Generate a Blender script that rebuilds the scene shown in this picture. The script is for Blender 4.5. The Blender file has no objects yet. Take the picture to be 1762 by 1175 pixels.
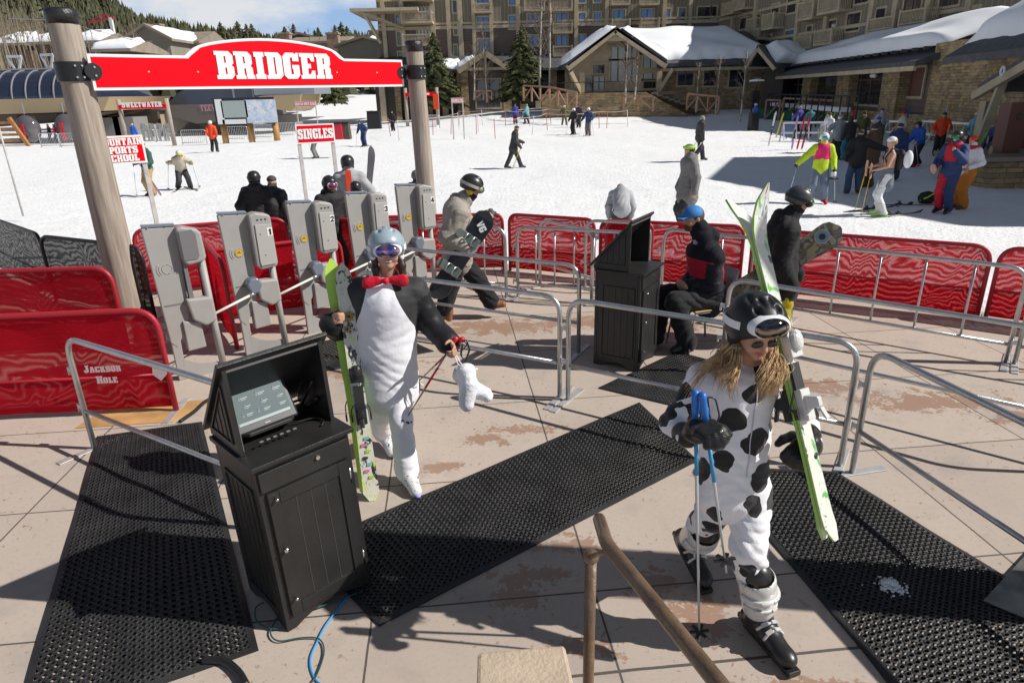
import bpy, math, random
import numpy as np
from mathutils import Vector, Matrix, noise as mnoise
random.seed(7)
RG = np.random.default_rng(11)
SC = bpy.context.scene
COL = SC.collection
rad = math.radians
# ------------------------------------------------------------------ camera, sky, sun, exposure
EYE = np.array([0.0, 0.0, 2.6])
FOC = 1150.0; PX, PY = 881.0, 587.5
_p = rad(20.4); _r = rad(1.4)
_f = np.array([0, math.cos(_p), -math.sin(_p)]); _rr = np.array([1.0, 0, 0]); _uu = np.cross(_rr, _f)
_R = _rr * math.cos(_r) - _uu * math.sin(_r); _U = _rr * math.sin(_r) + _uu * math.cos(_r)
cam = bpy.data.cameras.new('camera'); camo = bpy.data.objects.new('camera', cam); COL.objects.link(camo)
cam.sensor_width = 36.0; cam.sensor_fit = 'HORIZONTAL'; cam.lens = FOC / 1762 * 36
cam.clip_start = 0.05; cam.clip_end = 3000
camo.matrix_world = Matrix(((_R[0], _U[0], -_f[0], EYE[0]), (_R[1], _U[1], -_f[1], EYE[1]), (_R[2], _U[2], -_f[2], EYE[2]), (0, 0, 0, 1)))
SC.camera = camo
SUN_EL, SUN_AZ = rad(40), rad(-8)      # azimuth of the sun measured from +X towards +Y
sun = bpy.data.lights.new('sun', 'SUN'); suno = bpy.data.objects.new('sun', sun); COL.objects.link(suno)
sun.energy = 4.6; sun.angle = rad(0.5); sun.color = (1.0, 0.955, 0.89)
_sd = Vector((math.cos(SUN_EL) * math.cos(SUN_AZ), math.cos(SUN_EL) * math.sin(SUN_AZ), math.sin(SUN_EL)))
suno.rotation_euler = _sd.to_track_quat('Z', 'Y').to_euler()
W = bpy.data.worlds.new('World'); SC.world = W; W.use_nodes = True
nt = W.node_tree; N = nt.nodes; L = nt.links; N.clear()
sky = N.new('ShaderNodeTexSky'); sky.sky_type = 'NISHITA'; sky.sun_disc = False
sky.sun_elevation = SUN_EL; sky.sun_rotation = math.pi / 2 - SUN_AZ; sky.altitude = 1900; sky.dust_density = .6; sky.air_density = 1.0
tc = N.new('ShaderNodeTexCoord'); mp = N.new('ShaderNodeMapping'); mp.inputs['Scale'].default_value = (1, 1, 2.6); mp.inputs['Location'].default_value = (.35, .2, .1)
nz = N.new('ShaderNodeTexNoise'); nz.inputs['Scale'].default_value = 3.2; nz.inputs['Detail'].default_value = 9; nz.inputs['Roughness'].default_value = .58
rp = N.new('ShaderNodeValToRGB'); rp.color_ramp.elements[0].position = .46; rp.color_ramp.elements[1].position = .62
mx = N.new('ShaderNodeMix'); mx.data_type = 'RGBA'; mx.inputs['B'].default_value = (9.5, 9.8, 10.3, 1)
bg = N.new('ShaderNodeBackground'); bg.inputs['Strength'].default_value = 0.07
ow = N.new('ShaderNodeOutputWorld')
L.new(tc.outputs['Generated'], mp.inputs['Vector']); L.new(mp.outputs[0], nz.inputs['Vector']); L.new(nz.outputs['Fac'], rp.inputs[0])
mb0 = N.new('ShaderNodeMix'); mb0.data_type = 'RGBA'; mb0.inputs['Factor'].default_value = .55; mb0.inputs['B'].default_value = (4.6, 7.4, 12.5, 1); L.new(sky.outputs[0], mb0.inputs['A'])
L.new(rp.outputs[0], mx.inputs['Factor']); L.new(mb0.outputs['Result'], mx.inputs['A']); sxz = N.new('ShaderNodeSeparateXYZ'); rz = N.new('ShaderNodeMapRange'); vm = N.new('ShaderNodeVectorMath'); vm.operation = 'SCALE'; rz.inputs[1].default_value = .12; rz.inputs[2].default_value = .5; rz.inputs[3].default_value = 1.0; rz.inputs[4].default_value = .2
L.new(tc.outputs['Generated'], sxz.inputs[0]); L.new(sxz.outputs[2], rz.inputs[0]); L.new(mx.outputs['Result'], vm.inputs[0]); L.new(rz.outputs[0], vm.inputs['Scale']); L.new(vm.outputs[0], bg.inputs['Color']); L.new(bg.outputs[0], ow.inputs[0])
SC.view_settings.view_transform = 'Standard'; SC.view_settings.look = 'None'; SC.view_settings.exposure = 0.16; SC.view_settings.gamma = 1
# ------------------------------------------------------------------ photo survey: pixel -> place in the world
def ray(px, py): return _f + _R * (px - PX) / FOC - _U * (py - PY) / FOC
def G(px, py, z=0.0):
    d = ray(px, py); return EYE + d * (z - EYE[2]) / d[2]
def A(px, py, Y):
    d = ray(px, py); return EYE + d * Y / d[1]
# ------------------------------------------------------------------ materials
MATS = {}
def M(name, col=(.5, .5, .5), rough=.6, metal=0.0, var=0.0, vs=6.0, bump=0.0, bs=60.0, spec=.5, coat=0.0, sheen=0.0):
    if name in MATS: return MATS[name]
    m = bpy.data.materials.new(name); m.use_nodes = True; n = m.node_tree.nodes; l = m.node_tree.links
    b = n['Principled BSDF']; b.inputs['Base Color'].default_value = (*col, 1); b.inputs['Roughness'].default_value = rough
    b.inputs['Metallic'].default_value = metal; b.inputs['Specular IOR Level'].default_value = spec
    if coat: b.inputs['Coat Weight'].default_value = coat
    if sheen: b.inputs['Sheen Weight'].default_value = sheen
    c = n.new('ShaderNodeTexCoord')
    if var:
        t = n.new('ShaderNodeTexNoise'); t.inputs['Scale'].default_value = vs; t.inputs['Detail'].default_value = 6; l.new(c.outputs['Object'], t.inputs['Vector'])
        r = n.new('ShaderNodeValToRGB'); r.color_ramp.elements[0].position = .3; r.color_ramp.elements[1].position = .7
        r.color_ramp.elements[0].color = (*[max(0, x * (1 - var)) for x in col], 1); r.color_ramp.elements[1].color = (*[min(1, x * (1 + var)) for x in col], 1)
        l.new(t.outputs['Fac'], r.inputs[0]); l.new(r.outputs[0], b.inputs['Base Color'])
    if bump:
        t = n.new('ShaderNodeTexNoise'); t.inputs['Scale'].default_value = bs; t.inputs['Detail'].default_value = 4; l.new(c.outputs['Object'], t.inputs['Vector'])
        u = n.new('ShaderNodeBump'); u.inputs['Strength'].default_value = bump; u.inputs['Distance'].default_value = .02; l.new(t.outputs['Fac'], u.inputs['Height']); l.new(u.outputs[0], b.inputs['Normal'])
    MATS[name] = m; return m
ORD = 'first second third fourth fifth sixth seventh eighth ninth tenth eleventh twelfth thirteenth'.split()
def nth(i, n): return (ORD[i] + ' from the left') if i < (n + 1) // 2 else (ORD[n - 1 - i] + ' from the right')
class NB:            # small node-graph helper
    def __init__(s, m): s.m = m; s.n = m.node_tree.nodes; s.l = m.node_tree.links; s.b = s.n['Principled BSDF']
    def new(s, t, **k):
        o = s.n.new('ShaderNode' + t)
        for a, v in k.items(): setattr(o, a, v)
        return o
    def put(s, sock, v):
        if isinstance(v, bpy.types.NodeSocket): s.l.new(v, sock)
        elif v is not None: sock.default_value = v
    def math(s, op, a, b=None, c=None):
        o = s.new('Math', operation=op); s.put(o.inputs[0], a)
        if b is not None: s.put(o.inputs[1], b)
        if c is not None: s.put(o.inputs[2], c)
        return o.outputs[0]
    def mix(s, f, a, b):
        o = s.new('Mix', data_type='RGBA'); s.put(o.inputs['Factor'], f)
        for k, v in (('A', a), ('B', b)): s.put(o.inputs[k], (*v, 1) if isinstance(v, tuple) and len(v) == 3 else v)
        return o.outputs['Result']
    def noise(s, sc, det=5, vec=None, rough=.55, dist=0):
        o = s.new('TexNoise'); o.inputs['Scale'].default_value = sc; o.inputs['Detail'].default_value = det; o.inputs['Roughness'].default_value = rough; o.inputs['Distortion'].default_value = dist
        s.put(o.inputs['Vector'], vec if vec is not None else s.obj()); return o
    def obj(s):
        if not hasattr(s, '_o'): s._o = s.new('TexCoord').outputs['Object']
        return s._o
    def ramp(s, v, a, b, ca=(0, 0, 0), cb=(1, 1, 1)):
        o = s.new('ValToRGB'); o.color_ramp.elements[0].position = a; o.color_ramp.elements[1].position = b
        o.color_ramp.elements[0].color = (*ca, 1); o.color_ramp.elements[1].color = (*cb, 1); s.put(o.inputs[0], v); return o.outputs[0]
    def bump(s, h, st=.3, d=.02):
        o = s.new('Bump'); o.inputs['Strength'].default_value = st; o.inputs['Distance'].default_value = d; s.put(o.inputs['Height'], h); s.l.new(o.outputs[0], s.b.inputs['Normal']); return o
    def sep(s, v=None):
        o = s.new('SeparateXYZ'); s.put(o.inputs[0], v if v is not None else s.obj()); return o.outputs
# ------------------------------------------------------------------ objects
def tag(o, label=None, cat=None, group=None, kind=None):
    if label: o['label'] = label
    if cat: o['category'] = cat
    if group: o['group'] = group
    if kind: o['kind'] = kind
    return o
def empty(name, loc, label=None, cat=None, group=None, rz=0.0):
    o = bpy.data.objects.new(name, None); COL.objects.link(o); o.location = loc; o.rotation_euler = (0, 0, rz); o.empty_display_size = .1
    return tag(o, label, cat, group)
def meshobj(name, V, F, mats, parent=None, mi=None, smooth=False, local=False, at=None, attr=None):
    """world-coordinate verts; with a parent they are stored relative to it (parents have no rotation unless local)"""
    V = np.asarray(V, float).reshape(-1, 3); off = np.zeros(3)
    if not local:
        if parent is not None:
            p = parent
            while p is not None: off = off + np.array(p.location); p = p.parent
        elif at is not None: off = np.array(at, float)
    me = bpy.data.meshes.new(name); me.from_pydata((V - off).tolist(), [], [list(map(int, f)) for f in F])
    if not isinstance(mats, (list, tuple)): mats = [mats]
    for m in mats: me.materials.append(m)
    if mi is not None: me.polygons.foreach_set('material_index', np.asarray(mi, np.int32))
    if smooth: me.polygons.foreach_set('use_smooth', [True] * len(me.polygons))
    if attr is not None:
        for k, a in attr.items():
            at_ = me.attributes.new(k, 'FLOAT', 'POINT'); at_.data.foreach_set('value', np.asarray(a, np.float32))
    me.validate(); me.update()
    o = bpy.data.objects.new(name, me); COL.objects.link(o)
    if parent is not None: o.parent = parent
    elif at is not None and not local: o.location = at
    return o
def norm(v): v = np.asarray(v, float); return v / (np.linalg.norm(v) + 1e-12)
class MB:
    def __init__(s): s.v = []; s.f = []; s.m = []; s.n = 0
    def add(s, V, F, mi=0):
        V = [tuple(map(float, p)) for p in V]
        s.v += V; s.f += [tuple(i + s.n for i in f) for f in F]; s.m += [mi] * len(F); s.n += len(V); return s
    def box(s, c, size, ax=None, mi=0, taper=1.0):
        ax = np.eye(3) if ax is None else np.asarray(ax); h = np.array(size) / 2; V = []
        for z in (-1, 1):
            t = taper if z > 0 else 1
            for x, y in ((-1, -1), (1, -1), (1, 1), (-1, 1)): V.append(np.array(c) + ax[0] * x * h[0] * t + ax[1] * y * h[1] * t + ax[2] * z * h[2])
        return s.add(V, [(3, 2, 1, 0), (4, 5, 6, 7), (0, 1, 5, 4), (1, 2, 6, 5), (2, 3, 7, 6), (3, 0, 4, 7)], mi)
    def b2(s, lo, hi, mi=0):
        lo = np.array(lo, float); hi = np.array(hi, float); return s.box((lo + hi) / 2, hi - lo, mi=mi)
    def bar(s, a, b, w, h, up=(0, 0, 1), mi=0):
        a = np.array(a, float); b = np.array(b, float); d = norm(b - a); sd = norm(np.cross(d, up)) if abs(d @ np.array(up)) < .99 else norm(np.cross(d, (1, 0, 0))); u = np.cross(sd, d)
        return s.box((a + b) / 2, (w, h, np.linalg.norm(b - a)), ax=(sd, u, d), mi=mi)
    def tube(s, P, r, n=8, mi=0, closed=False, cap=True):
        P = [np.array(p, float) for p in P]; k = len(P); rs = r if hasattr(r, '__len__') else [r] * k
        V = []; prev = None
        for i in range(k):
            a = P[i - 1] if (i > 0 or closed) else P[i]; b = P[(i + 1) % k] if (i < k - 1 or closed) else P[i]
            t = norm(b - a)
            if prev is None: u = norm(np.cross(t, (0, 0, 1) if abs(t[2]) < .9 else (1, 0, 0)))
            else: u = norm(prev - t * (prev @ t))
            prev = u; w = np.cross(t, u)
            for j in range(n):
                q = 2 * math.pi * j / n; V.append(P[i] + rs[i] * (u * math.cos(q) + w * math.sin(q)))
        F = []
        for i in range(k if closed else k - 1):
            i2 = (i + 1) % k
            for j in range(n): F.append((i * n + j, i * n + (j + 1) % n, i2 * n + (j + 1) % n, i2 * n + j))
        if cap and not closed: F.append(tuple(range(n - 1, -1, -1))); F.append(tuple((k - 1) * n + j for j in range(n)))
        return s.add(V, F, mi)
    def prism(s, poly, o, ex, ey, depth, mi=0, ms=None):
        """polygon in plane (ex,ey) at o, extruded by vector depth"""
        o = np.array(o, float); ex = np.array(ex, float); ey = np.array(ey, float); d = np.array(depth, float); n = len(poly)
        V = [o + ex * p[0] + ey * p[1] for p in poly]; V += [v + d for v in V]
        ar = sum(poly[i][0] * poly[(i + 1) % n][1] - poly[(i + 1) % n][0] * poly[i][1] for i in range(n)) * (np.cross(ex, ey) @ d)
        F = [tuple(range(n)), tuple(range(2 * n - 1, n - 1, -1))] + [(i, n + i, n + (i + 1) % n, (i + 1) % n) for i in range(n)]
        if ar > 0: F = [f[::-1] for f in F]
        s.add(V, F[:2], mi); s.f += [tuple(i + s.n - 2 * n for i in f) for f in F[2:]]; s.m += [mi if ms is None else ms] * n; return s
    def lathe(s, prof, c, n=12, ax=None, mi=0):
        ax = np.eye(3) if ax is None else np.asarray(ax); V = []
        for r, z in prof:
            for j in range(n): q = 2 * math.pi * j / n; V.append(np.array(c) + r * (ax[0] * math.cos(q) + ax[1] * math.sin(q)) + ax[2] * z)
        F = [(i * n + j, i * n + (j + 1) % n, (i + 1) * n + (j + 1) % n, (i + 1) * n + j) for i in range(len(prof) - 1) for j in range(n)]
        F += [tuple(range(n - 1, -1, -1)), tuple((len(prof) - 1) * n + j for j in range(n))]
        return s.add(V, F, mi)
    def ball(s, c, r, n=10, m=6, mi=0, ax=None):
        r = np.array(r if hasattr(r, '__len__') else (r, r, r)); ax = np.eye(3) if ax is None else np.asarray(ax)
        V = [];
        for i in range(m + 1):
            t = math.pi * (i + .02) / (m + .04)
            for j in range(n):
                q = 2 * math.pi * j / n; p = np.array([math.sin(t) * math.cos(q), math.sin(t) * math.sin(q), -math.cos(t)]) * r; V.append(np.array(c) + p @ ax)
        F = [(i * n + j, i * n + (j + 1) % n, (i + 1) * n + (j + 1) % n, (i + 1) * n + j) for i in range(m) for j in range(n)]
        F += [tuple(range(n - 1, -1, -1)), tuple(m * n + j for j in range(n))]
        return s.add(V, F, mi)
    def build(s, name, mats, parent=None, smooth=False, local=False, at=None, bevel=0, auto=None):
        o = meshobj(name, s.v, s.f, mats, parent, s.m, smooth, local, at)
        if bevel:
            b = o.modifiers.new('bevel', 'BEVEL'); b.width = bevel; b.segments = 2; b.limit_method = 'ANGLE'; b.angle_limit = rad(40)
        return o
def rot2(P, n=6):      # round the corners of a polyline: list of (point, radius)
    out = []
    for i, (p, r) in enumerate(P):
        p = np.array(p, float)
        if r <= 0 or i in (0, len(P) - 1): out.append(p); continue
        a = norm(np.array(P[i - 1][0]) - p); b = norm(np.array(P[i + 1][0]) - p)
        for k in range(n + 1):
            t = k / n; out.append(p + a * r * (1 - t) ** 2 + b * r * t ** 2)
    return out
def copy_tree(o, parent=None):
    c = o.copy(); COL.objects.link(c); c.parent = parent
    for ch in o.children: copy_tree(ch, c)
    return c
def orient(o, ax, loc):   # place a local-coordinate thing
    o.matrix_world = Matrix(((ax[0][0], ax[1][0], ax[2][0], loc[0]), (ax[0][1], ax[1][1], ax[2][1], loc[1]), (ax[0][2], ax[1][2], ax[2][2], loc[2]), (0, 0, 0, 1)))
# ------------------------------------------------------------------ slab lettering
_S0 = [(0, 14), (0, 12), (1, 12), (1, 2), (0, 2)]
GL = {
'I': (6, [(0,0),(6,0),(6,2.5),(5,2.5),(5,11.5),(6,11.5),(6,14),(0,14),(0,11.5),(1,11.5),(1,2.5),(0,2.5)]),
'B': (10, [(0,0),(8,0),(10,2),(10,6),(8.8,7),(10,8),(10,12),(8,14)]+_S0, [(5,2.5),(6,2.5),(6,5.8),(5,5.8)], [(5,8.2),(6,8.2),(6,11.5),(5,11.5)]),
'R': (10.8, [(0,0),(5.6,0),(5.6,2),(5,2),(5,5.5),(6,5.5),(6.2,0),(10.8,0),(10.8,2),(10,2),(10,5.5),(9,6.8),(10,8),(10,12),(8,14)]+_S0, [(5,8),(6,8),(6,11.5),(5,11.5)]),
'D': (10, [(0,0),(8,0),(10,2),(10,12),(8,14)]+_S0, [(5,2.5),(6,2.5),(6,11.5),(5,11.5)]),
'G': (10, [(2,0),(8,0),(10,2),(10,7.5),(5.5,7.5),(5.5,5.2),(6,5.2),(6,2.5),(4.5,2.5),(4.5,11.5),(6,11.5),(6,9.5),(10,9.5),(10,14),(8.6,14),(8,13.2),(7,14),(2,14),(0,12),(0,2)]),
'E': (9.5, [(0,0),(9.5,0),(9.5,4.5),(7.5,4.5),(6.5,2.5),(5,2.5),(5,5.8),(7,5.8),(7,8.2),(5,8.2),(5,11.5),(6.5,11.5),(7.5,9.5),(9.5,9.5),(9.5,14)]+_S0),
'S': (10, [(0,0),(1.4,0),(2,.8),(3,0),(8,0),(10,2),(10,6.5),(8,8.5),(4.2,9.5),(4.2,11.5),(6,11.5),(6,9.5),(9.6,9.5),(9.6,14),(8.2,14),(7.6,13.2),(6.6,14),(2,14),(0,12),(0,8),(2,6.2),(5.8,5),(5.8,2.5),(4,2.5),(4,4.8),(0,4.8)]),
'N': (10.5, [(0,0),(5,0),(5,2),(4,2),(4,8),(7,0),(9.5,0),(9.5,12),(10.5,12),(10.5,14),(5.5,14),(5.5,12),(6.5,12),(6.5,7),(4,14)]+_S0),
'L': (9, [(0,0),(9,0),(9,5),(7,5),(6.2,2.5),(5,2.5),(5,12),(6,12),(6,14)]+_S0),
'M': (13.5, [(0,0),(4.5,0),(4.5,2),(3.8,2),(3.8,9),(5.6,0),(7.6,0),(9.4,9),(9.4,2),(8.7,2),(8.7,0),(13.5,0),(13.5,2),(12.7,2),(12.7,12),(13.5,12),(13.5,14),(8.5,14),(6.75,7),(5,14)]+_S0),
'O': (10, [(2,0),(8,0),(10,2),(10,12),(8,14),(2,14),(0,12),(0,2)], [(4,2.5),(6,2.5),(6,11.5),(4,11.5)]),
'U': (10.5, [(3,0),(8,0),(9.8,2),(9.8,12),(10.5,12),(10.5,14),(6.3,14),(6.3,12),(7,12),(7,2.5),(5,2.5),(5,12),(5.8,12),(5.8,14),(0,14),(0,12),(1,12),(1,2)]),
'T': (10, [(2.5,0),(7.5,0),(7.5,2),(7,2),(7,11.5),(8,11.5),(8.5,9),(10,9),(10,14),(0,14),(0,9),(1.5,9),(2,11.5),(3,11.5),(3,2),(2.5,2)]),
'A': (11, [(0,0),(4.5,0),(4.5,2),(4,2),(4.3,4),(6.7,4),(7,2),(6.5,2),(6.5,0),(11,0),(11,2),(10.2,2),(8,14),(3,14),(.8,2),(0,2)], [(4.7,6.3),(6.3,6.3),(5.5,11)]),
'P': (10, [(0,0),(6,0),(6,2),(5,2),(5,5),(8,5),(10,7),(10,12),(8,14)]+_S0, [(5,7.5),(6,7.5),(6,11.5),(5,11.5)]),
'C': (10, [(2,0),(8,0),(10,2),(10,5.5),(6,5.5),(6,2.5),(4,2.5),(4,11.5),(6,11.5),(6,9.5),(10,9.5),(10,14),(8.6,14),(8,13.2),(7,14),(2,14),(0,12),(0,2)]),
'H': (11, [(0,0),(5,0),(5,2),(4.5,2),(4.5,5.8),(6.5,5.8),(6.5,2),(6,2),(6,0),(11,0),(11,2),(10,2),(10,12),(11,12),(11,14),(6,14),(6,12),(6.5,12),(6.5,8.2),(4.5,8.2),(4.5,12),(5,12),(5,14)]+_S0),
'W': (14, [(3,0),(6,0),(7,6),(8,0),(11,0),(13.2,12),(14,12),(14,14),(9.3,14),(9.3,12),(9.8,12),(9.2,6.5),(8,14),(6,14),(4.8,6.5),(4.2,12),(4.7,12),(4.7,14),(0,14),(0,12),(.8,12)]),
'J': (9, [(2,0),(6,0),(8,2),(8,12),(9,12),(9,14),(3,14),(3,12),(4,12),(4,2.5),(3.2,2.5),(3.2,5),(0,5),(0,2)]),
'K': (11, [(0,0),(5,0),(5,2),(4.5,2),(4.5,4.5),(5.2,5.5),(6.5,2),(6,2),(6,0),(11,0),(11,2),(10.2,2),(7.6,8),(9.8,12),(10.6,12),(10.6,14),(5.8,14),(5.8,12),(6.3,12),(4.5,8.5),(4.5,12),(5,12),(5,14)]+_S0),
'V': (10, [(3,0),(7,0),(10,14),(6.6,14),(5,5),(3.4,14),(0,14)]),
'Z': (9, [(0,0),(9,0),(9,3),(4.4,3),(9,11),(9,14),(0,14),(0,11),(4.6,11),(0,3)]),
'6': (10, [(2,0),(8,0),(10,2),(10,6.5),(8.5,8),(4,8),(4,11.5),(6,11.5),(6,10),(9.8,10),(9.8,12),(8,14),(2,14),(0,12),(0,2)], [(4,2.5),(6,2.5),(6,5.8),(4,5.8)]),
'1': (5.5, [(1.5,0),(5.5,0),(5.5,14),(3,14),(0,11.5),(0,9.2),(1.5,10)]),
'2': (9, [(0,0),(9,0),(9,3),(4.4,3),(9,8),(9,12),(7,14),(2,14),(0,12),(0,9.5),(3,9.5),(3,11.3),(6,11.3),(6,8.6),(0,2.5)]),
'3': (9, [(2,0),(7,0),(9,2),(9,6),(8,7.2),(9,8.4),(9,12),(7,14),(2,14),(0,12),(0,9.8),(3,9.8),(3,11.4),(6,11.4),(6,8.4),(3.6,8.4),(3.6,6),(6,6),(6,2.6),(3,2.6),(3,4.4),(0,4.4),(0,2)]),
'4': (9.5, [(5,0),(8,0),(8,3),(9.5,3),(9.5,5.6),(8,5.6),(8,14),(4.6,14),(0,5.6),(0,3),(5,3)], [(3,5.6),(5,5.6),(5,9.5)]),
}
def lettering(text, o, ex, ey, h, mat, parent, name='lettering', wscale=1.0, gap=.9, arc=None, caps=1.0, lift=.004, depth=.002, center=True, space=5):
    """words built of flat slab letters; o is the centre of the baseline"""
    k = h / 14; w = sum((GL[c][0] if c != ' ' else space) + gap for c in text) - gap; x = -w / 2 if center else 0
    cu = bpy.data.curves.new(name, 'CURVE'); cu.dimensions = '2D'; cu.fill_mode = 'BOTH'; cu.extrude = depth / 2
    for i, c in enumerate(text):
        if c == ' ': x += space + gap; continue
        g = GL[c]; ks = caps if i > 0 and caps != 1 else 1
        for poly in g[1:]:
            s = cu.splines.new('POLY'); s.points.add(len(poly) - 1); s.use_cyclic_u = True
            for q, (a, b) in zip(s.points, poly):
                X = (x + a * (ks if caps != 1 else 1)) * wscale * k; Y = b * k * ks + (arc(X) if arc else 0); q.co = (X, Y, 0, 1)
        x += g[0] * (ks if caps != 1 else 1) + gap
    ob = bpy.data.objects.new('tmp', cu); COL.objects.link(ob); dg = bpy.context.evaluated_depsgraph_get(); ev = ob.evaluated_get(dg)
    me = ev.to_mesh(); V = np.array([tuple(v.co) for v in me.vertices]); F = [tuple(p.vertices) for p in me.polygons]; ev.to_mesh_clear(); bpy.data.objects.remove(ob); bpy.data.curves.remove(cu)
    ex = norm(ex); ey = norm(ey); en = np.cross(ex, ey)
    Wd = np.array(o) + V[:, :1] * ex + V[:, 1:2] * ey + (V[:, 2:3] + lift + depth / 2) * en
    return meshobj(name, Wd, F, mat, parent)
# ------------------------------------------------------------------ implicit bodies: smooth-blended limbs turned into one continuous mesh
def surfnets(Fd, org, cell):
    nx, ny, nz_ = Fd.shape; S = Fd < 0
    cs = np.zeros((nx - 1, ny - 1, nz_ - 1), np.int8)
    for i in (0, 1):
        for j in (0, 1):
            for k in (0, 1): cs += S[i:nx - 1 + i, j:ny - 1 + j, k:nz_ - 1 + k]
    act = (cs > 0) & (cs < 8); idx = -np.ones(act.shape, np.int64); c = np.argwhere(act); idx[act] = np.arange(len(c))
    acc = np.zeros((len(c), 3)); cnt = np.zeros(len(c))
    cor = [(i, j, k) for i in (0, 1) for j in (0, 1) for k in (0, 1)]
    for a in cor:
        for ax in range(3):
            if a[ax] == 1: continue
            b = list(a); b[ax] = 1
            fa = Fd[c[:, 0] + a[0], c[:, 1] + a[1], c[:, 2] + a[2]]; fb = Fd[c[:, 0] + b[0], c[:, 1] + b[1], c[:, 2] + b[2]]
            m = (fa < 0) != (fb < 0); t = np.where(m, fa / np.where(m, fa - fb, 1), 0)
            p = np.array(a, float)[None, :].repeat(len(c), 0); p[:, ax] += t
            acc[m] += p[m]; cnt[m] += 1
    V = org + cell * (c + acc / np.maximum(cnt, 1)[:, None]); Q = []
    for ax in range(3):
        o1, o2 = [(1, 2), (2, 0), (0, 1)][ax]
        sl = [slice(1, -1)] * 3; sl[ax] = slice(0, -1); s2 = list(sl); s2[ax] = slice(1, None)
        A0 = S[tuple(sl)]; B0 = S[tuple(s2)]; e = np.argwhere(A0 != B0); fl = A0[A0 != B0]
        e = e + np.array([0 if d == ax else 1 for d in range(3)])
        def cidx(d1, d2):
            q = e.copy(); q[:, o1] -= d1; q[:, o2] -= d2; return idx[q[:, 0], q[:, 1], q[:, 2]]
        q = np.stack([cidx(1, 1), cidx(0, 1), cidx(0, 0), cidx(1, 0)], 1); q[~fl] = q[~fl][:, ::-1]; Q.append(q)
    return V, np.concatenate(Q)
def _wr(P, s):   # cloth folds: warped ridges running in several directions
    x, y, z = P[..., 0], P[..., 1], P[..., 2]; w1 = 1.5 * np.sin(z * 9 + x * 7 + s) + 1.1 * np.sin(x * 17 - y * 13 + z * 5 + s * 1.7); w2 = 1.4 * np.sin(y * 11 - z * 8 + s * 2.3) + np.sin(x * 15 + z * 12 + s)
    r = lambda v: 1 - 2 * np.abs(np.sin(v)); m = .5 + .5 * np.sin(x * 6 + z * 7 + s * 3)
    return m * r(z * 26 + x * 14 + w1) + (1 - m) * r(z * 17 - x * 22 + y * 9 + w2) + .35 * r(z * 48 + y * 25 - x * 12 + w1 + w2)
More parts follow.
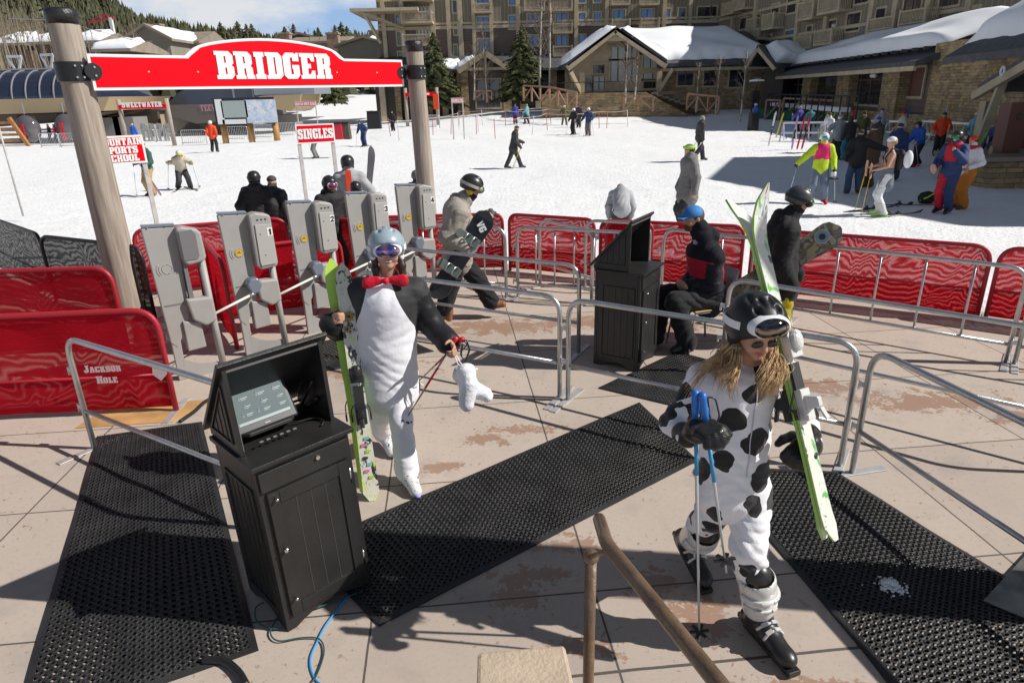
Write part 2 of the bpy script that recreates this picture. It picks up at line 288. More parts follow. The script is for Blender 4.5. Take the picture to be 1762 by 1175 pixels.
class SDF:
    """prims: cone(a,b,ra,rb,flat=(dir,f)) and ell(c,(rx,ry,rz),ax); each with blend k; sub=True cuts"""
    def __init__(s): s.p = []
    def cone(s, a, b, ra, rb=None, k=.03, flat=None, mi=0, sub=False, wr=0): s.p.append(('c', np.array(a, float), np.array(b, float), ra, ra if rb is None else rb, k, flat, mi, sub, wr)); return s
    def ell(s, c, r, ax=None, k=.03, mi=0, sub=False): s.p.append(('e', np.array(c, float), np.array(r, float) if hasattr(r, '__len__') else np.array([r] * 3, float), np.eye(3) if ax is None else np.asarray(ax, float), None, k, None, mi, sub, 0)); return s
    def chain(s, pts, rs, k=.02, mi=0, flat=None, wr=0):
        for i in range(len(pts) - 1): s.cone(pts[i], pts[i + 1], rs[i], rs[i + 1], k, flat, mi, wr=wr)
        return s
    def dist(s, q, P):
        if q[0] == 'c':
            _, a, b, ra, rb, k, flat, mi, sub, wr = q
            if flat is not None:
                n, f = norm(flat[0]), flat[1]
                X = P - a; X = X + (X @ n)[..., None] * n * (1 / f - 1); bb = b - a; bb = bb + (bb @ n) * n * (1 / f - 1)
            else: X = P - a; bb = b - a
            t = np.clip((X @ bb) / (bb @ bb + 1e-12), 0, 1); return np.linalg.norm(X - t[..., None] * bb, axis=-1) - (ra + (rb - ra) * t)
        _, c, r, ax, _, k, _, mi, sub, _ = q
        X = (P - c) @ ax.T; k0 = np.linalg.norm(X / r, axis=-1); k1 = np.linalg.norm(X / (r * r), axis=-1); return k0 * (k0 - 1) / (k1 + 1e-9)
    def bounds(s, q):
        if q[0] == 'c': m = max(q[3], q[4]) * (1.0 if q[6] is None else 1.0); return np.minimum(q[1], q[2]) - m, np.maximum(q[1], q[2]) + m
        m = q[2].max(); return q[1] - m, q[1] + m
    def build(s, cell, wr=0.0, seed=0., clip=None, cutf=None):
        lo = np.min([s.bounds(q)[0] for q in s.p if not q[8]], 0) - 3 * cell - wr; hi = np.max([s.bounds(q)[1] for q in s.p if not q[8]], 0) + 3 * cell + wr
        n = np.ceil((hi - lo) / cell).astype(int) + 1; F = np.full(n, 1.0, np.float64); Bd = np.full(n, 1.0); I = np.zeros(n, np.int16)
        gr = [lo[i] + cell * np.arange(n[i]) for i in range(3)]
        for q in s.p:
            k = q[5]; a, b = s.bounds(q); pad = k + .04 + 3 * cell + wr; i0 = np.maximum(((a - pad - lo) / cell).astype(int), 0); i1 = np.minimum(((b + pad - lo) / cell).astype(int) + 2, n)
            if np.any(i1 <= i0): continue
            sl = tuple(slice(i0[i], i1[i]) for i in range(3)); P = np.stack(np.meshgrid(*[gr[i][sl[i]] for i in range(3)], indexing='ij'), -1)
            d = s.dist(q, P); f = F[sl]
            if wr and not q[8]: d = d + wr * _wr(P, seed)
            if q[8]:
                h = np.clip(.5 - .5 * (f + d) / k, 0, 1); F[sl] = f + (-d - f) * h + k * h * (1 - h)
            else:
                h = np.clip(.5 + .5 * (f - d) / k, 0, 1); F[sl] = f + (d - f) * h - k * h * (1 - h)
                w = d < Bd[sl]; Bd[sl] = np.where(w, d, Bd[sl]); I[sl] = np.where(w, q[7], I[sl])
        if cutf is not None:
            P = np.stack(np.meshgrid(*gr, indexing='ij'), -1); F = np.maximum(F, cutf(P))
        V, Q = surfnets(F, lo, cell)
        ci = np.clip(np.round((V[Q].mean(1) - lo) / cell).astype(int), 0, n - 1) if len(Q) else np.zeros((0, 3), int)
        return V, Q, I[ci[:, 0], ci[:, 1], ci[:, 2]]
def sobj(sd, name, mats, parent, cell, wr=0., seed=0., cutf=None, attrf=None):
    V, Q, mi = sd.build(cell, wr, seed, cutf=cutf)
    if not isinstance(mats, (list, tuple)): mats = [mats]
    return meshobj(name, V, Q, mats, parent, np.minimum(mi, len(mats) - 1), True, attr=({k: f(V) for k, f in attrf.items()} if attrf else None))
# ------------------------------------------------------------------ ground: terrain, snow, plaza
EDGE = np.array([(-40, 13.5), (-12, 11.6), (-7.66, 10.3), (-4.5, 9.6), (-2, 10.3), (0, 10.6), (1.2, 10.0), (3.3, 9.1), (5.5, 7.75), (9, 5.3), (30, -8)], float)
def edge_d(x, y):      # >0 beyond the plaza edge
    return y - np.interp(x, EDGE[:, 0], EDGE[:, 1])
def sm(a, b, t): t = np.clip((t - a) / (b - a), 0, 1); return t * t * (3 - 2 * t)
def snowz(x, y):
    x = np.asarray(x, float); y = np.asarray(y, float); d = edge_d(x, y)
    z = -.06 + .09 * sm(-.1, .25, d) - .38 * sm(.3, 3.5, d)
    z = z + sm(48, 90, y) * (1.35 * sm(-20, 8, x) - .2) - .45 * sm(-12, -30, x) * sm(25, 60, y)
    return z + .02 * np.sin(x * .9 + y * .4) * sm(3, 8, d) + .03 * np.sin(x * .23 - y * .31 + 1) * sm(6, 14, d) + .016 * np.sin(x * 4.1 + 2 * np.sin(y * 1.3)) * np.sin(y * 3.3 + 2 * np.sin(x * 1.7)) * sm(.2, 1, d)
def sheet(xs, ys, zf, name, mat, kind=None, smooth=True):
    X, Y = np.meshgrid(xs, ys); Z = zf(X, Y); V = np.stack([X, Y, Z], -1).reshape(-1, 3); n = len(xs)
    i = np.arange((len(ys) - 1) * n).reshape(len(ys) - 1, n)[:, :-1].ravel(); F = np.stack([i, i + 1, i + n + 1, i + n], 1)
    o = meshobj(name, V, F, mat, smooth=smooth)
    if kind: o['kind'] = kind
    return o
# snow
ms = M('snow', (.90, .915, .93), .62, spec=.25); b = NB(ms)
n1 = b.noise(1.1, 6); n2 = b.noise(9, 7, rough=.65); n3 = b.noise(.35, 3)
sx = b.sep(); far = b.math('DIVIDE', sx[1], 40.0)
c = b.mix(b.ramp(n2.outputs['Fac'], .56, .72), (.91, .92, .935), (.84, .84, .845))
c = b.mix(b.math('MULTIPLY', b.ramp(n1.outputs['Fac'], .56, .74), .4), c, (.74, .73, .71)); b.put(b.b.inputs['Base Color'], c)
v = b.new('TexVoronoi'); v.inputs['Scale'].default_value = 3.2; b.put(v.inputs['Vector'], b.obj())
h = b.math('ADD', b.math('MULTIPLY', n2.outputs['Fac'], .8), b.math('ADD', b.math('MULTIPLY', n1.outputs['Fac'], 1.2), b.math('MULTIPLY', b.ramp(v.outputs['Distance'], 0, .35), .22))); b.bump(h, .6, .10)
xs = np.unique(np.concatenate([np.linspace(-300, -60, 14), np.linspace(-60, -20, 30), np.linspace(-20, 20, 130), np.linspace(20, 60, 40), np.linspace(60, 300, 14)]))
ys = np.unique(np.concatenate([np.linspace(-60, 4, 12), np.linspace(4, 22, 100), np.linspace(22, 110, 90), np.linspace(110, 135, 6)]))
def groundz(x, y):
    z = snowz(x, y); z = z - 4 * sm(4.2, 3.2, y) * sm(.5, -.5, edge_d(x, y) + .3)
    return z
snow = sheet(xs, ys, groundz, 'snow_ground', ms, 'structure')
# low footprints, clods and piles churned up along the fence
# plaza
mc = M('tinted_concrete', (.42, .36, .31), .8); b = NB(mc); s = b.sep()
u = b.math('ADD', s[0], b.math('MULTIPLY', s[1], .093)); w = b.math('SUBTRACT', s[1], b.math('MULTIPLY', s[0], .093))
wob = b.math('MULTIPLY', b.math('SUBTRACT', b.noise(3).outputs['Fac'], .5), .012)
def seam(t, o_, p, wd):
    q = b.math('PINGPONG', b.math('ADD', b.math('ADD', t, -o_), wob), p / 2); return b.math('LESS_THAN', q, wd)
su = seam(u, .70, 1.22, .006); sv = seam(w, 2.95, 1.237, .006)
sv2 = b.math('LESS_THAN', b.math('ABSOLUTE', b.math('ADD', b.math('ADD', w, -2.395), wob)), .009)
sm_ = b.math('MAXIMUM', b.math('MAXIMUM', su, sv), sv2)
nl = b.noise(.8, 6); nm = b.noise(4.5, 8, rough=.62); nf = b.noise(40, 6)
fx = b.math('FLOOR', b.math('DIVIDE', b.math('ADD', u, -.70), 1.22)); fy = b.math('FLOOR', b.math('DIVIDE', b.math('ADD', w, -2.95), 1.237))
cv = b.new('CombineXYZ'); b.put(cv.inputs[0], fx); b.put(cv.inputs[1], fy); wn = b.new('TexWhiteNoise'); b.put(wn.inputs['Vector'], cv.outputs[0])
c0 = b.mix(wn.outputs['Value'], (.44, .365, .31), (.50, .42, .355)); c0 = b.mix(b.math('MULTIPLY', b.ramp(nl.outputs['Fac'], .35, .7), .55), c0, (.54, .455, .385))
c0 = b.mix(b.math('MULTIPLY', b.ramp(nm.outputs['Fac'], .5, .72), .4), c0, (.40, .34, .30)); c0 = b.mix(b.math('MULTIPLY', b.ramp(nf.outputs['Fac'], .52, .7), .4), c0, (.36, .31, .27))
# wet red-brown patches where melt water lies (they dry from their rims inwards, so the outline is ragged)
spots = [(-.15, 3.98, .34, .26), (-.55, 4.35, .3, .14), (.05, 3.12, .38, .12), (.0, 2.95, .2, .12), (.35, 3.4, .34, .12), (.75, 3.05, .2, .2), (.95, 2.75, .25, .25), (1.3, 2.3, .5, .12), (-1.6, 6.3, 1.0, .4), (-.2, 7.5, 1.5, .42), (1.0, 7.6, 1.4, .35), (2.7, 5.6, .7, .3), (3.6, 5.25, 1.0, .32), (4.3, 4.9, .6, .22), (1.75, 7.3, .8, .4), (-2.4, 6.2, .8, .3), (-1.3, 4.6, .22, .4), (-1.1, 5.4, .3, .5), (2.3, 2.9, .18, .12), (.1, 4.9, .5, .12), (-.2, 4.75, .3, .14), (.35, 2.6, .3, .15), (2.0, 5.9, .7, .25)]
fld = None
for (a1, a2, r1, r2) in spots:
    dx = b.math('DIVIDE', b.math('SUBTRACT', s[0], a1), r1); dy = b.math('DIVIDE', b.math('SUBTRACT', s[1], a2), r2)
    d = b.math('SUBTRACT', 1.0, b.math('SQRT', b.math('ADD', b.math('MULTIPLY', dx, dx), b.math('MULTIPLY', dy, dy)))); fld = d if fld is None else b.math('MAXIMUM', fld, d)
nw = b.noise(7.5, 8, rough=.6, dist=.5); nw2 = b.noise(38, 4)
g = b.math('ADD', b.math('MULTIPLY', b.math('MAXIMUM', fld, -.6), .36), b.math('ADD', nw.outputs['Fac'], b.math('MULTIPLY', b.math('SUBTRACT', nw2.outputs['Fac'], .5), .55)))
wet = b.ramp(g, .645, .675); c1 = b.mix(b.math('MULTIPLY', wet, .8), c0, (.34, .20, .13)); dr = b.math('MULTIPLY', b.ramp(b.noise(24, 4, dist=.4).outputs['Fac'], .635, .655), b.ramp(b.noise(1.3, 2).outputs['Fac'], .42, .56)); c1 = b.mix(b.math('MULTIPLY', dr, .8), c1, (.30, .17, .10)); c1 = b.mix(b.math('MULTIPLY', b.ramp(b.noise(2.3, 5).outputs['Fac'], .56, .70), .45), c1, (.30, .27, .25)); c1 = b.mix(sm_, c1, (.10, .085, .075))
b.put(b.b.inputs['Base Color'], c1); b.put(b.b.inputs['Roughness'], b.math('SUBTRACT', .82, b.math('MULTIPLY', wet, .42)))
b.bump(b.math('SUBTRACT', b.math('MULTIPLY', b.math('ADD', nf.outputs['Fac'], nm.outputs['Fac']), .12), b.math('MULTIPLY', sm_, 1.0)), .5, .012)
def plaza_edge():
    p = [(x, y) for x, y in EDGE if -40 < x < 30]; return [(-40, 13.4)] + p + [(20, -2), (20, -12), (-40, -12)]
pz = MB(); pe = plaza_edge(); pz.prism(pe, (0, 0, 0), (1, 0, 0), (0, 1, 0), (0, 0, -.3)); po = pz.build('plaza_paving', mc); po['kind'] = 'structure'
# ------------------------------------------------------------------ common materials
m_alu = M('galvanised_tube', (.56, .57, .58), .36, metal=.85, var=.12, vs=14, bump=.12, bs=90)
m_plate = M('steel_foot', (.60, .60, .60), .5, metal=.55, var=.15, vs=9)
m_rub = M('black_rubber', (.022, .022, .023), .55, var=.5, vs=5, bump=.25, bs=120, spec=.45)
m_holeshade = M('hole_shade', (.006, .006, .006), .9)  # near-black hole bottoms, painting the shade inside the drainage holes
m_redvinyl = M('red_vinyl', (.55, .012, .03), .42, spec=.5)
m_wood = M('weathered_timber', (.38, .33, .27), .85, spec=.2); b = NB(m_wood)
mpn = b.new('Mapping'); mpn.inputs['Scale'].default_value = (14, 14, .8); b.put(mpn.inputs['Vector'], b.obj()); gn = b.noise(2.0, 8, mpn.outputs[0], .6)
c = b.ramp(gn.outputs['Fac'], .3, .7, (.24, .20, .165), (.46, .40, .335)); kn = b.noise(1.3, 3); c = b.mix(b.math('MULTIPLY', b.ramp(kn.outputs['Fac'], .5, .7), .35), c, (.30, .235, .18)); b.put(b.b.inputs['Base Color'], c); b.bump(gn.outputs['Fac'], .5, .012)
m_blk = M('black_steel', (.018, .018, .019), .45, metal=.2, bump=.1)
m_chrome = M('bright_bolt', (.7, .7, .68), .25, metal=1)
m_white = M('white_paint', (.80, .80, .79), .5)
m_signred = M('sign_red', (.80, .0, .010), .5, var=.03, vs=1.5, spec=.12)
m_signwht = M('sign_white', (.84, .84, .83), .4)
# ------------------------------------------------------------------ rubber mats (sunk holes, shade painted on their bottoms)
def mat_mesh(c4, nu, nv, label, curl=None, name='rubber_mat'):
    P00, P10, P11, P01 = [np.array(c, float) for c in c4]     # u runs P00->P10, v runs P00->P01
    V = []; F = []; K = 8
    du, dv = 1.0 / nu, 1.0 / nv; ang = [2 * math.pi * k / K + math.pi / 8 for k in range(K)]
    def W_(u, v, z):
        p = P00 * (1 - u) * (1 - v) + P10 * u * (1 - v) + P11 * u * v + P01 * (1 - u) * v
        zz = z + .005 * math.sin(u * 7 + v * 11) * math.sin(v * 5) ** 2
        return (p[0], p[1], zz + (curl(u, v) if curl else 0))
    T = .018
    sq = [(1, .41), (.41, 1), (-.41, 1), (-1, .41), (-1, -.41), (-.41, -1), (.41, -1), (1, -.41)]
    for i in range(nu):
        for j in range(nv):
            n0 = len(V); cu, cv_ = (i + .5) * du, (j + .5) * dv; sh = .0
            for a, b_ in sq: V.append(W_(cu + a * du / 2, cv_ + b_ * dv / 2, T))
            for q in ang: V.append(W_(cu + math.cos(q) * du * .33, cv_ + math.sin(q) * dv * .30, T + .0035))
            for q in ang: V.append(W_(cu + math.cos(q) * du * .27, cv_ + math.sin(q) * dv * .24, T + .001))
            for q in ang: V.append(W_(cu + math.cos(q) * du * .25, cv_ + math.sin(q) * dv * .22, .004))
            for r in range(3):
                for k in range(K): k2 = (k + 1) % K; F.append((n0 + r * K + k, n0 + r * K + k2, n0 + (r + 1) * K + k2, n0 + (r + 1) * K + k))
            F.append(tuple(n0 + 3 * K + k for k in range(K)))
    nb = len(F); n0 = len(V)
    e = .03; eu = e / np.linalg.norm(P10 - P00); ev = e / np.linalg.norm(P01 - P00)
    ring = [[(0, 0), (1, 0), (1, 1), (0, 1)], [(-eu, -ev), (1 + eu, -ev), (1 + eu, 1 + ev), (-eu, 1 + ev)]]
    seg = 24
    def loop(r, z):
        o = []
        for k in range(4):
            a, b_ = ring[r][k], ring[r][(k + 1) % 4]
            for t in range(seg): tt = t / seg; o.append(W_(a[0] + (b_[0] - a[0]) * tt, a[1] + (b_[1] - a[1]) * tt, z))
        return o
    V += loop(0, T) + loop(1, T - .006) + loop(1, .002); S4 = 4 * seg
    for r in range(2):
        for k in range(S4): k2 = (k + 1) % S4; F.append((n0 + r * S4 + k, n0 + (r + 1) * S4 + k, n0 + (r + 1) * S4 + k2, n0 + r * S4 + k2))
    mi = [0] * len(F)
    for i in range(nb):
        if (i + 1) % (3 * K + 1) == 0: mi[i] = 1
    o = meshobj(name, V, F, [m_rub, m_holeshade], None, mi, at=tuple(P00)); 
    return tag(o, label, 'mat', 'perforated rubber mats on the paving')
def g3(px, py, z=0.0): p = G(px, py, z); return (p[0], p[1], 0)
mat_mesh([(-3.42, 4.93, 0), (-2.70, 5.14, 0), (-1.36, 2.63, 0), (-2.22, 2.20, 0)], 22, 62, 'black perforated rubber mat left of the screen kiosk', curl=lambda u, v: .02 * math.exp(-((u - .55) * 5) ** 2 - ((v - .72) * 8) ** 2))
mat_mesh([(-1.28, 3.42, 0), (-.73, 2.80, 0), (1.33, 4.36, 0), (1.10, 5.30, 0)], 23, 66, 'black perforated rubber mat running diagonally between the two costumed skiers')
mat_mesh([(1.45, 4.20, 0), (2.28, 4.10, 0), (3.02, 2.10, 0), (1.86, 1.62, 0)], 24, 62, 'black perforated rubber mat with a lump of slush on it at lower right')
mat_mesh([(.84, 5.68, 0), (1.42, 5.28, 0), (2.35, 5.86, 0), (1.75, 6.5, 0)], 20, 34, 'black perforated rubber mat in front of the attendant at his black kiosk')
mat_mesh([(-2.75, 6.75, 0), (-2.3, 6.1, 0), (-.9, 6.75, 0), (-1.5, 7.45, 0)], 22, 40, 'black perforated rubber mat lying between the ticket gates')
# slush
def lump(c, r, seed, n=170):
    mb = MB(); rs = random.Random(seed)
    for k in range(n):
        q = rs.uniform(0, 6.28); d = abs(rs.gauss(0, .45)) * r; e = rs.uniform(.003, .011) * (1.5 - min(1, d / r))
        mb.ball((c[0] + d * math.cos(q), c[1] + d * math.sin(q), c[2] + e * .4 + max(0, .03 * (1 - d / r) * rs.random())), (e * 1.3, e, e * .7), 6, 4)
    return mb
m_slush = M('slush', (.75, .78, .80), .25, spec=.6, bump=.3, bs=80)
p = G(1533, 1010, .02); tag(lump(p, .10, 3).build('slush_lump', m_slush, smooth=True, at=(p[0], p[1], .02)), 'small lump of melting slush on the lower right rubber mat', 'slush', kind='stuff')
# ------------------------------------------------------------------ barriers
def barrier_local(Ln, kind, h=.95, r=.0215, mid=.34, nb=5, rc=.17, hooks=True):
    """a crowd barrier in its own frame: x along it, from 0 to Ln; returns parts"""
    root = empty('crowd_barrier', (0, 0, 0)); mb = MB()
    mb.tube(rot2([((0, 0, .012), 0), ((0, 0, h), rc), ((Ln, 0, h), rc), ((Ln, 0, .012), 0)], 8), r, 12); mb.build('frame', m_alu, root, True, local=True)
    lo = mid if kind == 'rail' else .19
    mb = MB(); mb.tube([(0, 0, lo), (Ln, 0, lo)], r * .82, 10); mb.build('lower_rail', m_alu, root, True, local=True)
    if kind == 'bars':
        for k in range(1, nb + 1):
            x = Ln * k / (nb + 1); mb = MB(); mb.tube([(x, 0, lo), (x, 0, h)], r * .55, 8); mb.build('upright', m_alu, root, True, local=True)
    for x in (0, Ln):
        s_ = 1 if x == 0 else -1
        mb = MB(); mb.box((x, 0, .006), (.062, .56, .008)); mb.build('foot_plate', m_plate, root, local=True, bevel=.003)
    if hooks:
        for z in (h * .72, lo + .03): mb = MB(); mb.box((-r - .02, 0, z), (.05, .03, .035)); mb.box((-r - .042, 0, z - .03), (.008, .03, .04)); mb.build('hook', m_plate, root, local=True)
    return root
def bplace(p0, p1, kind, label, **k):
    p0 = np.array(p0, float); p1 = np.array(p1, float); d = p1 - p0; Ln = float(np.hypot(d[0], d[1]))
    r = barrier_local(Ln, kind, **k); r.location = (p0[0], p0[1], k.get('z', 0) if False else 0); r.rotation_euler = (0, 0, math.atan2(d[1], d[0])); return tag(r, label, 'barrier', 'steel barriers marking the lift lanes')
bplace((-3.37, 4.76), (-1.52, 3.62), 'rail', 'steel two-rail barrier passing behind the screen kiosk over the left mat')
bplace((-1.55, 6.58), (.42, 5.50), 'rail', 'steel two-rail barrier behind the penguin costume, ending beside the dark kiosk shadow')
bplace((.49, 5.44), (2.36, 4.22), 'rail', 'steel two-rail barrier behind the cow costume, before the attendant kiosk')
bplace((2.40, 4.12), (2.86, 1.95), 'rail', 'steel two-rail barrier sloping to the right edge beside the slush')
bplace((-1.45, 7.70), (.70, 6.58), 'rail', 'steel two-rail barrier directly behind the walking snowboarder at waist height')
bplace((2.02, 5.95), (4.25, 4.0), 'rail', 'steel two-rail barrier running to the right edge behind the slanting one')
bplace((3.24, 7.35), (4.85, 6.05), 'bars', 'steel barred barrier beside the yellow trousers', nb=4)
bplace((4.9, 6.0), (6.6, 4.8), 'bars', 'steel barred barrier cut by the right edge of the view', nb=4)
bplace((.10, 8.75), (1.55, 8.15), 'bars', 'steel barred barrier left of the attendant kiosk with five uprights')
bplace((-1.75, 9.3), (-.06, 8.70), 'bars', 'steel barred barrier in front of the walking snowboarder feet')
bplace((1.95, 8.35), (3.15, 7.45), 'bars', 'steel barred barrier behind the seated attendant', nb=3)
bplace((.42, 9.2), (1.05, 8.35), 'rail', 'short steel barrier set crosswise behind the barred one')
bplace((1.05, 9.1), (1.85, 8.7), 'rail', 'steel two-rail barrier in front of the bending man')
# ------------------------------------------------------------------ red mesh fence panels
m_mesh = M('red_mesh', (.50, .012, .03), .85, spec=.08); b = NB(m_mesh); s = b.sep()
out = m_mesh.node_tree.nodes['Material Output']
tr = b.new('BsdfTransparent'); tl = b.new('BsdfTranslucent'); tl.inputs['Color'].default_value = (.80, .015, .035, 1)
m1 = b.new('MixShader'); m1.inputs[0].default_value = .45; b.put(m1.inputs[1], b.b.outputs[0]); b.put(m1.inputs[2], tl.outputs[0])
wv = b.noise(1.6, 2, dist=1.2); mo = b.math('SINE', b.math('MULTIPLY', b.math('ADD', s[2], b.math('MULTIPLY', wv.outputs['Fac'], .55)), 95.0))
op = b.math('ADD', .74, b.math('MULTIPLY', mo, .15)); hem = b.math('LESS_THAN', s[2], .36); op = b.math('MINIMUM', 1.0, b.math('ADD', op, b.math('MULTIPLY', hem, .18)))
m2 = b.new('MixShader'); b.put(m2.inputs[0], op); b.put(m2.inputs[1], tr.outputs[0]); b.put(m2.inputs[2], m1.outputs[0]); b.l.new(m2.outputs[0], out.inputs[0])
b.bump(b.noise(5, 3).outputs['Fac'], .3, .02)
m_bmesh = M('black_mesh', (.03, .03, .032), .6); b = NB(m_bmesh); s = b.sep(); out = m_bmesh.node_tree.nodes['Material Output']; tr = b.new('BsdfTransparent'); m2 = b.new('MixShader')
wv = b.noise(2.2, 2, dist=1); mo = b.math('SINE', b.math('MULTIPLY', b.math('ADD', s[2], b.math('MULTIPLY', wv.outputs['Fac'], .6)), 70.0)); b.put(m2.inputs[0], b.math('ADD', .74, b.math('MULTIPLY', mo, .12))); b.put(m2.inputs[1], tr.outputs[0]); b.put(m2.inputs[2], b.b.outputs[0]); b.l.new(m2.outputs[0], out.inputs[0])
m_redtube = M('red_sleeved_tube', (.42, .015, .03), .45, bump=.2, bs=40)
m_logo = M('faded_print', (.62, .50, .50), .6)
def mesh_fence(p0, p1, label, h=.97, cloth=None, tube=None, logo=None, z0=0.0, rc=.2, sag=.016, kind='red'):
    cloth = cloth or m_mesh; tube = tube or m_redtube
    p0 = np.array([p0[0], p0[1], z0]); p1 = np.array([p1[0], p1[1], z0]); d = p1 - p0; Ln = np.hypot(*d[:2]); u = d / Ln; n = np.array([-u[1], u[0], 0])
    r = empty('mesh_fence_panel', p0, label, 'fence', ('red' if kind == 'red' else 'black') + ' mesh fence panels')
    mb = MB(); up = np.array([0, 0, 1.0])
    mb.tube(rot2([(p0 + up * .01, 0), (p0 + up * h, rc), (p1 + up * h, rc), (p1 + up * .01, 0)], 7), .024, 10); mb.build('frame', tube, r, True)
    nu, nv = 40, 14; V = []; F = []; sd = random.uniform(0, 9)
    for j in range(nv + 1):
        for i in range(nu + 1):
            a = i / nu * Ln; z = .05 + (h - .05) * j / nv
            e = min(a, Ln - a); top = h if e > rc else h - rc + math.sqrt(max(0, rc * rc - (rc - e) ** 2)); z = min(z, top)
            w_ = sag * (math.sin(a * 4.3 + sd) * math.sin(z * 3.2) + .3 * math.sin(a * 9 + z * 5 + sd * 2) + .6 * mnoise.noise(Vector((a * 2.2, z * 3, sd)))) * min(1, e / .15)
            V.append(p0 + u * a + up * z + n * (w_ * .8 + .0))
    for j in range(nv):
        for i in range(nu): k = j * (nu + 1) + i; F.append((k, k + 1, k + nu + 2, k + nu + 1))
    o = meshobj('netting', V, F, cloth, r, smooth=True)
    sl = o.modifiers.new('thick', 'SOLIDIFY'); sl.thickness = .002
    mb = MB(); mb.tube([p0 + up * .36 , p1 + up * .36], .012, 6); mb.build('cross_rail', tube, r, True)
    for p in (p0, p1): mb = MB(); mb.box(p + up * .005, (.06, .5, .008), ax=(u, n, up)); mb.build('foot_plate', m_plate, r)
    if logo:
        c = p0 + u * logo[0] + up * logo[1] - n * .075 * (1 if logo[2] > 0 else -1); ex = u if logo[2] > 0 else -u; k = logo[3]
        lettering('JACKSON', c + up * .055 * k * 1.2, ex, up, .055 * k, m_logo, r, 'lettering', caps=.8); lettering('HOLE', c - up * .02 * k, ex, up, .055 * k, m_logo, r, 'lettering', caps=.8)
        mb = MB(); mb.prism([(-.05, .1), (.05, .1), (.06, .03), (0, -.03), (-.06, .03)], c + ex * .36 * k, ex, up, -n * .002); mb.build('emblem', m_logo, r)
    return r
R1 = [(-2.3, 10.25), (-.05, 10.15), (1.25, 9.5), (3.2, 8.65), (5.35, 7.35), (5.45, 7.25), (7.4, 5.7)]
mesh_fence((-2.35, 10.15), (-.1, 10.2), 'red mesh fence panel behind the walking snowboarder', rc=.15, h=.88)
mesh_fence((-.0, 10.15), (1.22, 9.52), 'red mesh fence panel left of the bending man', rc=.15, h=.88)
mesh_fence((1.3, 9.45), (3.1, 8.75), 'red mesh fence panel behind the seated attendant', rc=.15, h=.88)
mesh_fence((3.2, 8.68), (5.42, 7.35), 'red mesh fence panel with rippled pattern right of the held snowboard', h=.86)
mesh_fence((5.5, 7.32), (7.4, 6.0), 'red mesh fence panel cut by the right edge', h=.86)
mesh_fence((1.35, 9.2), (1.95, 9.05), 'short red draped panel in front of the bending man', rc=.12, h=.9)
mesh_fence((-5.8, 5.22), (-3.02, 5.42), 'large red mesh fence panel with printed lettering at bottom left', logo=(2.32, .36, 1, 1.2), h=.95)
mesh_fence((-7.2, 6.9), (-4.28, 7.0), 'red mesh fence panel just behind the lettered one', h=.95)
mesh_fence((-4.0, 8.55), (-3.05, 6.95), 'red mesh fence panel seen behind the two leftmost ticket gates', h=1.0)
mesh_fence((-3.75, 7.9), (-2.2, 8.6), 'red mesh fence panel behind the gate numbered 1', h=.9)
mesh_fence((-5.2, 9.2), (-3.3, 9.9), 'red mesh fence panel at the snow edge behind the leftmost gate', h=.95)
mesh_fence((-3.1, 9.9), (-1.5, 9.3), 'red mesh fence panel behind the gates numbered 1 and 2', h=.95)
mesh_fence((-8.9, 11.3), (-6.45, 9.15), 'black mesh fence panel at the left edge on the snow line', cloth=m_bmesh, tube=m_blk, kind='black', h=.93)
mesh_fence((-6.38, 9.05), (-4.55, 8.15), 'black mesh fence panel behind the big timber post', cloth=m_bmesh, tube=m_blk, kind='black', h=.93)
mesh_fence((-14.5, 15.2), (-12.1, 15.0), 'faded red mesh fence panel on the snow at the left edge', h=.95, z0=-.3)
# ------------------------------------------------------------------ timber posts and the big sign
def post(base, top, r0, r1, label, crackdir):
    b_ = np.array(base, float); t_ = np.array(top, float); d = t_ - b_; H = np.linalg.norm(d); a = norm(d)
    root = empty('timber_post', base, label, 'post', 'timber posts carrying the big red sign')
    V = []; F = []; n = 40; k = 40; sd = random.uniform(0, 9); ux = norm(np.cross(a, (0, 1, 0))); uy = np.cross(a, ux)
    for i in range(k + 1):
        t = i / k; r = r0 + (r1 - r0) * t
        for j in range(n):
            q = 2 * math.pi * j / n; dq = (q - crackdir - .35 * math.sin(t * 4 + sd) + math.pi) % (2 * math.pi) - math.pi
            rr = r * (1 + .02 * math.sin(3 * q + sd) + .012 * math.sin(7 * q + t * 9)) - .035 * math.exp(-(dq / .075) ** 2) * (math.sin(t * math.pi) ** .4)
            V.append(b_ + d * t + rr * (ux * math.cos(q) + uy * math.sin(q)))
    for i in range(k):
        for j in range(n): F.append((i * n + j, i * n + (j + 1) % n, (i + 1) * n + (j + 1) % n, (i + 1) * n + j))
    F.append(tuple(k * n + j for j in range(n))); o = meshobj('trunk', V, F, m_wood, root, smooth=True)
    mb = MB(); mb.lathe([(r1 * 1.04, H - .13), (r1 * 1.05, H + .01), (r1 * .9, H + .03), (.01, H + .035)], b_, 28, ax=(ux, uy, a)); mb.build('cap', M('cap_tar', (.02, .02, .02), .4, bump=.5, bs=30), root, True)
    return root
p1 = post((-4.88, 8.2, 0), (-4.88, 8.2, 3.55), .190, .158, 'thick cracked timber post holding the left end of the big sign', rad(255))
p2 = post((-1.36, 11.4, -.3), (-1.42, 11.4, 3.36), .155, .132, 'thinner timber post holding the right end of the big sign', rad(200))
sa = np.array([-4.66, 8.13, 0]); sb = np.array([-1.60, 11.3, 0]); su_ = norm(sb - sa); Ls = np.linalg.norm(sb - sa); sn = np.array([su_[1], -su_[0], 0])
root = empty('lift_sign', (sa + sb) / 2 + np.array([0, 0, 2.73]), 'big red sign board with white slab lettering BRIDGER hung between two timber posts', 'sign')
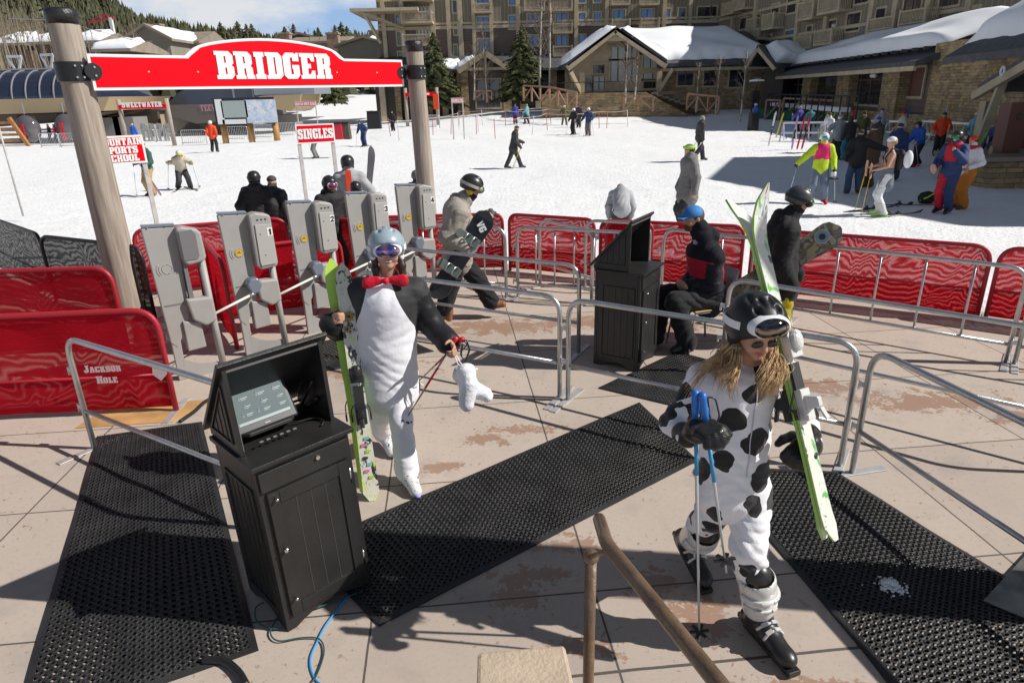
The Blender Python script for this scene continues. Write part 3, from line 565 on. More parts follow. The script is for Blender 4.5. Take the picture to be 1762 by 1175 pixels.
def signpoly(m=0.0):
    a, b_, c_ = 1.08, Ls - 1.06, .0
    P = [(m, m), (Ls - m, m), (Ls - m, .385 - m), (b_ - m * .2, .385 - m)]
    P += [(b_ - m - .05 * 1, .42 - m), (b_ - .12 - m, .475 - m)]
    for t in np.linspace(0, 1, 15)[0:]: x = b_ - .2 - (b_ - a - .4) * t; P.append((x, .51 + .105 * math.sin(math.pi * t) ** .75 - m))
    P += [(a + .12 + m, .475 - m), (a + .04 + m, .42 - m), (a + m, .385 - m), (m, .385 - m)]
    return P
up = np.array([0, 0, 1.0]); o_ = sa + up * 2.73
mb = MB(); mb.prism(signpoly(0), o_, su_, up, -sn * .04); mb.build('board', m_signwht, root)
mb = MB(); mb.prism(signpoly(.032), o_ + sn * .003, su_, up, sn * .002); mb.build('red_face', m_signred, root)
lettering('BRIDGER', o_ + su_ * (Ls / 2 - .02) + up * .115 + su_ * .09 + sn * .006, su_, up, .33, m_signwht, root, wscale=1.0, gap=.7, depth=.004)
mb = MB()
for x in (.62, 1.2, Ls / 2, 3.2, 3.9):
    mb.lathe([(.008, 0), (.008, .006)], o_ + su_ * x + up * .2 + sn * .005, 8, ax=(su_, up, sn))
mb.build('rivets', m_signwht, root)
for s_, e, pc in ((1, sa, np.array([-4.88, 8.2, 0])), (-1, sb, np.array([-1.41, 11.4, 0]))):
    rr = .176 if s_ == 1 else .145
    mb = MB(); mb.lathe([(rr + .004, 2.83), (rr + .012, 2.835), (rr + .012, 3.03), (rr + .004, 3.035)], (pc[0], pc[1], 0), 28); mb.tube([e + up * 2.93 - su_ * .04 * s_, pc + up * 2.93], .02, 8)
    mb.lathe([(.09, 0), (.09, .008)], e + su_ * .03 * s_ + up * 2.93 + sn * .006, 20, ax=(su_, up, sn)); br = mb.build('bracket', m_blk, root, False)
    mb = MB()
    for dz in (-.045, .045): mb.lathe([(.012, 0), (.012, .012)], e + su_ * .045 * s_ + up * (2.93 + dz) + sn * .014, 6, ax=(su_, up, sn)); 
    for q in (0, 1):
        for dz in (-.06, .06): mb.lathe([(.012, 0), (.012, .012)], np.array([pc[0], pc[1], 2.93 + dz]) + (sn * (rr + .012)) + su_ * (q * .07 - .035), 6, ax=(su_, up, sn))
    mb.build('bolts', m_chrome, br)
# ------------------------------------------------------------------ small pole signs
m_post = M('grey_square_post', (.50, .47, .44), .7, var=.15, vs=8)
def pole_sign(pl_, pr_, zb, zt, zpb, lines, label, cat='sign', w=.075, name='pole_sign', size=.12, group=None, pcol=None, ext=.02, sidepost=True, thick=.02):
    pl_ = np.array(pl_, float); pr_ = np.array(pr_, float); u = norm(pr_ - pl_); n = np.array([u[1], -u[0], 0]); Ln = np.linalg.norm(pr_ - pl_); z0 = pl_[2]
    r = empty(name, pl_, label, cat, group)
    for p in (pl_, pr_): mb = MB(); mb.box(p + up * (zt - z0) / 2, (w, w, zt - z0), ax=(u, np.cross(up, u), up)); mb.build('pole', pcol or m_post, r, bevel=.003)
    c = (pl_ + pr_) / 2; f = c + n * (w / 2 + .002); f[2] = (zpb + zt) / 2 + ext
    hh = zt - zpb + 2 * ext
    mb = MB(); mb.box(f + n * thick / 2, (Ln + .1, thick, hh), ax=(u, np.cross(up, u), up)); mb.build('board', m_signwht, r)
    mb = MB(); bd = hh * .07; mb.box(f + n * (thick + .002), (Ln + .1 - 2 * bd, .003, hh - 2 * bd), ax=(u, np.cross(up, u), up)); mb.build('red_face', m_signred, r)
    k = len(lines); lh = (hh - 2 * bd) / (k + .35 * k)
    for i, t in enumerate(lines):
        zc = f[2] + (hh / 2 - bd) - (i + .5) * (hh - 2 * bd) / k - size / 2
        lettering(t, f * [1, 1, 0] + up * zc + n * (thick + .006), u, up, size, m_signwht, r, gap=.5, wscale=min(1, (Ln + .04) / (sum((GL[c_][0] if c_ != ' ' else 5) + .5 for c_ in t) * size / 14)))
    return r
def snow_at(px, py, it=12):     # where the view ray of a pixel meets the snow
    z = -.3
    for _ in range(it): q = G(px, py, z); z = float(snowz(q[0], q[1]))
    return np.array([q[0], q[1], z])
a = np.array([-4.55, 15.2, -.35]); bb = np.array([-3.65, 15.6, -.35])
def at_depth(px, py, Y): return A(px, py, Y)
zt = A(511, 218, 15.2)[2]; zb = A(515, 248, 15.2)[2]
xl = A(513, 232, 15.2)[0]; xr = A(571, 230, 15.5)[0]
pole_sign((xl, 15.2, -.35), (xr, 15.5, -.35), 0, zt, zb, ['SINGLES'], 'red and white SINGLES lane sign on two grey poles behind the ticket gates', size=.21)
zt = A(240, 236, 12.6)[2]; zb = A(243, 280, 12.6)[2]; xl = A(165, 244, 12.2)[0]; xr = A(240, 240, 12.6)[0]
pole_sign((xl, 12.2, -.35), (xr, 12.6, -.35), 0, zt, zb, ['MOUNTAIN', 'SPORTS', 'SCHOOL'], 'red and white MOUNTAIN SPORTS SCHOOL sign partly hidden by the thick timber post', size=.12)
q0 = G(40, 372, -.2); q1 = A(-8, 190, q0[1]); mb = MB(); mb.tube([(q1[0], q0[1] - .05, q1[2] + .4), q0], .024, 8); tag(mb.build('leaning_pole', m_post, smooth=True, at=tuple(q0)), 'grey pole leaning at the left edge beside the faded red fence', 'pole')
# ------------------------------------------------------------------ ticket gates
m_gate = M('gate_grey_plastic', (.34, .33, .315), .5, var=.06, vs=3, bump=.06, bs=200)
m_gateD = M('gate_dark_grey', (.17, .17, .17), .55); m_gateL = M('gate_light_lid', (.42, .41, .39), .45, var=.05, vs=3); m_yel = M('yellow_disc', (.62, .42, .03), .5)
m_hub = M('arm_hub', (.16, .19, .24), .3, coat=.4); m_arm = M('white_arm', (.72, .70, .64), .35)
def gate(p, d, num, arm, label, closed_head=True):
    d = norm(np.array([d[0], d[1], 0])); w = np.array([d[1], -d[0], 0]); p = np.array([p[0], p[1], 0.0])      # w points towards the camera
    r = empty('ticket_gate', p, label, 'ticket gate', 'row of ticket gates')
    def P(u, v, t=0): return p + d * u + up * v + w * t
    mb = MB(); mb.prism([(-.08, 1.52), (.20, 1.50), (.20, 1.1), (.18, .62), (.02, .34), (-.035, .40)], P(0, 0, -.05), d, up, w * .055); mb.build('side_panel', m_gate, r, bevel=.008)
    mb = MB(); mb.prism([(-.075, 1.525), (.20, 1.505), (.20, 1.53), (-.075, 1.55)], P(0, 0, -.055), d, up, w * .065)
    for uu in (-.03, .12): mb.lathe([(.008, 0), (.008, .006)], P(uu, 1.52, .011), 8, ax=(d, up, w))
    mb.build('top_trim', m_hub, r, bevel=.003)
    mb = MB()
    if closed_head:
        mb.prism([(.19, 1.50), (.26, 1.52), (.39, 1.49), (.41, 1.46), (.42, .98), (.40, .94), (.24, .93), (.20, .97)], P(0, 0, -.05), d, up, w * .15); mb.build('head_box', m_gate, r, bevel=.02)
        mb = MB(); mb.prism([(.235, 1.40), (.40, 1.39), (.405, 1.0), (.39, .975), (.245, .97), (.235, 1.0)], P(0, 0, .101), d, up, w * .012); lid = mb.build('lid', m_gateL, r, bevel=.004)
        mb = MB()
        for uu in (.27, .31, .35): mb.lathe([(.009, 0), (.009, .002)], P(uu, 1.445, .101), 10, ax=(d, up, w))
        for uu, vv in ((.275, 1.3), (.3, 1.08)): mb.lathe([(.006, 0), (.006, .002)], P(uu, vv, .114), 8, ax=(d, up, w))
        mb.build('indicator', m_blk, r)
        mb = MB(); mb.box(P(.375, 1.315, .114), (.052, .002, .085), ax=(d, w, up)); st = mb.build('number_plate', m_signwht, lid)
        lettering(num, P(.375, 1.284, .116), d, up, .062, m_blk, lid, name='number', lift=.001, depth=.001)
    else:
        mb.prism([(.19, 1.50), (.24, 1.51), (.37, 1.47), (.40, 1.43), (.41, 1.20), (.39, 1.16), (.24, 1.14), (.2, 1.18)], P(0, 0, -.05), d, up, w * .14); mb.build('head_box', m_gate, r, bevel=.02)
        mb = MB(); mb.prism([(.205, 1.47), (.32, 1.475), (.35, 1.43), (.35, 1.22), (.33, 1.19), (.21, 1.19)], P(0, 0, .091), d, up, w * .006); mb.build('lid', m_gateD, r, bevel=.006)
        mb = MB(); mb.prism([(.20, 1.2), (.23, 1.18), (.24, .8), (.20, .72)], P(0, 0, -.04), d, up, w * .09); mb.build('inner_column', m_gateD, r)
    top = .93 if closed_head else 1.16
    mb = MB(); mb.tube([P(.375, top + .02, .0), P(.385, .5, .0), P(.40, .0, .0)], .034, 14); mb.build('front_leg', m_gate, r, True)
    mb = MB(); mb.prism([(-.03, .46), (.055, .42), (.045, 0), (-.03, 0)], P(0, 0, -.05), d, up, w * .05); mb.build('rear_leg', m_gate, r, bevel=.006)
    mb = MB(); mb.prism([(.16, .82), (.40, .80), (.41, .56), (.30, .52), (.19, .60)], P(0, 0, -.045), d, up, w * .12); mb.build('arm_housing', m_gate, r, bevel=.02)
    mb = MB(); mb.prism([(.10, .60), (.26, .56), (.27, .30), (.10, .29)], P(0, 0, -.075), d, up, w * .11); mb.build('battery_box', m_gate, r, bevel=.01)
    mb = MB(); pts = [(.04, .0), (.04, .22), (.12, .16), (.2, .125), (.3, .105), (.38, .10), (.38, 0)]; mb.prism(pts, P(0, 0, -.02), d, up, w * .02); mb.build('base_plate', m_gate, r)
    # sensor emblem: rings and arcs pressed into the panel
    mb = MB(); c = P(.065, 1.12, .006)
    for R_ in (.045, .07, .09):
        for sgn in (-1, 1):
            if R_ == .045: a0, a1 = -90, 90
            else: a0, a1 = -38, 38
            pts = [c + (d * math.cos(rad(q)) * sgn + up * math.sin(rad(q))) * R_ for q in np.linspace(a0, a1, 9)]; mb.tube(pts, .004, 5)
    mb.build('emblem', m_gate, r, True)
    if closed_head: mb = MB(); mb.lathe([(.036, 0), (.036, .004)], c, 20, ax=(d, up, w)); dd_ = mb.build('yellow_disc', m_yel, r); mb = MB(); mb.box(c + w * .006, (.05, .002, .006), ax=(d, w, up)); mb.box(c + w * .006 + up * .014, (.02, .002, .012), ax=(d, w, up)); mb.build('emblem_print', M('disc_print', (.28, .16, .02), .6), dd_)
    mb = MB(); mb.box(P(.06, .77, .006), (.17, .004, .014), ax=(d, w, up)); mb.build('slot', m_gateD, r)
    if arm:
        mb = MB(); mb.prism([(.06, .80), (.10, .86), (.18, .86), (.22, .79), (.18, .70), (.10, .69)], P(0, 0, .0), d, up, w * .13); mb.build('arm_hub', m_hub, r, bevel=.02)
        q0 = P(.13, .70, .1); q1 = P(arm[0], arm[1], arm[2]); mb = MB(); k = q0 + (q1 - q0) * .12; mb.tube([q0, k], .021, 12, mi=1); mb.tube([k, q1], .0135, 12); mb.build('arm', [m_arm, m_alu], r, True)
    return r
dG = (.81, .586)
gp = [(-3.28, 6.12), (-2.84, 6.75), (-2.36, 7.42), (-1.86, 8.05), (-1.36, 8.68)]
for i, (p, nm) in enumerate(zip(gp, ['', '1', '2', '3', '4'])):
    nx = None
    if i > 0: q = np.array(gp[i - 1]) - np.array(p) + np.array(dG) * .38; nx = (float(q @ np.array(dG)), .60, float(q @ np.array([dG[1], -dG[0]])))
    gate(p, dG, nm, nx, ['grey ticket gate without a number, leftmost of the row', 'grey ticket gate numbered 1 with a yellow disc', 'grey ticket gate numbered 2 behind the upright ski tips', 'grey ticket gate numbered 3 behind the penguin costume', 'grey ticket gate numbered 4 beside the walking snowboarder'][i], closed_head=i > 0)
# ------------------------------------------------------------------ kiosks
m_kb = M('black_painted_wood', (.020, .0195, .019), .42, var=.25, vs=4, bump=.12, bs=90, spec=.5); m_kb2 = M('black_painted_inside', (.012, .012, .012), .6)
def kiosk(fl, wd, label, screen):
    fl = np.array([*fl, 0.0]); ex = norm(np.array([*wd, 0.0])); ey = np.cross(up, ex); Wd, Dp, Hc = .51, .47, .965
    r = empty('kiosk_cabinet', fl, label, 'kiosk', 'black cabinet kiosks')
    def P(a, b_, c_): return fl + ex * a + ey * b_ + up * c_
    mb = MB(); t = .03
    # plinthless body with arched bottom
    for a0, b0, dirv, nrm, ln in ((0, 0, ex, ey, Wd), (0, Dp, ex, -ey, Wd)):
        poly = [(0, 0), (.05, 0)] + [(.05 + (ln - .1) * k / 8, .05 * math.sin(math.pi * k / 8) + .004) for k in range(1, 8)] + [(ln - .05, 0), (ln, 0), (ln, Hc), (0, Hc)]
        mb.prism(poly, P(a0, b0, 0), dirv, up, nrm * t)
    for a0, nrm in ((0, ex), (Wd, -ex)):
        ln = Dp - 2 * t - .002; poly = [(0, .0), (.04, .0)] + [(.04 + (ln - .08) * k / 8, .05 * math.sin(math.pi * k / 8) + .004) for k in range(1, 8)] + [(ln - .04, 0), (ln, 0), (ln, Hc), (0, Hc)]
        mb.prism(poly, P(a0, t + .001, 0) , ey, up, nrm * t)
    mb.box(P(Wd / 2, Dp / 2, .07), (Wd - 2 * t - .002, Dp - 2 * t - .002, .02), ax=(ex, ey, up))
    mb.build('body', m_kb, r, bevel=.003)
    for a0, nrm in ((-.0, -ex), (Wd, ex)):      # recessed side panel shown as mouldings and boards
        mb = MB()
        for q in (.06, Dp - .085): mb.bar(P(a0, q, .12) + nrm * .004, P(a0, q, .83) + nrm * .004, .012, .012, up=nrm)
        for q in (.12, .83): mb.bar(P(a0, .06, q) + nrm * .005, P(a0, Dp - .085, q) + nrm * .005, .012, .012, up=nrm)
        for k in range(1, 5): qq = .06 + (Dp - .145) * k / 5; mb.bar(P(a0, qq, .13) + nrm * .0015, P(a0, qq, .82) + nrm * .0015, .004, .004, up=nrm)
        mb.build('side_panelling', m_kb, r)
    mb = MB(); mb.box(P(Wd / 2, Dp / 2 - .015, Hc + .014), (Wd + .04, Dp + .04, .026), ax=(ex, ey, up)); mb.build('counter', m_kb, r, bevel=.005)
    mb = MB(); mb.box(P(Wd / 2, -.008, .885), (Wd - .03, .014, .105), ax=(ex, ey, up)); dr = mb.build('drawer_front', m_kb, r, bevel=.003)
    mb = MB(); mb.lathe([(.012, 0), (.011, .012)], P(Wd * .62, -.016, .905), 12, ax=(ex, up, -ey)); mb.build('lock', m_chrome, dr)
    mb = MB(); d0, d1, z0, z1 = .035, Wd - .035, .085, .82
    mb.box(P((d0 + d1) / 2, -.005, (z0 + z1) / 2), (d1 - d0, .01, z1 - z0), ax=(ex, ey, up))
    for q in (d0 + .03, d1 - .03): mb.bar(P(q, -.014, z0), P(q, -.014, z1), .058, .012, up=-ey)
    for q in (z0 + .035, z1 - .035): mb.bar(P(d0 + .06, -.014, q), P(d1 - .06, -.014, q), .068, .0115, up=-ey)
    dv = mb.build('door', m_kb, r, bevel=.002)
    mb = MB()
    for k in range(1, 4): q = d0 + .06 + (d1 - d0 - .12) * k / 4; mb.bar(P(q, -.0108, z0 + .07), P(q, -.0108, z1 - .07), .004, .002, up=-ey)
    mb.build('board_joints', M('joint_line', (.05, .05, .05), .5), dv)
    for z_, q_ in ((.50, d0 + .03), (.79, d0 + .035), (.2, d0 + .03)):
        mb = MB(); R_ = .013 if z_ == .5 else .008; mb.lathe([(.005, 0), (.005, .015), (R_, .02), (R_, .028), (R_ * .6, .032)], P(q_, -.02, z_), 14, ax=(ex, up, -ey)); mb.build('knob', m_chrome, dv, True)
    for z_ in (.72, .2): mb = MB(); mb.tube([P(d1 + .006, -.012, z_ - .045), P(d1 + .006, -.012, z_ + .045)], .006, 8); mb.build('hinge', m_chrome, dv, True)
    # hood: two sloping sides, a sloping back lid, open front
    zb = Hc + .028; fy, by, zt_, zbk = .12, Dp + .02, 1.46, 1.02
    side = [(fy, zb), (by, zb), (by, zbk), (fy + .012, zt_ - .002), (fy, zt_ - .012)]
    for nm, a0 in (('hood_side', 0.0), ('hood_side', Wd - .022)):
        mb = MB(); mb.prism(side, P(a0, 0, 0), ey, up, ex * .022); o = mb.build(nm, m_kb, r, bevel=.002)
        sgn = -1 if a0 == 0 else 1; nn = ex * sgn; aa = 0 if a0 == 0 else Wd
        tri = [(fy + .05, zb + .055), (by - .05, zb + .055), (fy + .055, zt_ - .11)]
        mb = MB()
        for k in range(3): A_, B_ = tri[k], tri[(k + 1) % 3]; mb.bar(P(aa, A_[0], A_[1]) + nn * .004, P(aa, B_[0], B_[1]) + nn * .004, .009, .009, up=nn)
        for k in range(1, 4): qq = fy + .05 + (by - fy - .1) * k / 4.5; hh = zb + .055 + (zt_ - .165 - zb) * (1 - (qq - fy - .05) / (by - fy - .1)); mb.bar(P(aa, qq, zb + .06) + nn * .002, P(aa, qq, hh) + nn * .002, .004, .004, up=nn)
        mb.build('triangle_moulding', m_kb, o)
    mb = MB(); A_ = P(Wd / 2, fy - .02, zt_ + .018); B_ = P(Wd / 2, by + .03, zbk + .0); mb.bar(A_, B_, Wd + .05, .022, up=(B_ - A_) if False else np.cross(ex, B_ - A_)); mb.build('hood_lid', m_kb, r, bevel=.004)
    mb = MB(); mb.bar(P(.02, fy + .01, zt_ - .03), P(Wd - .02, fy + .01, zt_ - .03), .012, .012, up=-ey); mb.build('front_strip', M('strip_grey', (.12, .12, .12), .5), r)
    mb = MB(); mb.box(P(Wd / 2, by - .012, (zb + zbk) / 2), (Wd - .046, .02, zbk - zb - .02), ax=(ex, ey, up)); mb.build('hood_back', m_kb2, r)
    if screen:
        c = P(.20, .285, zb + .145); n = norm(-ey * .86 + up * .5); vx = ex; vy = np.cross(n, vx)
        mb = MB(); mb.box(c, (.335, .225, .03), ax=(vx, vy, n)); tb = mb.build('tablet_computer', M('tablet_casing', (.012, .014, .02), .4), r, bevel=.012)
        ml = M('lit_screen', (.02, .02, .02), .45, spec=.2); nb_ = NB(ml); em = (.085, .12, .125); nb_.b.inputs['Emission Color'].default_value = (*em, 1); nb_.b.inputs['Emission Strength'].default_value = 1.0; nb_.b.inputs['Base Color'].default_value = (.02, .03, .03, 1)
        mb = MB(); mb.box(c + n * .0165 + vy * .012, (.285, .165, .003), ax=(vx, vy, n)); mb.build('screen', ml, tb)
        mk = M('screen_icons', (.04, .05, .08), .4); mw = M('screen_text', (.25, .3, .3), .4); mb = MB()
        for i, y_ in enumerate((.045, .0, -.04)):
            for x_ in ((-.09, 0, .09) if i != 2 else (-.1, -.02)):
                x2 = x_ + .012 * (i % 2); mb.ball(c + n * .0185 + vx * x2 + vy * (y_ + .028), (.006, .006, .001), 8, 4, ax=(vx, vy, n)); mb.prism([(-.008, 0), (.008, 0), (.005, .016), (-.005, .016)], c + n * .0185 + vx * x2 + vy * (y_ + .008), vx, vy, n * .001)
        mb.build('icon', mk, tb)
        mb = MB()
        for i, y_ in enumerate((.045, .0, -.04)):
            for x_ in (-.075, .015, .1): mb.box(c + n * .0185 + vx * (x_ + .01) + vy * (y_ + .02), (.035, .004, .001), ax=(vx, vy, n)); mb.box(c + n * .0185 + vx * (x_ + .005) + vy * (y_ + .012), (.025, .003, .001), ax=(vx, vy, n))
        mb.box(c + n * .0187 + vy * -.062, (.27, .014, .001), ax=(vx, vy, n)); mb.build('screen_line', mw, tb)
        mb = MB(); mb.box(c + n * .0185 - vy * .09, (.03, .006, .001), ax=(vx, vy, n)); mb.build('maker_print', mw, tb)
        mb = MB(); q = c - vy * .12 + n * .03; mb.prism([(-.14, 0), (-.11, -.035), (.11, -.035), (.14, 0), (.12, .012), (-.12, .012)], q - n * .03, vx, norm(-ey * .8 + up * .1) * -1, up * .02)
        bar_ = mb.build('docking_bar', M('dock_plastic', (.03, .03, .03), .45), tb, bevel=.004)
        mb = MB()
        for k in range(6): mb.box(P(.11 + .035 * k, .115, zb + .04), (.018, .012, .004), ax=(ex, ey, up))
        mb.build('button', M('button_grey', (.2, .2, .2), .5), tb)
        mb = MB(); mb.prism([(0, 0), (.02, .0), (.02, .2), (0, .26)], P(.026, .14, zb + .01), ey * 1.0, up, ex * .004); mb.build('side_bracket', M('bracket_steel', (.5, .5, .5), .4, metal=.8), tb)
        mb = MB(); mb.tube(rot2([(P(.42, .1, zb + .008), 0), (P(.46, .13, zb + .01), .02), (P(.44, .2, zb + .015), .03), (P(.33, .22, zb + .02), .03), (P(.3, .4, zb + .05), 0)]), .004, 6); mb.build('cable', m_blk, r, True)
        mb = MB(); mb.tube([P(Wd - .04, .2, zb + .12), P(Wd - .035, .34, zb + .02)], .012, 8); mb.tube([P(Wd - .05, .2, zb + .22), P(Wd - .05, .38, zb + .03)], .008, 8); mb.build('hood_stay', m_blk, r, True)
    return r
kiosk((-1.2, 2.74), (.38, .36), 'tall black cabinet kiosk with a lit touch screen under its open hood', True).rotation_euler = (0, rad(-2), 0)
kiosk((1.22, 6.04), (.50, .80), 'black cabinet kiosk seen from its side in front of the seated attendant', False)
# cables on the paving
def cable(pts, r, mat, label, cat='cable', z=.0):
    P = [(x, y, r + z + .002 * math.sin(i)) for i, (x, y) in enumerate(pts)]; sm_p = []
    for i in range(len(P) - 1):
        a, b_ = np.array(P[max(i - 1, 0)]), np.array(P[i]); c_, d_ = np.array(P[i + 1]), np.array(P[min(i + 2, len(P) - 1)])
        for t in np.linspace(0, 1, 6, endpoint=False): sm_p.append(.5 * ((2 * b_) + (-a + c_) * t + (2 * a - 5 * b_ + 4 * c_ - d_) * t * t + (-a + 3 * b_ - 3 * c_ + d_) * t ** 3))
    sm_p.append(np.array(P[-1])); mb = MB(); mb.tube(sm_p, r, 8); return tag(mb.build('cable', mat, smooth=True, at=tuple(sm_p[0])), label, cat)
def gl(*px): return [tuple(G(x, y)[:2]) for x, y in px]
cable(gl((600, 1010), (592, 1035), (562, 1075), (546, 1105), (534, 1135), (540, 1165), (560, 1185)), .006, M('blue_cord', (.05, .30, .62), .4), 'light blue cord lying in front of the screen kiosk')
cable(gl((625, 1020), (560, 1045), (520, 1060), (480, 1085), (445, 1075), (440, 1050), (455, 1040)), .004, M('green_cord', (.02, .09, .08), .5), 'thin dark green cord looped at the kiosk foot', z=.013)
cable(gl((480, 1062), (466, 1090), (480, 1106), (520, 1100), (550, 1102), (558, 1125), (545, 1165), (530, 1185)), .004, MATS['green_cord'], 'second loop of thin dark green cord under the blue cord', z=.009)
cable(gl((310, 728), (336, 710), (352, 695), (372, 684)), .016, m_blk, 'black hose crossing the paving beside the left mat')
cable(gl((350, 1142), (385, 1142), (410, 1160), (425, 1185)), .02, m_blk, 'black hose curling out from under the left mat')
# ------------------------------------------------------------------ brown stair rail, stone block, steel plate
m_rail = M('brown_painted_steel', (.135, .085, .048), .4, var=.3, vs=10, bump=.25, bs=50, coat=.15)
def D(px, py, t): return EYE + ray(px, py) * t
r = empty('stair_handrail', (.26, 1.98, 0), 'brown painted steel handrail with a bent top end in the foreground', 'handrail')
mb = MB(); mb.tube(rot2([(D(1031, 893, 2.13), 0), (D(1044, 935, 1.95), .03), (D(1240, 1180, 1.38), .01), (D(1400, 1380, 1.1), 0)]), .0205, 16); mb.ball(D(1031, 893, 2.13), .0205, 12, 8); mb.build('rail', m_rail, r, True)
pt = D(1017, 957, 2.32); mb = MB(); mb.tube([(pt[0], pt[1], 0), pt], .021, 16); mb.ball(pt, (.029, .029, .026), 14, 8); mb.build('post', m_rail, r, True)
mb = MB(); mb.tube([pt, D(1042, 948, 2.0)], .009, 8); mb.build('support_arm', m_rail, r, True)
m_stone = M('tan_cast_stone', (.50, .40, .30), .8, var=.12, vs=7, bump=.3, bs=60)
c0 = D(822, 1120, 2.25); zt = c0[2]; c1 = G(972, 1108, zt); c3 = G(1000, 1230, zt); c2 = G(818, 1240, zt)
mb = MB(); mb.prism([(c[0], c[1]) for c in (c2, c3, c1, c0)], (0, 0, zt), (1, 0, 0), (0, 1, 0), (0, 0, -.09)); mb.prism([(c[0] * .97 + .0, c[1] * .97 + .03) for c in (c2, c3, c1, c0)], (0, 0, zt - .09), (1, 0, 0), (0, 1, 0), (0, 0, -(zt - .09)))
tag(mb.build('stone_pillar', m_stone, at=(c0[0], c0[1], 0), bevel=.012), 'tan stone pillar cap at the bottom edge beside the handrail post', 'pillar')
q = [G(1762 + 25, 935), G(1690, 1040), G(1762 + 60, 1095), G(1900, 1000)]
mb = MB(); mb.prism([(c[0], c[1]) for c in q], (0, 0, .03), (1, 0, 0), (0, 1, 0), (0, 0, -.006)); tag(mb.build('steel_plate', M('worn_plate', (.25, .25, .22), .35, metal=.5, var=.4, vs=8), at=tuple(q[1])), 'worn dull metal plate lying at the right edge over the mat', 'plate')
q = G(300, 690); mb = MB(); mb.prism([(-3.75, 5.12), (-2.95, 5.2), (-2.75, 5.65), (-3.7, 5.5)], (0, 0, .006), (1, 0, 0), (0, 1, 0), (0, 0, -.003)); o = mb.build('plywood_sheet', M('plywood', (.52, .30, .12), .6, var=.3, vs=4), at=(-3.3, 5.3, 0)); tag(o, 'thin orange plywood sheet under the red fence foot', 'plywood')
# unseen post added out of frame on the right to cast the foreground shadow
mb = MB(); mb.tube([(4.3, 2.62, 0), (4.3, 2.62, 4.6)], .21, 20); tag(mb.build('timber_post', m_wood, smooth=True, at=(4.3, 2.62, 0)), 'plain timber post standing right of the view whose shadow crosses the mats', 'post')
# ------------------------------------------------------------------ far setting materials
def board_mat(name, c1, c2, sc, axis=0, rough=.8):
    m = M(name, c1, rough); b = NB(m); s = b.sep(); t = b.math('FRACT', b.math('MULTIPLY', s[axis] if axis < 3 else b.math('ADD', s[0], s[1]), sc)); l = b.math('LESS_THAN', t, .16)
    n = b.noise(.6, 5); c = b.mix(b.ramp(n.outputs['Fac'], .3, .7), c1, tuple(x * .78 for x in c1)); b.put(b.b.inputs['Base Color'], b.mix(l, c, c2)); return m
m_brown = board_mat('brown_siding', (.165, .122, .102), (.11, .08, .07), 3.3, 2)
m_olive = board_mat('olive_batten', (.235, .20, .145), (.33, .285, .21), 2.2, 3)
m_trim = M('tan_trim', (.46, .385, .265), .75, var=.15, vs=1.5)
m_glass = M('window_glass', (.10, .17, .30), .06, metal=.25, spec=1.0); m_glassd = M('dark_glass', (.015, .02, .028), .05, spec=1.0); m_glassp = M('pale_blind', (.42, .50, .50), .3, spec=.8)
m_frame = M('window_frame', (.13, .055, .04), .5); m_slate = M('slate_roof', (.075, .075, .082), .7, var=.3, vs=3); m_darkshade = M('dark_shade_brown', (.07, .06, .05), .9)  # last one: dark brown that also paints in the side porch's shade
m_rsnow = M('roof_snow', (.88, .90, .93), .6, spec=.2, var=.03, vs=.6, bump=.4, bs=1.2)
m_ledge = M('ledge_stone', (.30, .23, .14), .85); b = NB(m_ledge); br = b.new('TexBrick'); mpn = b.new('Mapping'); cx = b.new('CombineXYZ'); s = b.sep(); b.put(cx.inputs[0], b.math('ADD', s[0], s[1])); b.put(cx.inputs[1], s[2])
br.inputs['Scale'].default_value = 1.0; br.inputs['Brick Width'].default_value = .5; br.inputs['Row Height'].default_value = .15; br.inputs['Mortar Size'].default_value = .012; br.offset = .37; br.inputs['Color1'].default_value = (.42, .30, .15, 1); br.inputs['Color2'].default_value = (.18, .13, .085, 1); br.inputs['Mortar'].default_value = (.07, .055, .04, 1); br.inputs['Bias'].default_value = -.1
wn = b.noise(1.2, 3); b.put(br.inputs['Vector'], cx.outputs[0]); vq = b.new('TexVoronoi'); vq.inputs['Scale'].default_value = 2.6; mq = b.new('Mapping'); mq.inputs['Scale'].default_value = (1, 1.9, 1); b.put(mq.inputs['Vector'], cx.outputs[0]); b.put(vq.inputs['Vector'], mq.outputs[0]); c = b.mix(.55, br.outputs['Color'], b.ramp(vq.outputs['Color'], .2, .8, (.12, .09, .06), (.55, .41, .21))); 
b.put(b.b.inputs['Base Color'], b.mix(b.ramp(wn.outputs['Fac'], .4, .65), c, br.outputs['Color'])); b.bump(br.outputs['Fac'], .5, -.02)
m_rust = M('rusty_timber', (.30, .16, .10), .8, var=.2, vs=2)
class Plane:        # an upright wall surveyed from two ground points
    def __init__(s, p0, p1): s.p0 = np.array([p0[0], p0[1], 0.]); s.p1 = np.array([p1[0], p1[1], 0.]); s.u = norm(s.p1 - s.p0); s.n = np.array([s.u[1], -s.u[0], 0]); s.L = np.linalg.norm(s.p1 - s.p0)
    def at(s, px, py): r = ray(px, py); t = ((s.p0 - EYE) @ s.n) / (r @ s.n); return EYE + r * t
    def uv(s, px, py): q = s.at(px, py); return (q - s.p0) @ s.u, q[2]
    def P(s, u, v, o=0): return s.p0 + s.u * u + up * v + s.n * o
    def ax(s): return (s.u, np.cross(up, s.u), up)
def wbox(pl, mb, u0, u1, z0, z1, o0, o1, mi=0): mb.box(pl.P((u0 + u1) / 2, (z0 + z1) / 2, (o0 + o1) / 2), (u1 - u0, abs(o1 - o0), z1 - z0), ax=pl.ax(), mi=mi)
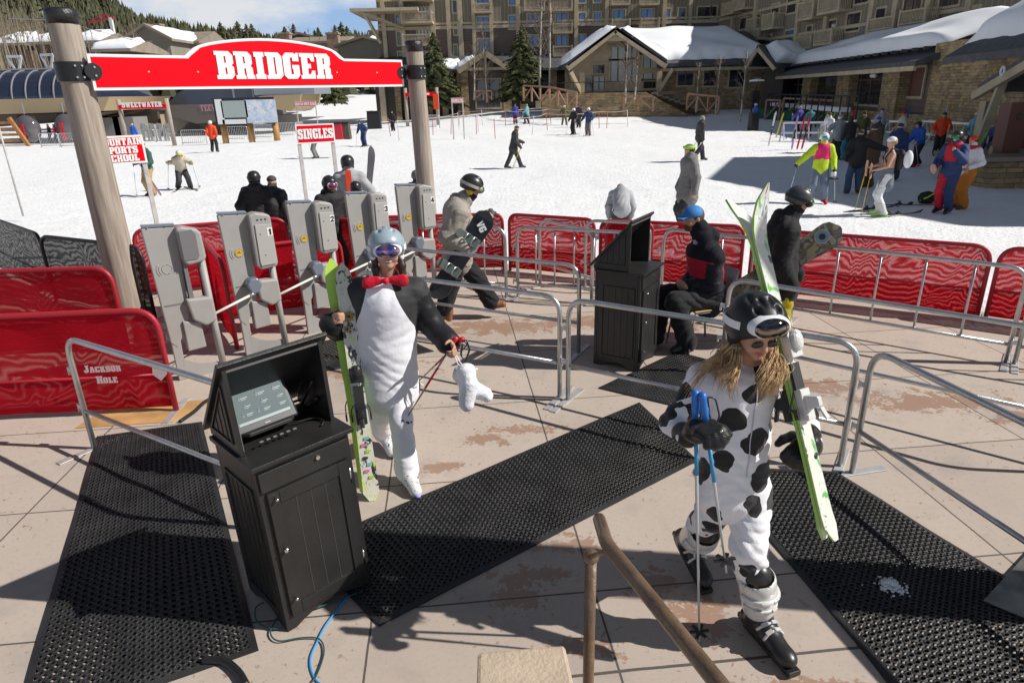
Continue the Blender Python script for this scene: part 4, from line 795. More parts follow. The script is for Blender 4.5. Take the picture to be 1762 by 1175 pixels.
def window(pl, par, rect, glass=None, mull=1, trans=None, fr=None, tw=.16, inset=0):
    (u0, z1), (u1, z0) = pl.uv(rect[0], rect[1]), pl.uv(rect[2], rect[3])
    zc = pl.uv((rect[0] + rect[2]) / 2, rect[1])[1]; z1 = zc; z0 = pl.uv((rect[0] + rect[2]) / 2, rect[3])[1]
    if u1 < u0: u0, u1 = u1, u0
    return window_uv(pl, par, u0, u1, z0, z1, glass, mull, trans, fr, tw)
def window_uv(pl, par, u0, u1, z0, z1, glass=None, mull=1, trans=None, fr=None, tw=.16, name='window'):
    mb = MB()
    for a, b_, c_, d_ in ((u0 - tw, u0, z0 - tw, z1 + tw), (u1, u1 + tw, z0 - tw, z1 + tw)): wbox(pl, mb, a, b_, c_, d_, -.02, .08)
    for c_, d_ in ((z0 - tw, z0), (z1, z1 + tw)): wbox(pl, mb, u0, u1, c_, d_, -.02, .078)
    w = mb.build(name, fr or m_trim, par)
    mb = MB(); wbox(pl, mb, u0, u1, z0, z1, -.03, .02); mb.build('pane', glass or m_glass, w)
    mb = MB()
    for k in range(1, mull + 1): x = u0 + (u1 - u0) * k / (mull + 1); wbox(pl, mb, x - .05, x + .05, z0, z1, .021, .06)
    if trans: z = z0 + (z1 - z0) * trans; wbox(pl, mb, u0, u1, z - .05, z + .05, .021, .055)
    for a, b_ in ((u0, u0 + .07), (u1 - .07, u1)): wbox(pl, mb, a, b_, z0, z1, .021, .05)
    mb.build('mullion', m_frame, w); return w
def balcony(pl, par, rect, depth=1.5, name='balcony', nb=9):
    um = (rect[0] + rect[2]) / 2; u0 = pl.uv(rect[0], rect[1])[0]; u1 = pl.uv(rect[2], rect[1])[0]; z1 = pl.uv(um, rect[1])[1]; z0 = pl.uv(um, rect[3])[1]
    if u1 < u0: u0, u1 = u1, u0
    mb = MB(); wbox(pl, mb, u0, u1, z0 - .25, z0, 0, depth); 
    for a in (u0, u1 - .18): wbox(pl, mb, a, a + .18, z0, z1 + .12, depth - .18, depth)
    wbox(pl, mb, u0 + .18, u1 - .18, z1 - .12, z1, depth - .15, depth - .03); wbox(pl, mb, u0 + .18, u1 - .18, z0 + .06, z0 + .15, depth - .13, depth - .05)
    for a in (u0, u1 - .1): wbox(pl, mb, a, a + .1, z1 - .12, z1, 0, depth - .18)
    bl = mb.build(name, m_trim, par); mb = MB()
    k = max(3, int((u1 - u0) / .16))
    for i in range(1, k): x = u0 + (u1 - u0) * i / k; wbox(pl, mb, x - .035, x + .035, z0 + .15, z1 - .12, depth - .12, depth - .07)
    for a in (u0 + .03, u1 - .07):
        for i in range(1, 7): wbox(pl, mb, a, a + .04, z0, z1 - .12, depth * i / 8, depth * i / 8 + .06)
    mb.build('balusters', m_trim, bl); return bl
# ------------------------------------------------------------------ hotel, main face
YH = 92.0
hp = Plane(A(655, 100, YH), A(1243, 100, YH)); hotel = empty('hotel', hp.P(hp.L / 2, 0), 'large brown and olive timber hotel with rows of blue windows and balconies', 'hotel')
mb = MB(); wbox(hp, mb, 0, hp.L + 2, -1, hp.uv(900, 45)[1], -12, -.0); mb.build('lower_wall', m_brown, hotel)
mb = MB(); wbox(hp, mb, 0, hp.L + 2, hp.uv(900, 45)[1], 18, -12, -.01); mb.build('upper_wall', m_olive, hotel)
mb = MB()
for x, w in ((662, .5), (694, .6), (746, .6), (773, .5), (793, .6), (816, .45), (846, .45), (892, .55), (991, .5), (1043, .5), (1141, .5), (1185, .45)): u = hp.uv(x, 60)[0]; mb = MB(); wbox(hp, mb, u - w / 2, u + w / 2, -1, 17.9, 0, .25); mb.build('pilaster', m_trim, hotel)
mb = MB()
for y in (-5, 45, 22 - 60): z = hp.uv(900, y)[1]; wbox(hp, mb, 0, hp.L, z - .18, z + .18, 0, .14)
z = hp.uv(900, 38)[1]; wbox(hp, mb, 0, hp.L, z - .12, z + .12, 0, .12)
mb.build('band_course', m_trim, hotel)
for r_ in [(681, 27, 690, 41), (683, 56, 693, 78), (685, 90, 694, 102), (821, 30, 842, 53), (823, 68, 844, 90), (820, -12, 841, 8), (876, 28, 887, 50), (876, -8, 887, 9), (908, 25, 926, 42), (957, 23, 976, 40), (957, 62, 976, 79), (908, 62, 926, 79), (996, 23, 1007, 43), (1022, 22, 1033, 43), (996, 61, 1007, 81), (1022, 60, 1033, 72), (996, -12, 1007, 5), (1022, -12, 1033, 4), (1055, 18, 1075, 36), (1103, 17, 1124, 34), (1055, -22, 1075, -4), (1103, -22, 1124, -4), (1143, 16, 1152, 38), (1168, 15, 1178, 37), (1201, 13, 1221, 34), (1225, 12, 1232, 32), (1143, -22, 1152, -3), (1168, -22, 1178, -3), (781, 40, 787, 60), (781, 78, 787, 96), (779, 2, 786, 22)]:
    window(hp, hotel, r_, mull=1 if r_[2] - r_[0] > 13 else 0, glass=m_glassd if (r_[0] in (781, 779, 1201, 1225, 683, 1168) or (r_[1] > 85)) else m_glass)
for r_ in [(1050, 36, 1082, 51), (1099, 34, 1132, 49), (950, 42, 984, 56), (950, 81, 984, 95), (901, 0, 937, 18), (944, 0, 984, 18), (1050, -8, 1082, 8), (1099, -8, 1132, 8), (816, 8, 846, 21), (1046, -8, 1082, 4)][:9]: balcony(hp, hotel, r_, 1.4)
for r_ in [(694, 24, 746, 40), (696, 62, 744, 78), (694, -8, 746, 2)]: balcony(hp, hotel, r_, 2.6)
for r_ in [(716, 14, 742, 30), (718, 50, 742, 64), (700, 90, 742, 108)]: window(hp, hotel, r_, m_glassp, 3)
# projecting roof corner at its upper left
mb = MB(); a0 = hp.at(655, 20); wbox(hp, mb, -2.6, 5.5, a0[2] - .35, a0[2], -8, 3.6);  mb.build('corner_roof', m_trim, hotel)
mb = MB(); mb.bar(hp.P(-1.6, a0[2] - .3, 3), hp.P(3.2, hp.uv(700, 50)[1], .3), .3, .3)
mb.bar(hp.P(-1.2, a0[2] - .3, 2.2), hp.P(.2, a0[2] - 3.6, .1), .3, .3)
mb.build('roof_brace', m_trim, hotel)
mb = MB(); wbox(hp, mb, -.5, hp.L, -1, hp.uv(700, 135)[1], .0, 3.0); mb.build('ground_floor', m_darkshade, hotel)
mb = MB(); u0 = hp.uv(655, 120)[0]; u1 = hp.uv(1010, 120)[0]; z0 = hp.uv(800, 118)[1]
mb.prism([(0, z0), (4.4, z0 - .3), (4.4, z0 - .6), (0, z0 + 1.6)], hp.P(u0, 0, 0), hp.n, up, hp.u * (u1 - u0)); mb.build('porch_roof', m_slate, hotel)
for x in range(664, 1000, 26):
    u = hp.uv(x, 140)[0]; mb = MB(); wbox(hp, mb, u - .35, u + .35, -1, z0 - .4, 3.01, 3.6); mb.build('porch_column', m_ledge if x % 4 else m_trim, hotel)
for x in range(560, 700, 20):
    q0 = A(x + 3, 150, 93); q1 = A(x + 17, 175, 93)
# entrance porch with a small gable
ep = Plane(A(788, 150, 86), A(882, 150, 86)); e = empty('entrance_porch', ep.P(ep.L / 2, .6), 'small gabled timber porch on stone piers in front of the hotel', 'porch')
ua, za = ep.uv(835, 92); ul, zl = ep.uv(788, 124); ur, zr = ep.uv(880, 120); zr = zl
mb = MB()
for (a, b_) in (((ul, zl), (ua, za)), ((ua, za), (ur, zr))): mb.bar(ep.P(a[0], a[1], .3), ep.P(b_[0], b_[1], .3), .6, .45, up=ep.n)
mb.bar(ep.P(ul + .8, zl + .25, .25), ep.P(ur - .8, zl + .25, .25), .28, .3); mb.bar(ep.P(ua, zl, .2), ep.P(ua, za, .2), .28, .28); mb.build('gable_truss', m_trim, e)
mb = MB()
for s_, (a, b_) in ((1, ((ul, zl), (ua, za))), (-1, ((ua, za), (ur, zr)))): mb.prism([(a[0], a[1] + .25), (b_[0], b_[1] + .25), (b_[0], b_[1] + .45), (a[0], a[1] + .45)], ep.P(0, 0, .3), ep.u, up, -ep.n * 6)
mb.build('roof', m_slate, e)
for x0, x1 in ((794, 806), (866, 880)): mb = MB(); wbox(ep, mb, ep.uv(x0, 150)[0], ep.uv(x1, 150)[0], -.5, zl + .1, -1, .1); mb.build('stone_pier', m_ledge, e)
mb = MB(); wbox(ep, mb, ep.uv(806, 150)[0], ep.uv(866, 150)[0], -.5, za - .8, -2.2, -2); mb.build('recess_wall', m_brown, e)
window_uv(Plane(ep.P(0, 0, -2), ep.P(1, 0, -2)), e, ep.uv(818, 150)[0], ep.uv(860, 150)[0], .9, zl - .9, m_glassd, 1)
mb = MB()
def snowslab(p00, p10, p11, p01, th, seed=0, nu=22, nv=12, rim=.12, rag=.0):
    """a thick snow blanket lying on the quad p00-p10 (eave) to p01-p11 (ridge)"""
    P = [np.array(p, float) for p in (p00, p10, p11, p01)]; nn = norm(np.cross(P[1] - P[0], P[3] - P[0])); nn = nn if nn[2] > 0 else -nn
    V = []; F = []
    def q(u, v): return P[0] * (1 - u) * (1 - v) + P[1] * u * (1 - v) + P[2] * u * v + P[3] * (1 - u) * v
    for j in range(nv + 1):
        for i in range(nu + 1):
            u, v = i / nu, j / nv; e = min(u, 1 - u, v, 1 - v) / rim; h = th * (1 - (1 - min(1, e)) ** 2.6)
            w = 1 + .16 * math.sin(u * 13 + seed) * math.sin(v * 7 + seed) + .1 * mnoise.noise(Vector((u * 6 + seed, v * 4, 0)))
            vv = v + (rag * math.sin(u * 37 + seed * 3) * math.sin(u * 11 + seed) if j == 0 else 0)
            V.append(q(u, vv) + nn * (h * w + .02))
    m = nu + 1
    for j in range(nv):
        for i in range(nu): k = j * m + i; F.append((k, k + 1, k + m + 1, k + m))
    bd = [i for i in range(m)] + [j * m + nu for j in range(1, nv + 1)] + [nv * m + i for i in range(nu - 1, -1, -1)] + [j * m for j in range(nv - 1, 0, -1)]
    n0 = len(V); V += [V[i] - nn * .06 for i in bd]; k = len(bd)
    for i in range(k): F.append((bd[i], n0 + i, n0 + (i + 1) % k, bd[(i + 1) % k]))
    return V, F
def snowpart(par, *a, name='snow_blanket', **k): V, F = snowslab(*a, **k); return meshobj(name, V, F, m_rsnow, par, smooth=True)
snowpart(e, ep.P(ul, zl + .45, .5), ep.P(ua - 1.2, za - .5, .5), ep.P(ua - 1.2, za - .5, -2), ep.P(ul, zl + .45, -2), .5, 3)
snowpart(hotel, hp.P(hp.uv(760, 120)[0], z0 - .2, 4.3), hp.P(hp.uv(793, 120)[0], z0 - .2, 4.3), hp.P(hp.uv(793, 120)[0], z0 + .9, 1.6), hp.P(hp.uv(762, 120)[0], z0 + .9, 1.6), .3, 5)
# ------------------------------------------------------------------ hotel, angled wing on the right
w0 = A(1238, 60, 91.5); w1 = A(1690, 20, 50); wp = Plane(w0, w1); wing = empty('hotel_wing', wp.P(wp.L / 2, 0), 'angled brown hotel wing with many balconies above the long snowy roof', 'hotel')
mb = MB(); wbox(wp, mb, -1, wp.L + 3, -1, 15.5, -10, 0); mb.build('wall', m_olive, wing)
mb = MB()
for x in (1262, 1300, 1375, 1424, 1500, 1540, 1596, 1665): u = wp.uv(x, 40)[0]; mb = MB(); wbox(wp, mb, u - .28, u + .28, 0, 15.4, 0, .3); mb.build('pilaster', m_trim, wing)
mb = MB()
for k in range(4): z = 4.3 + k * 3.05; wbox(wp, mb, 0, wp.L, z - .14, z + .14, 0, .16)
mb.build('band_course', m_trim, wing)
for r_ in [(1353, 53, 1367, 74), (1390, 46, 1396, 65), (1419, 37, 1437, 59), (1460, 24, 1478, 53), (1510, 16, 1520, 50), (1560, -12, 1583, 26), (1622, -20, 1650, 10), (1275, 32, 1285, 50), (1300, 26, 1307, 42), (1330, 9, 1340, 27), (1357, -3, 1369, 22), (1252, 50, 1262, 70), (1315, 62, 1326, 76), (1280, -6, 1290, 12), (1475, -22, 1495, 5), (1398, -18, 1408, -2)]:
    window(wp, wing, r_, mull=1 if r_[2] - r_[0] > 15 else 0, glass=m_glass if r_[0] in (1353, 1315) else m_glassd)
for r_ in [(1303, 32, 1320, 48), (1331, 24, 1352, 47), (1260, 5, 1280, 22), (1280, -4, 1300, 14), (1395, 3, 1423, 30), (1432, -8, 1470, 18), (1389, 62, 1418, 80), (1424, 52, 1455, 73), (1519, 30, 1566, 52), (1575, 16, 1622, 42), (1300, 52, 1325, 66)]: balcony(wp, wing, r_, 1.3)
# ------------------------------------------------------------------ gabled pavilion with the glass front
YP = 72.0
pp = Plane(A(985, 150, YP), A(1145, 150, YP)); pav = empty('restaurant_pavilion', pp.P(pp.L / 2, .5), 'gabled timber pavilion with tall glass front and snow-covered roof', 'restaurant')
ua, za = pp.uv(1058, 53); ul, zl = pp.uv(976, 120); ur, zr = pp.uv(1146, 106); zr = (zl + zr) / 2; zl = zr
mb = MB(); zb_ = pp.uv(1060, 158)[1]
mb.prism([(0.4, zb_), (pp.L - .2, zb_), (pp.L - .2, zr - .2), (ua, za - .3), (0.4, zl)], pp.P(0, 0, -2.2), pp.u, up, -pp.n * 12); mb.build('wall', m_trim, pav)
mb = MB()
for a, b_ in (((ul, zl - .2), (ua, za)), ((ua, za), (ur, zr - .2))): mb.bar(pp.P(a[0], a[1], .2), pp.P(b_[0], b_[1], .2), .55, .5, up=pp.n)
mb.bar(pp.P(ul + 3.6, zl + 2.4, .1), pp.P(ur - 3.4, zl + 2.4, .1), .35, .4); mb.bar(pp.P(ua, zl + 2.4, .1), pp.P(ua, za, .1), .3, .35); mb.build('gable_truss', m_trim, pav)
for u_ in (1.0, pp.L - .6): mb = MB(); mb.bar(pp.P(u_, zb_, -.4), pp.P(u_, zl - .6, -.4), .5, .5); mb.bar(pp.P(u_, zl - 2.6, -.4), pp.P(u_ + (1 if u_ < 2 else -1) * -1.2, zl - .5, .1), .35, .35); mb.build('timber_post', m_trim, pav)
bk = Plane(pp.P(0, 0, -2.15), pp.P(1, 0, -2.15))
mb = MB()
for s_, a, b_ in ((1, (ul, zl), (ua, za)), (-1, (ur, zr), (ua, za))): mb.prism([(a[0], a[1]), (b_[0], b_[1]), (b_[0], b_[1] + .35), (a[0], a[1] + .35)], pp.P(0, 0, .45), pp.u, up, -pp.n * 14)
mb.build('gable_roof', m_slate, pav)
# glass of the front
gw = [(1051, 82, 1075, 102, 0), (1078, 78, 1096, 100, 0), (1051, 105, 1075, 140, 0), (1078, 103, 1096, 140, 0), (1008, 135, 1019, 155, 1), (1021, 133, 1040, 155, 1), (1021, 112, 1040, 127, 1), (1107, 98, 1131, 117, 0), (1107, 127, 1139, 137, 2), (1107, 139, 1138, 152, 1)]
for i, g_ in enumerate(gw): window(bk, pav, g_[:4], [m_glassp, m_glassd, m_glassp][g_[4]] if i not in (5,) else m_glassp, 1 if g_[2] - g_[0] > 16 else 0, tw=.2)
mb = MB(); 
snowpart(pav, pp.P(ul - .1, zl + .4, .6), pp.P(ul - .1, zl + .4, -12), pp.P(ua, za + .35, -12), pp.P(ua, za + .35, .6), .55, 2)
snowpart(pav, pp.P(ur + .1, zr + .4, .45), pp.P(ur + .1, zr + .4, -12), pp.P(ua + .7, za + .2, -12), pp.P(ua + .7, za + .2, .2), .6, 4, rag=.01)
# long hall to its right
hq = Plane(pp.P(pp.L - .3, 0, -1.8), A(1322, 140, YP + 1.5)); ze = hq.uv(1240, 108)[1]; 
mb = MB(); wbox(hq, mb, 0, hq.L, -.5, ze - .2, -9, 0); mb.build('hall_wall', m_ledge, pav)
zrg = A(1240, 55, YP + 9)[2]
mb = MB(); mb.prism([(1.6, ze - .35), (1.6, ze), (-8, zrg), (-17, ze), (-17, ze - .35)], hq.P(-.2, 0, 0), hq.n, up, hq.u * (hq.L + .2)); mb.build('hall_roof', m_slate, pav)
uL = 1.0; snowpart(pav, hq.P(-.4, ze + .35, .8), hq.P(hq.L + .3, ze + .35, .8), hq.P(hq.L - 2.2, zrg + .1, -8), hq.P(-4.5, zrg + .1, -8), .8, 7, nu=40, rag=.012)
for r_ in [(1167, 122, 1192, 147), (1212, 120, 1232, 148), (1256, 118, 1280, 150)]: window(hq, pav, r_, m_glassd, 1)
mb = MB(); wbox(hq, mb, 0, hq.L, ze - .75, ze - .45, 0, 1.4); mb.build('fascia', m_trim, pav)
# terrace wall and stairs
tq = Plane(A(985, 185, 68.5), A(1180, 190, 66)); ter = empty('terrace', tq.P(tq.L / 2, .3), 'low stone terrace wall with a sloping stair rail below the pavilion', 'terrace')
zt_ = tq.uv(1060, 160)[1]; mb = MB(); wbox(tq, mb, -3, tq.L - 6, -.8, zt_, -5, 0); mb.build('wall', m_ledge, ter)
mb = MB(); mb.prism([(tq.L - 6, -.8), (tq.L + .2, -.8), (tq.L + .2, .3), (tq.L - 3.8, zt_), (tq.L - 6, zt_)], tq.P(0, 0, .05), tq.u, up, -tq.n * .7); mb.prism([(tq.L - 3.2, -.8), (tq.L + 3, -.8), (tq.L + 3, .3), (tq.L - 1, zt_), (tq.L - 3.2, zt_)], tq.P(0, 0, -2.8), tq.u, up, -tq.n * .5); mb.build('stair_wall', m_ledge, ter)
mb = MB()
for i in range(9): mb.box(tq.P(tq.L - 3 + i * .55, zt_ - .15 - i * .19, -1.7), (.6, 2.1, .2), ax=tq.ax())
mb.build('stairs', M('stone_step', (.2, .17, .14), .8), ter)
mb = MB()
for i in range(int((tq.L - 6) / 1.8)): mb.tube([tq.P(i * 1.8, zt_, -.3), tq.P(i * 1.8, zt_ + 1, -.3)], .04, 6)
mb.tube([tq.P(-3, zt_ + 1, -.3), tq.P(tq.L - 6, zt_ + 1, -.3)], .04, 6); mb.build('railing', m_blk, ter)
# ------------------------------------------------------------------ stone wing on the right with the long snowy roof
sp = Plane((27.6, 71), (22.6, 34)); sw = empty('stone_restaurant', sp.P(sp.L / 2, 0), 'long stone restaurant with tall windows under a snow-covered slate roof', 'restaurant')
zeA = 3.75; 
mb = MB(); wbox(sp, mb, 0, sp.L + 2, -1, zeA, -8, -.6); mb.build('back_wall', m_brown, sw)
for x0, x1 in ((1326, 1345), (1382, 1396), (1441, 1462), (1519, 1548)):
    u0 = sp.uv(x0, 150)[0]; u1 = sp.uv(x1, 150)[0]; mb = MB(); wbox(sp, mb, u0, u1, -1, zeA, -.6, .1); mb.build('stone_pier', m_ledge, sw)
u0 = sp.uv(1602, 150)[0]; mb = MB(); wbox(sp, mb, u0, sp.L + 16, -1, zeA + .8, -9, .12); mb.build('stone_wall', m_ledge, sw)
mb = MB(); wbox(sp, mb, 0, u0, -1, .9, -.6, -.1); mb.build('plinth', m_ledge, sw)
b2 = Plane(sp.P(0, 0, -.55), sp.P(1, 0, -.55))
for r_, g_, m_ in [((1354, 134, 1382, 178), m_glassd, 2), ((1401, 130, 1440, 172), m_glassd, 0), ((1468, 122, 1514, 180), m_glassd, 2), ((1553, 118, 1586, 166), m_frame, 1)]: window(b2, sw, r_, g_, m_, .72 if m_ == 2 else None, tw=.14)
zr_ = 6.0
mb = MB(); mb.prism([(1.3, zeA - .35), (1.3, zeA - .05), (-6, zr_), (-6, zr_ - .4)], sp.P(-.5, 0, 0), sp.n, up, sp.u * (u0 + 1.2)); mb.build('slate_roof', m_slate, sw)
mb = MB(); wbox(sp, mb, -.5, u0 + .7, zeA - .55, zeA - .3, 1.2, 1.35); mb.build('fascia', m_trim, sw)
snowpart(sw, sp.P(-.5, zeA + .75, -.0), sp.P(u0 + .6, zeA + .75, -.0), sp.P(u0 + .6, zr_ - .1, -4), sp.P(-.5, zr_ - .1, -4), .65, 9, nu=60, nv=14, rag=.02)
mb = MB()
for i in range(22): mb = MB(); mb.box(sp.P(u0 * (i + .5) / 22, zeA + .62, .28), (.12, .3, .18), ax=sp.ax()); mb.build('snow_guard', m_slate, sw)
mb = MB(); mb.ball(sp.P(sp.uv(1519, 116)[0], 3.1, .4), .16, 10, 6); mb.ball(sp.P(sp.uv(1514, 116)[0], 3.1, .4), .14, 10, 6); mb.build('floodlight', m_white, sw, True)
# little gabled roof between hall and wing
lg = Plane(A(1282, 118, 68), A(1332, 126, 66)); e = empty('side_porch', lg.P(lg.L / 2, 0), 'little gabled porch between the pavilion and the stone restaurant with snow heaped on it', 'porch')
ua, za = lg.uv(1305, 84); ul, zl = lg.uv(1283, 118); ur, zr = lg.uv(1333, 128)
mb = MB()
for a, b_ in (((ul, zl), (ua, za)), ((ua, za), (ur, zl - .2))): mb.bar(lg.P(a[0], a[1], .1), lg.P(b_[0], b_[1], .1), .3, .3, up=lg.n)
mb.build('gable_truss', m_trim, e); mb = MB()
for a, b_ in (((ul, zl), (ua, za)), ((ur, zl - .2), (ua, za))): mb.prism([(a[0], a[1] + .15), (b_[0], b_[1] + .15), (b_[0], b_[1] + .35), (a[0], a[1] + .35)], lg.P(0, 0, .2), lg.u, up, -lg.n * 9)
mb.build('roof', m_slate, e); mb = MB(); wbox(lg, mb, ul + .5, ur - .4, -.6, zl, -8, -3); mb.build('wall', m_darkshade, e)  # porch wall coloured dark to stand in for the shade there
snowpart(e, lg.P(ur - .3, zl + .4, -.6), lg.P(ur + 1.0, zl + .3, -8), lg.P(ua + .3, za + .3, -8), lg.P(ua + .3, za + .3, -.8), .9, 12)
# nearest roof on the far right
np_ = Plane((20.6, 33), (17.5, 21)); nr = empty('stone_lodge', np_.P(5, 0), 'stone lodge corner at the right edge with heaped roof snow and door hood', 'lodge')
ze2 = np_.uv(1700, 92)[1]
mb = MB(); wbox(np_, mb, 1.0, np_.L + 6, -1, ze2 - .1, -8, -1.0); mb.build('wall', m_ledge, nr)
mb = MB(); mb.prism([(.5, ze2 - .3), (.5, ze2), (-6, ze2 + 4.2), (-6, ze2 + 3.9)], np_.P(0, 0, 0), np_.n, up, np_.u * (np_.L + 6)); mb.build('slate_roof', m_slate, nr)
snowpart(nr, np_.P(-.3, ze2 + .55, -.45), np_.P(np_.L + 6, ze2 + .55, -.45), np_.P(np_.L + 6, ze2 + 4.4, -6), np_.P(.6, ze2 + 4.4, -6), .6, 14, nu=40, rag=.02)
q0 = np_.uv(1683, 160); q1 = np_.uv(1762, 110)
dp = Plane(np_.P(2.2, 0, .9), np_.P(9.2, 0, .9)); ul, zl = dp.uv(1680, 160); ua, za = dp.uv(1785, 98)
mb = MB(); mb.prism([(ul, zl), (ua, za), (ua, za + .3), (ul, zl + .3)], dp.P(0, 0, .0), dp.u, up, -dp.n * 1.9); mb.prism([(2 * ua - ul, zl), (2 * ua - ul, zl + .3), (ua, za + .3), (ua, za)], dp.P(0, 0, .0), dp.u, up, -dp.n * 1.9); mb.build('door_hood', m_slate, nr)
mb = MB(); mb.bar(dp.P(ul, zl - .12, .05), dp.P(ua, za - .12, .05), .3, .2, up=dp.n); mb.bar(dp.P(ul + .7, zl - .3, -.2), dp.P(ul + .7, -.5, -.2), .35, .35); mb.bar(dp.P(ul + .8, zl - 1.6, -.2), dp.P(ul + 2.0, zl + .5, -.1), .25, .25); mb.build('hood_frame', m_trim, nr)
mb = MB(); c = dp.at(1745, 122) + dp.n * .35; mb.tube([c + (dp.u * math.cos(q) + up * math.sin(q)) * .14 for q in np.linspace(0, 2 * math.pi, 16, endpoint=False)], .035, 8, closed=True); mb.build('lamp_ring', m_white, nr, True)  # plain white sign ring, gives no light
mb = MB(); wbox(np_, mb, np_.uv(1735, 180)[0], np_.uv(1790, 180)[0], -1, np_.uv(1760, 148)[1], -1, -.9); mb.build('doorway', m_darkshade, nr)
mb = MB(); mb.prism([(12.6, -1), (29, -1), (29, 10.6), (21, 13.4), (12.6, 10.8)], (23.0, 0, 0), (0, 1, 0), up, (9, 0, 0)); mb.build('gable_block', m_ledge, nr)  # unseen block added beyond the frame, shaped to cast the broad snow shadow
# low stone plinth with a timber pillar at the right edge
q = snow_at(1725, 325); sl = empty('stone_plinth', q, 'dark stone plinth with a brown pillar at the right edge of the snow', 'plinth'); mb = MB(); zt = A(1720, 278, q[1])[2]
mb.box((q[0] + 1.2, q[1] + 1.2, (q[2] + zt) / 2 - .2), (3.4, 2.4, zt - q[2] + .4)); mb.build('base', m_ledge, sl, bevel=.05); mb = MB(); mb.box((q[0] + 1.1, q[1] + 1.2, zt + .06), (3.6, 2.6, .12)); mb.build('coping', M('stone_coping', (.24, .19, .16), .8), sl)
mb = MB(); zz = A(1735, 180, q[1])[2]; mb.box((q[0] + .75, q[1] + 1.3, (zt + zz) / 2), (.55, .5, zz - zt)); mb.build('pillar', m_frame, sl); lettering('C', (q[0] + .75, q[1] + 1.04, zz - .5), (1, 0, 0), up, .22, m_darkshade, sl)
# ------------------------------------------------------------------ trees
m_needle = M('spruce_needles', (.095, .105, .045), .8, var=.5, vs=1.5, spec=.2); m_bark = M('bark', (.10, .075, .055), .9, bump=.5, bs=10); m_aspen = M('aspen_bark', (.46, .43, .37), .8, var=.35, vs=6)
m_twig = M('bare_twigs', (.20, .155, .115), .9)
def spruce(base, H, R_, label, seed=0, dens=1.0, name='spruce_tree', group='conifers before the hotel', parent=None):
    rs = np.random.default_rng(seed); base = np.array(base, float); r = empty(name, base, label, 'tree', group); mb = MB(); mb.tube([base - up * .3, base + up * H * .5, base + up * H * .97], [R_ * .07, R_ * .045, .02], 8); mb.build('trunk', m_bark, r, True)
    V = []; F = []; n = int(150 * dens)
    for k in range(n):
        t = (k + rs.random()) / n; h = H * (.07 + .92 * t); L_ = R_ * (1 - t) ** .82 * rs.uniform(.6, 1.1) + .12; q = k * 2.399 + rs.normal(0, .3); d = np.array([math.cos(q), math.sin(q), 0]); sd = np.array([-d[1], d[0], 0]); m = max(6, int(26 * L_ / R_ + 5))
        for j in range(m):
            s = (j + .6) / m; c = base + up * (h - L_ * s * s * .30 + L_ * .10 * s) + d * L_ * s; w = L_ * .30 * (1 - s * .75) + .08
            for z_ in (-1, 1):
                a = c + sd * z_ * w * rs.uniform(.5, 1.1) - d * w * rs.uniform(-.1, .5) + up * rs.normal(-.05, .07); e_ = c + d * w * rs.uniform(.1, .5) + up * rs.normal(-.03, .05); b_ = c - d * w * .35 + up * rs.uniform(-.02, .12)
                n0 = len(V); V += [b_, a, e_, c + up * .05]; F += [(n0, n0 + 1, n0 + 2), (n0 + 3, n0 + 1, n0 + 2)]
                a2 = a * .5 + c * .5 - up * rs.uniform(.1, .35) * w * 2; n0 = len(V); V += [c, a, a2]; F.append((n0, n0 + 1, n0 + 2))
    meshobj('crown', V, F, m_needle, r); return r
def tree_at(px, pytop, pybase, Y): b_ = A(px, pybase, Y); t_ = A(px, pytop, Y); return b_, t_[2] - b_[2]
for i, (px, pt_, pb, Y, R_, lb) in enumerate([(752, 48, 178, 82, 3.6, 'tall spruce beside the right timber post before the hotel balconies'), (900, 35, 168, 80, 3.9, 'tall dense spruce standing just left of two white aspen trunks'), (575, 116, 172, 84, 1.8, 'short spruce half hidden behind the sign board edge')]):
    b_, H_ = tree_at(px, pt_, pb, Y); spruce(b_ - up * .4, H_, R_, lb, i + 1, 1.4)
def bare_tree(base, H, seed, label, lean=0, spread=.28, mat=None, dens=1.0, name='bare_aspen', r0=.11, group='leafless aspens before the hotel'):
    rs = np.random.default_rng(seed); base = np.array(base, float); r = empty(name, base, label, 'tree', group); P = []; d = norm(np.array([lean, 0, 1.0])); p = base - up * .3
    for k in range(9): P.append(p.copy()); p = p + (d + np.array([rs.normal(0, .03), rs.normal(0, .03), 0])) * (H + .3) / 8
    mb = MB(); mb.tube(P, [r0 * (1 - .8 * k / 8) for k in range(9)], 8); mb.build('trunk', mat or m_aspen, r, True); mb = MB()
    for k in range(int(44 * dens)):
        t = rs.uniform(.22, .97); q = base + (P[min(8, int(t * 8))] - base) + (P[min(8, int(t * 8) + 1)] - P[min(8, int(t * 8))]) * (t * 8 % 1); a = rs.uniform(0, 6.28); Lb = H * spread * (1.15 - t) * rs.uniform(.5, 1.1) + .3
        dd = norm(np.array([math.cos(a) * .75, math.sin(a) * .75, rs.uniform(.7, 1.3)])); e_ = q + dd * Lb; mid = q + dd * Lb * .5 + up * .04 * Lb
        mb.tube([q, mid, e_], [.03, .02, .008], 4, cap=False)
        for j in range(7):
            s = rs.uniform(.25, 1); qq = q + (e_ - q) * s; d2 = norm(dd + rs.normal(0, .55, 3)); mb.tube([qq, qq + d2 * Lb * rs.uniform(.2, .45)], [.012, .005], 3, cap=False)
    mb.build('branches', m_twig, r); return r
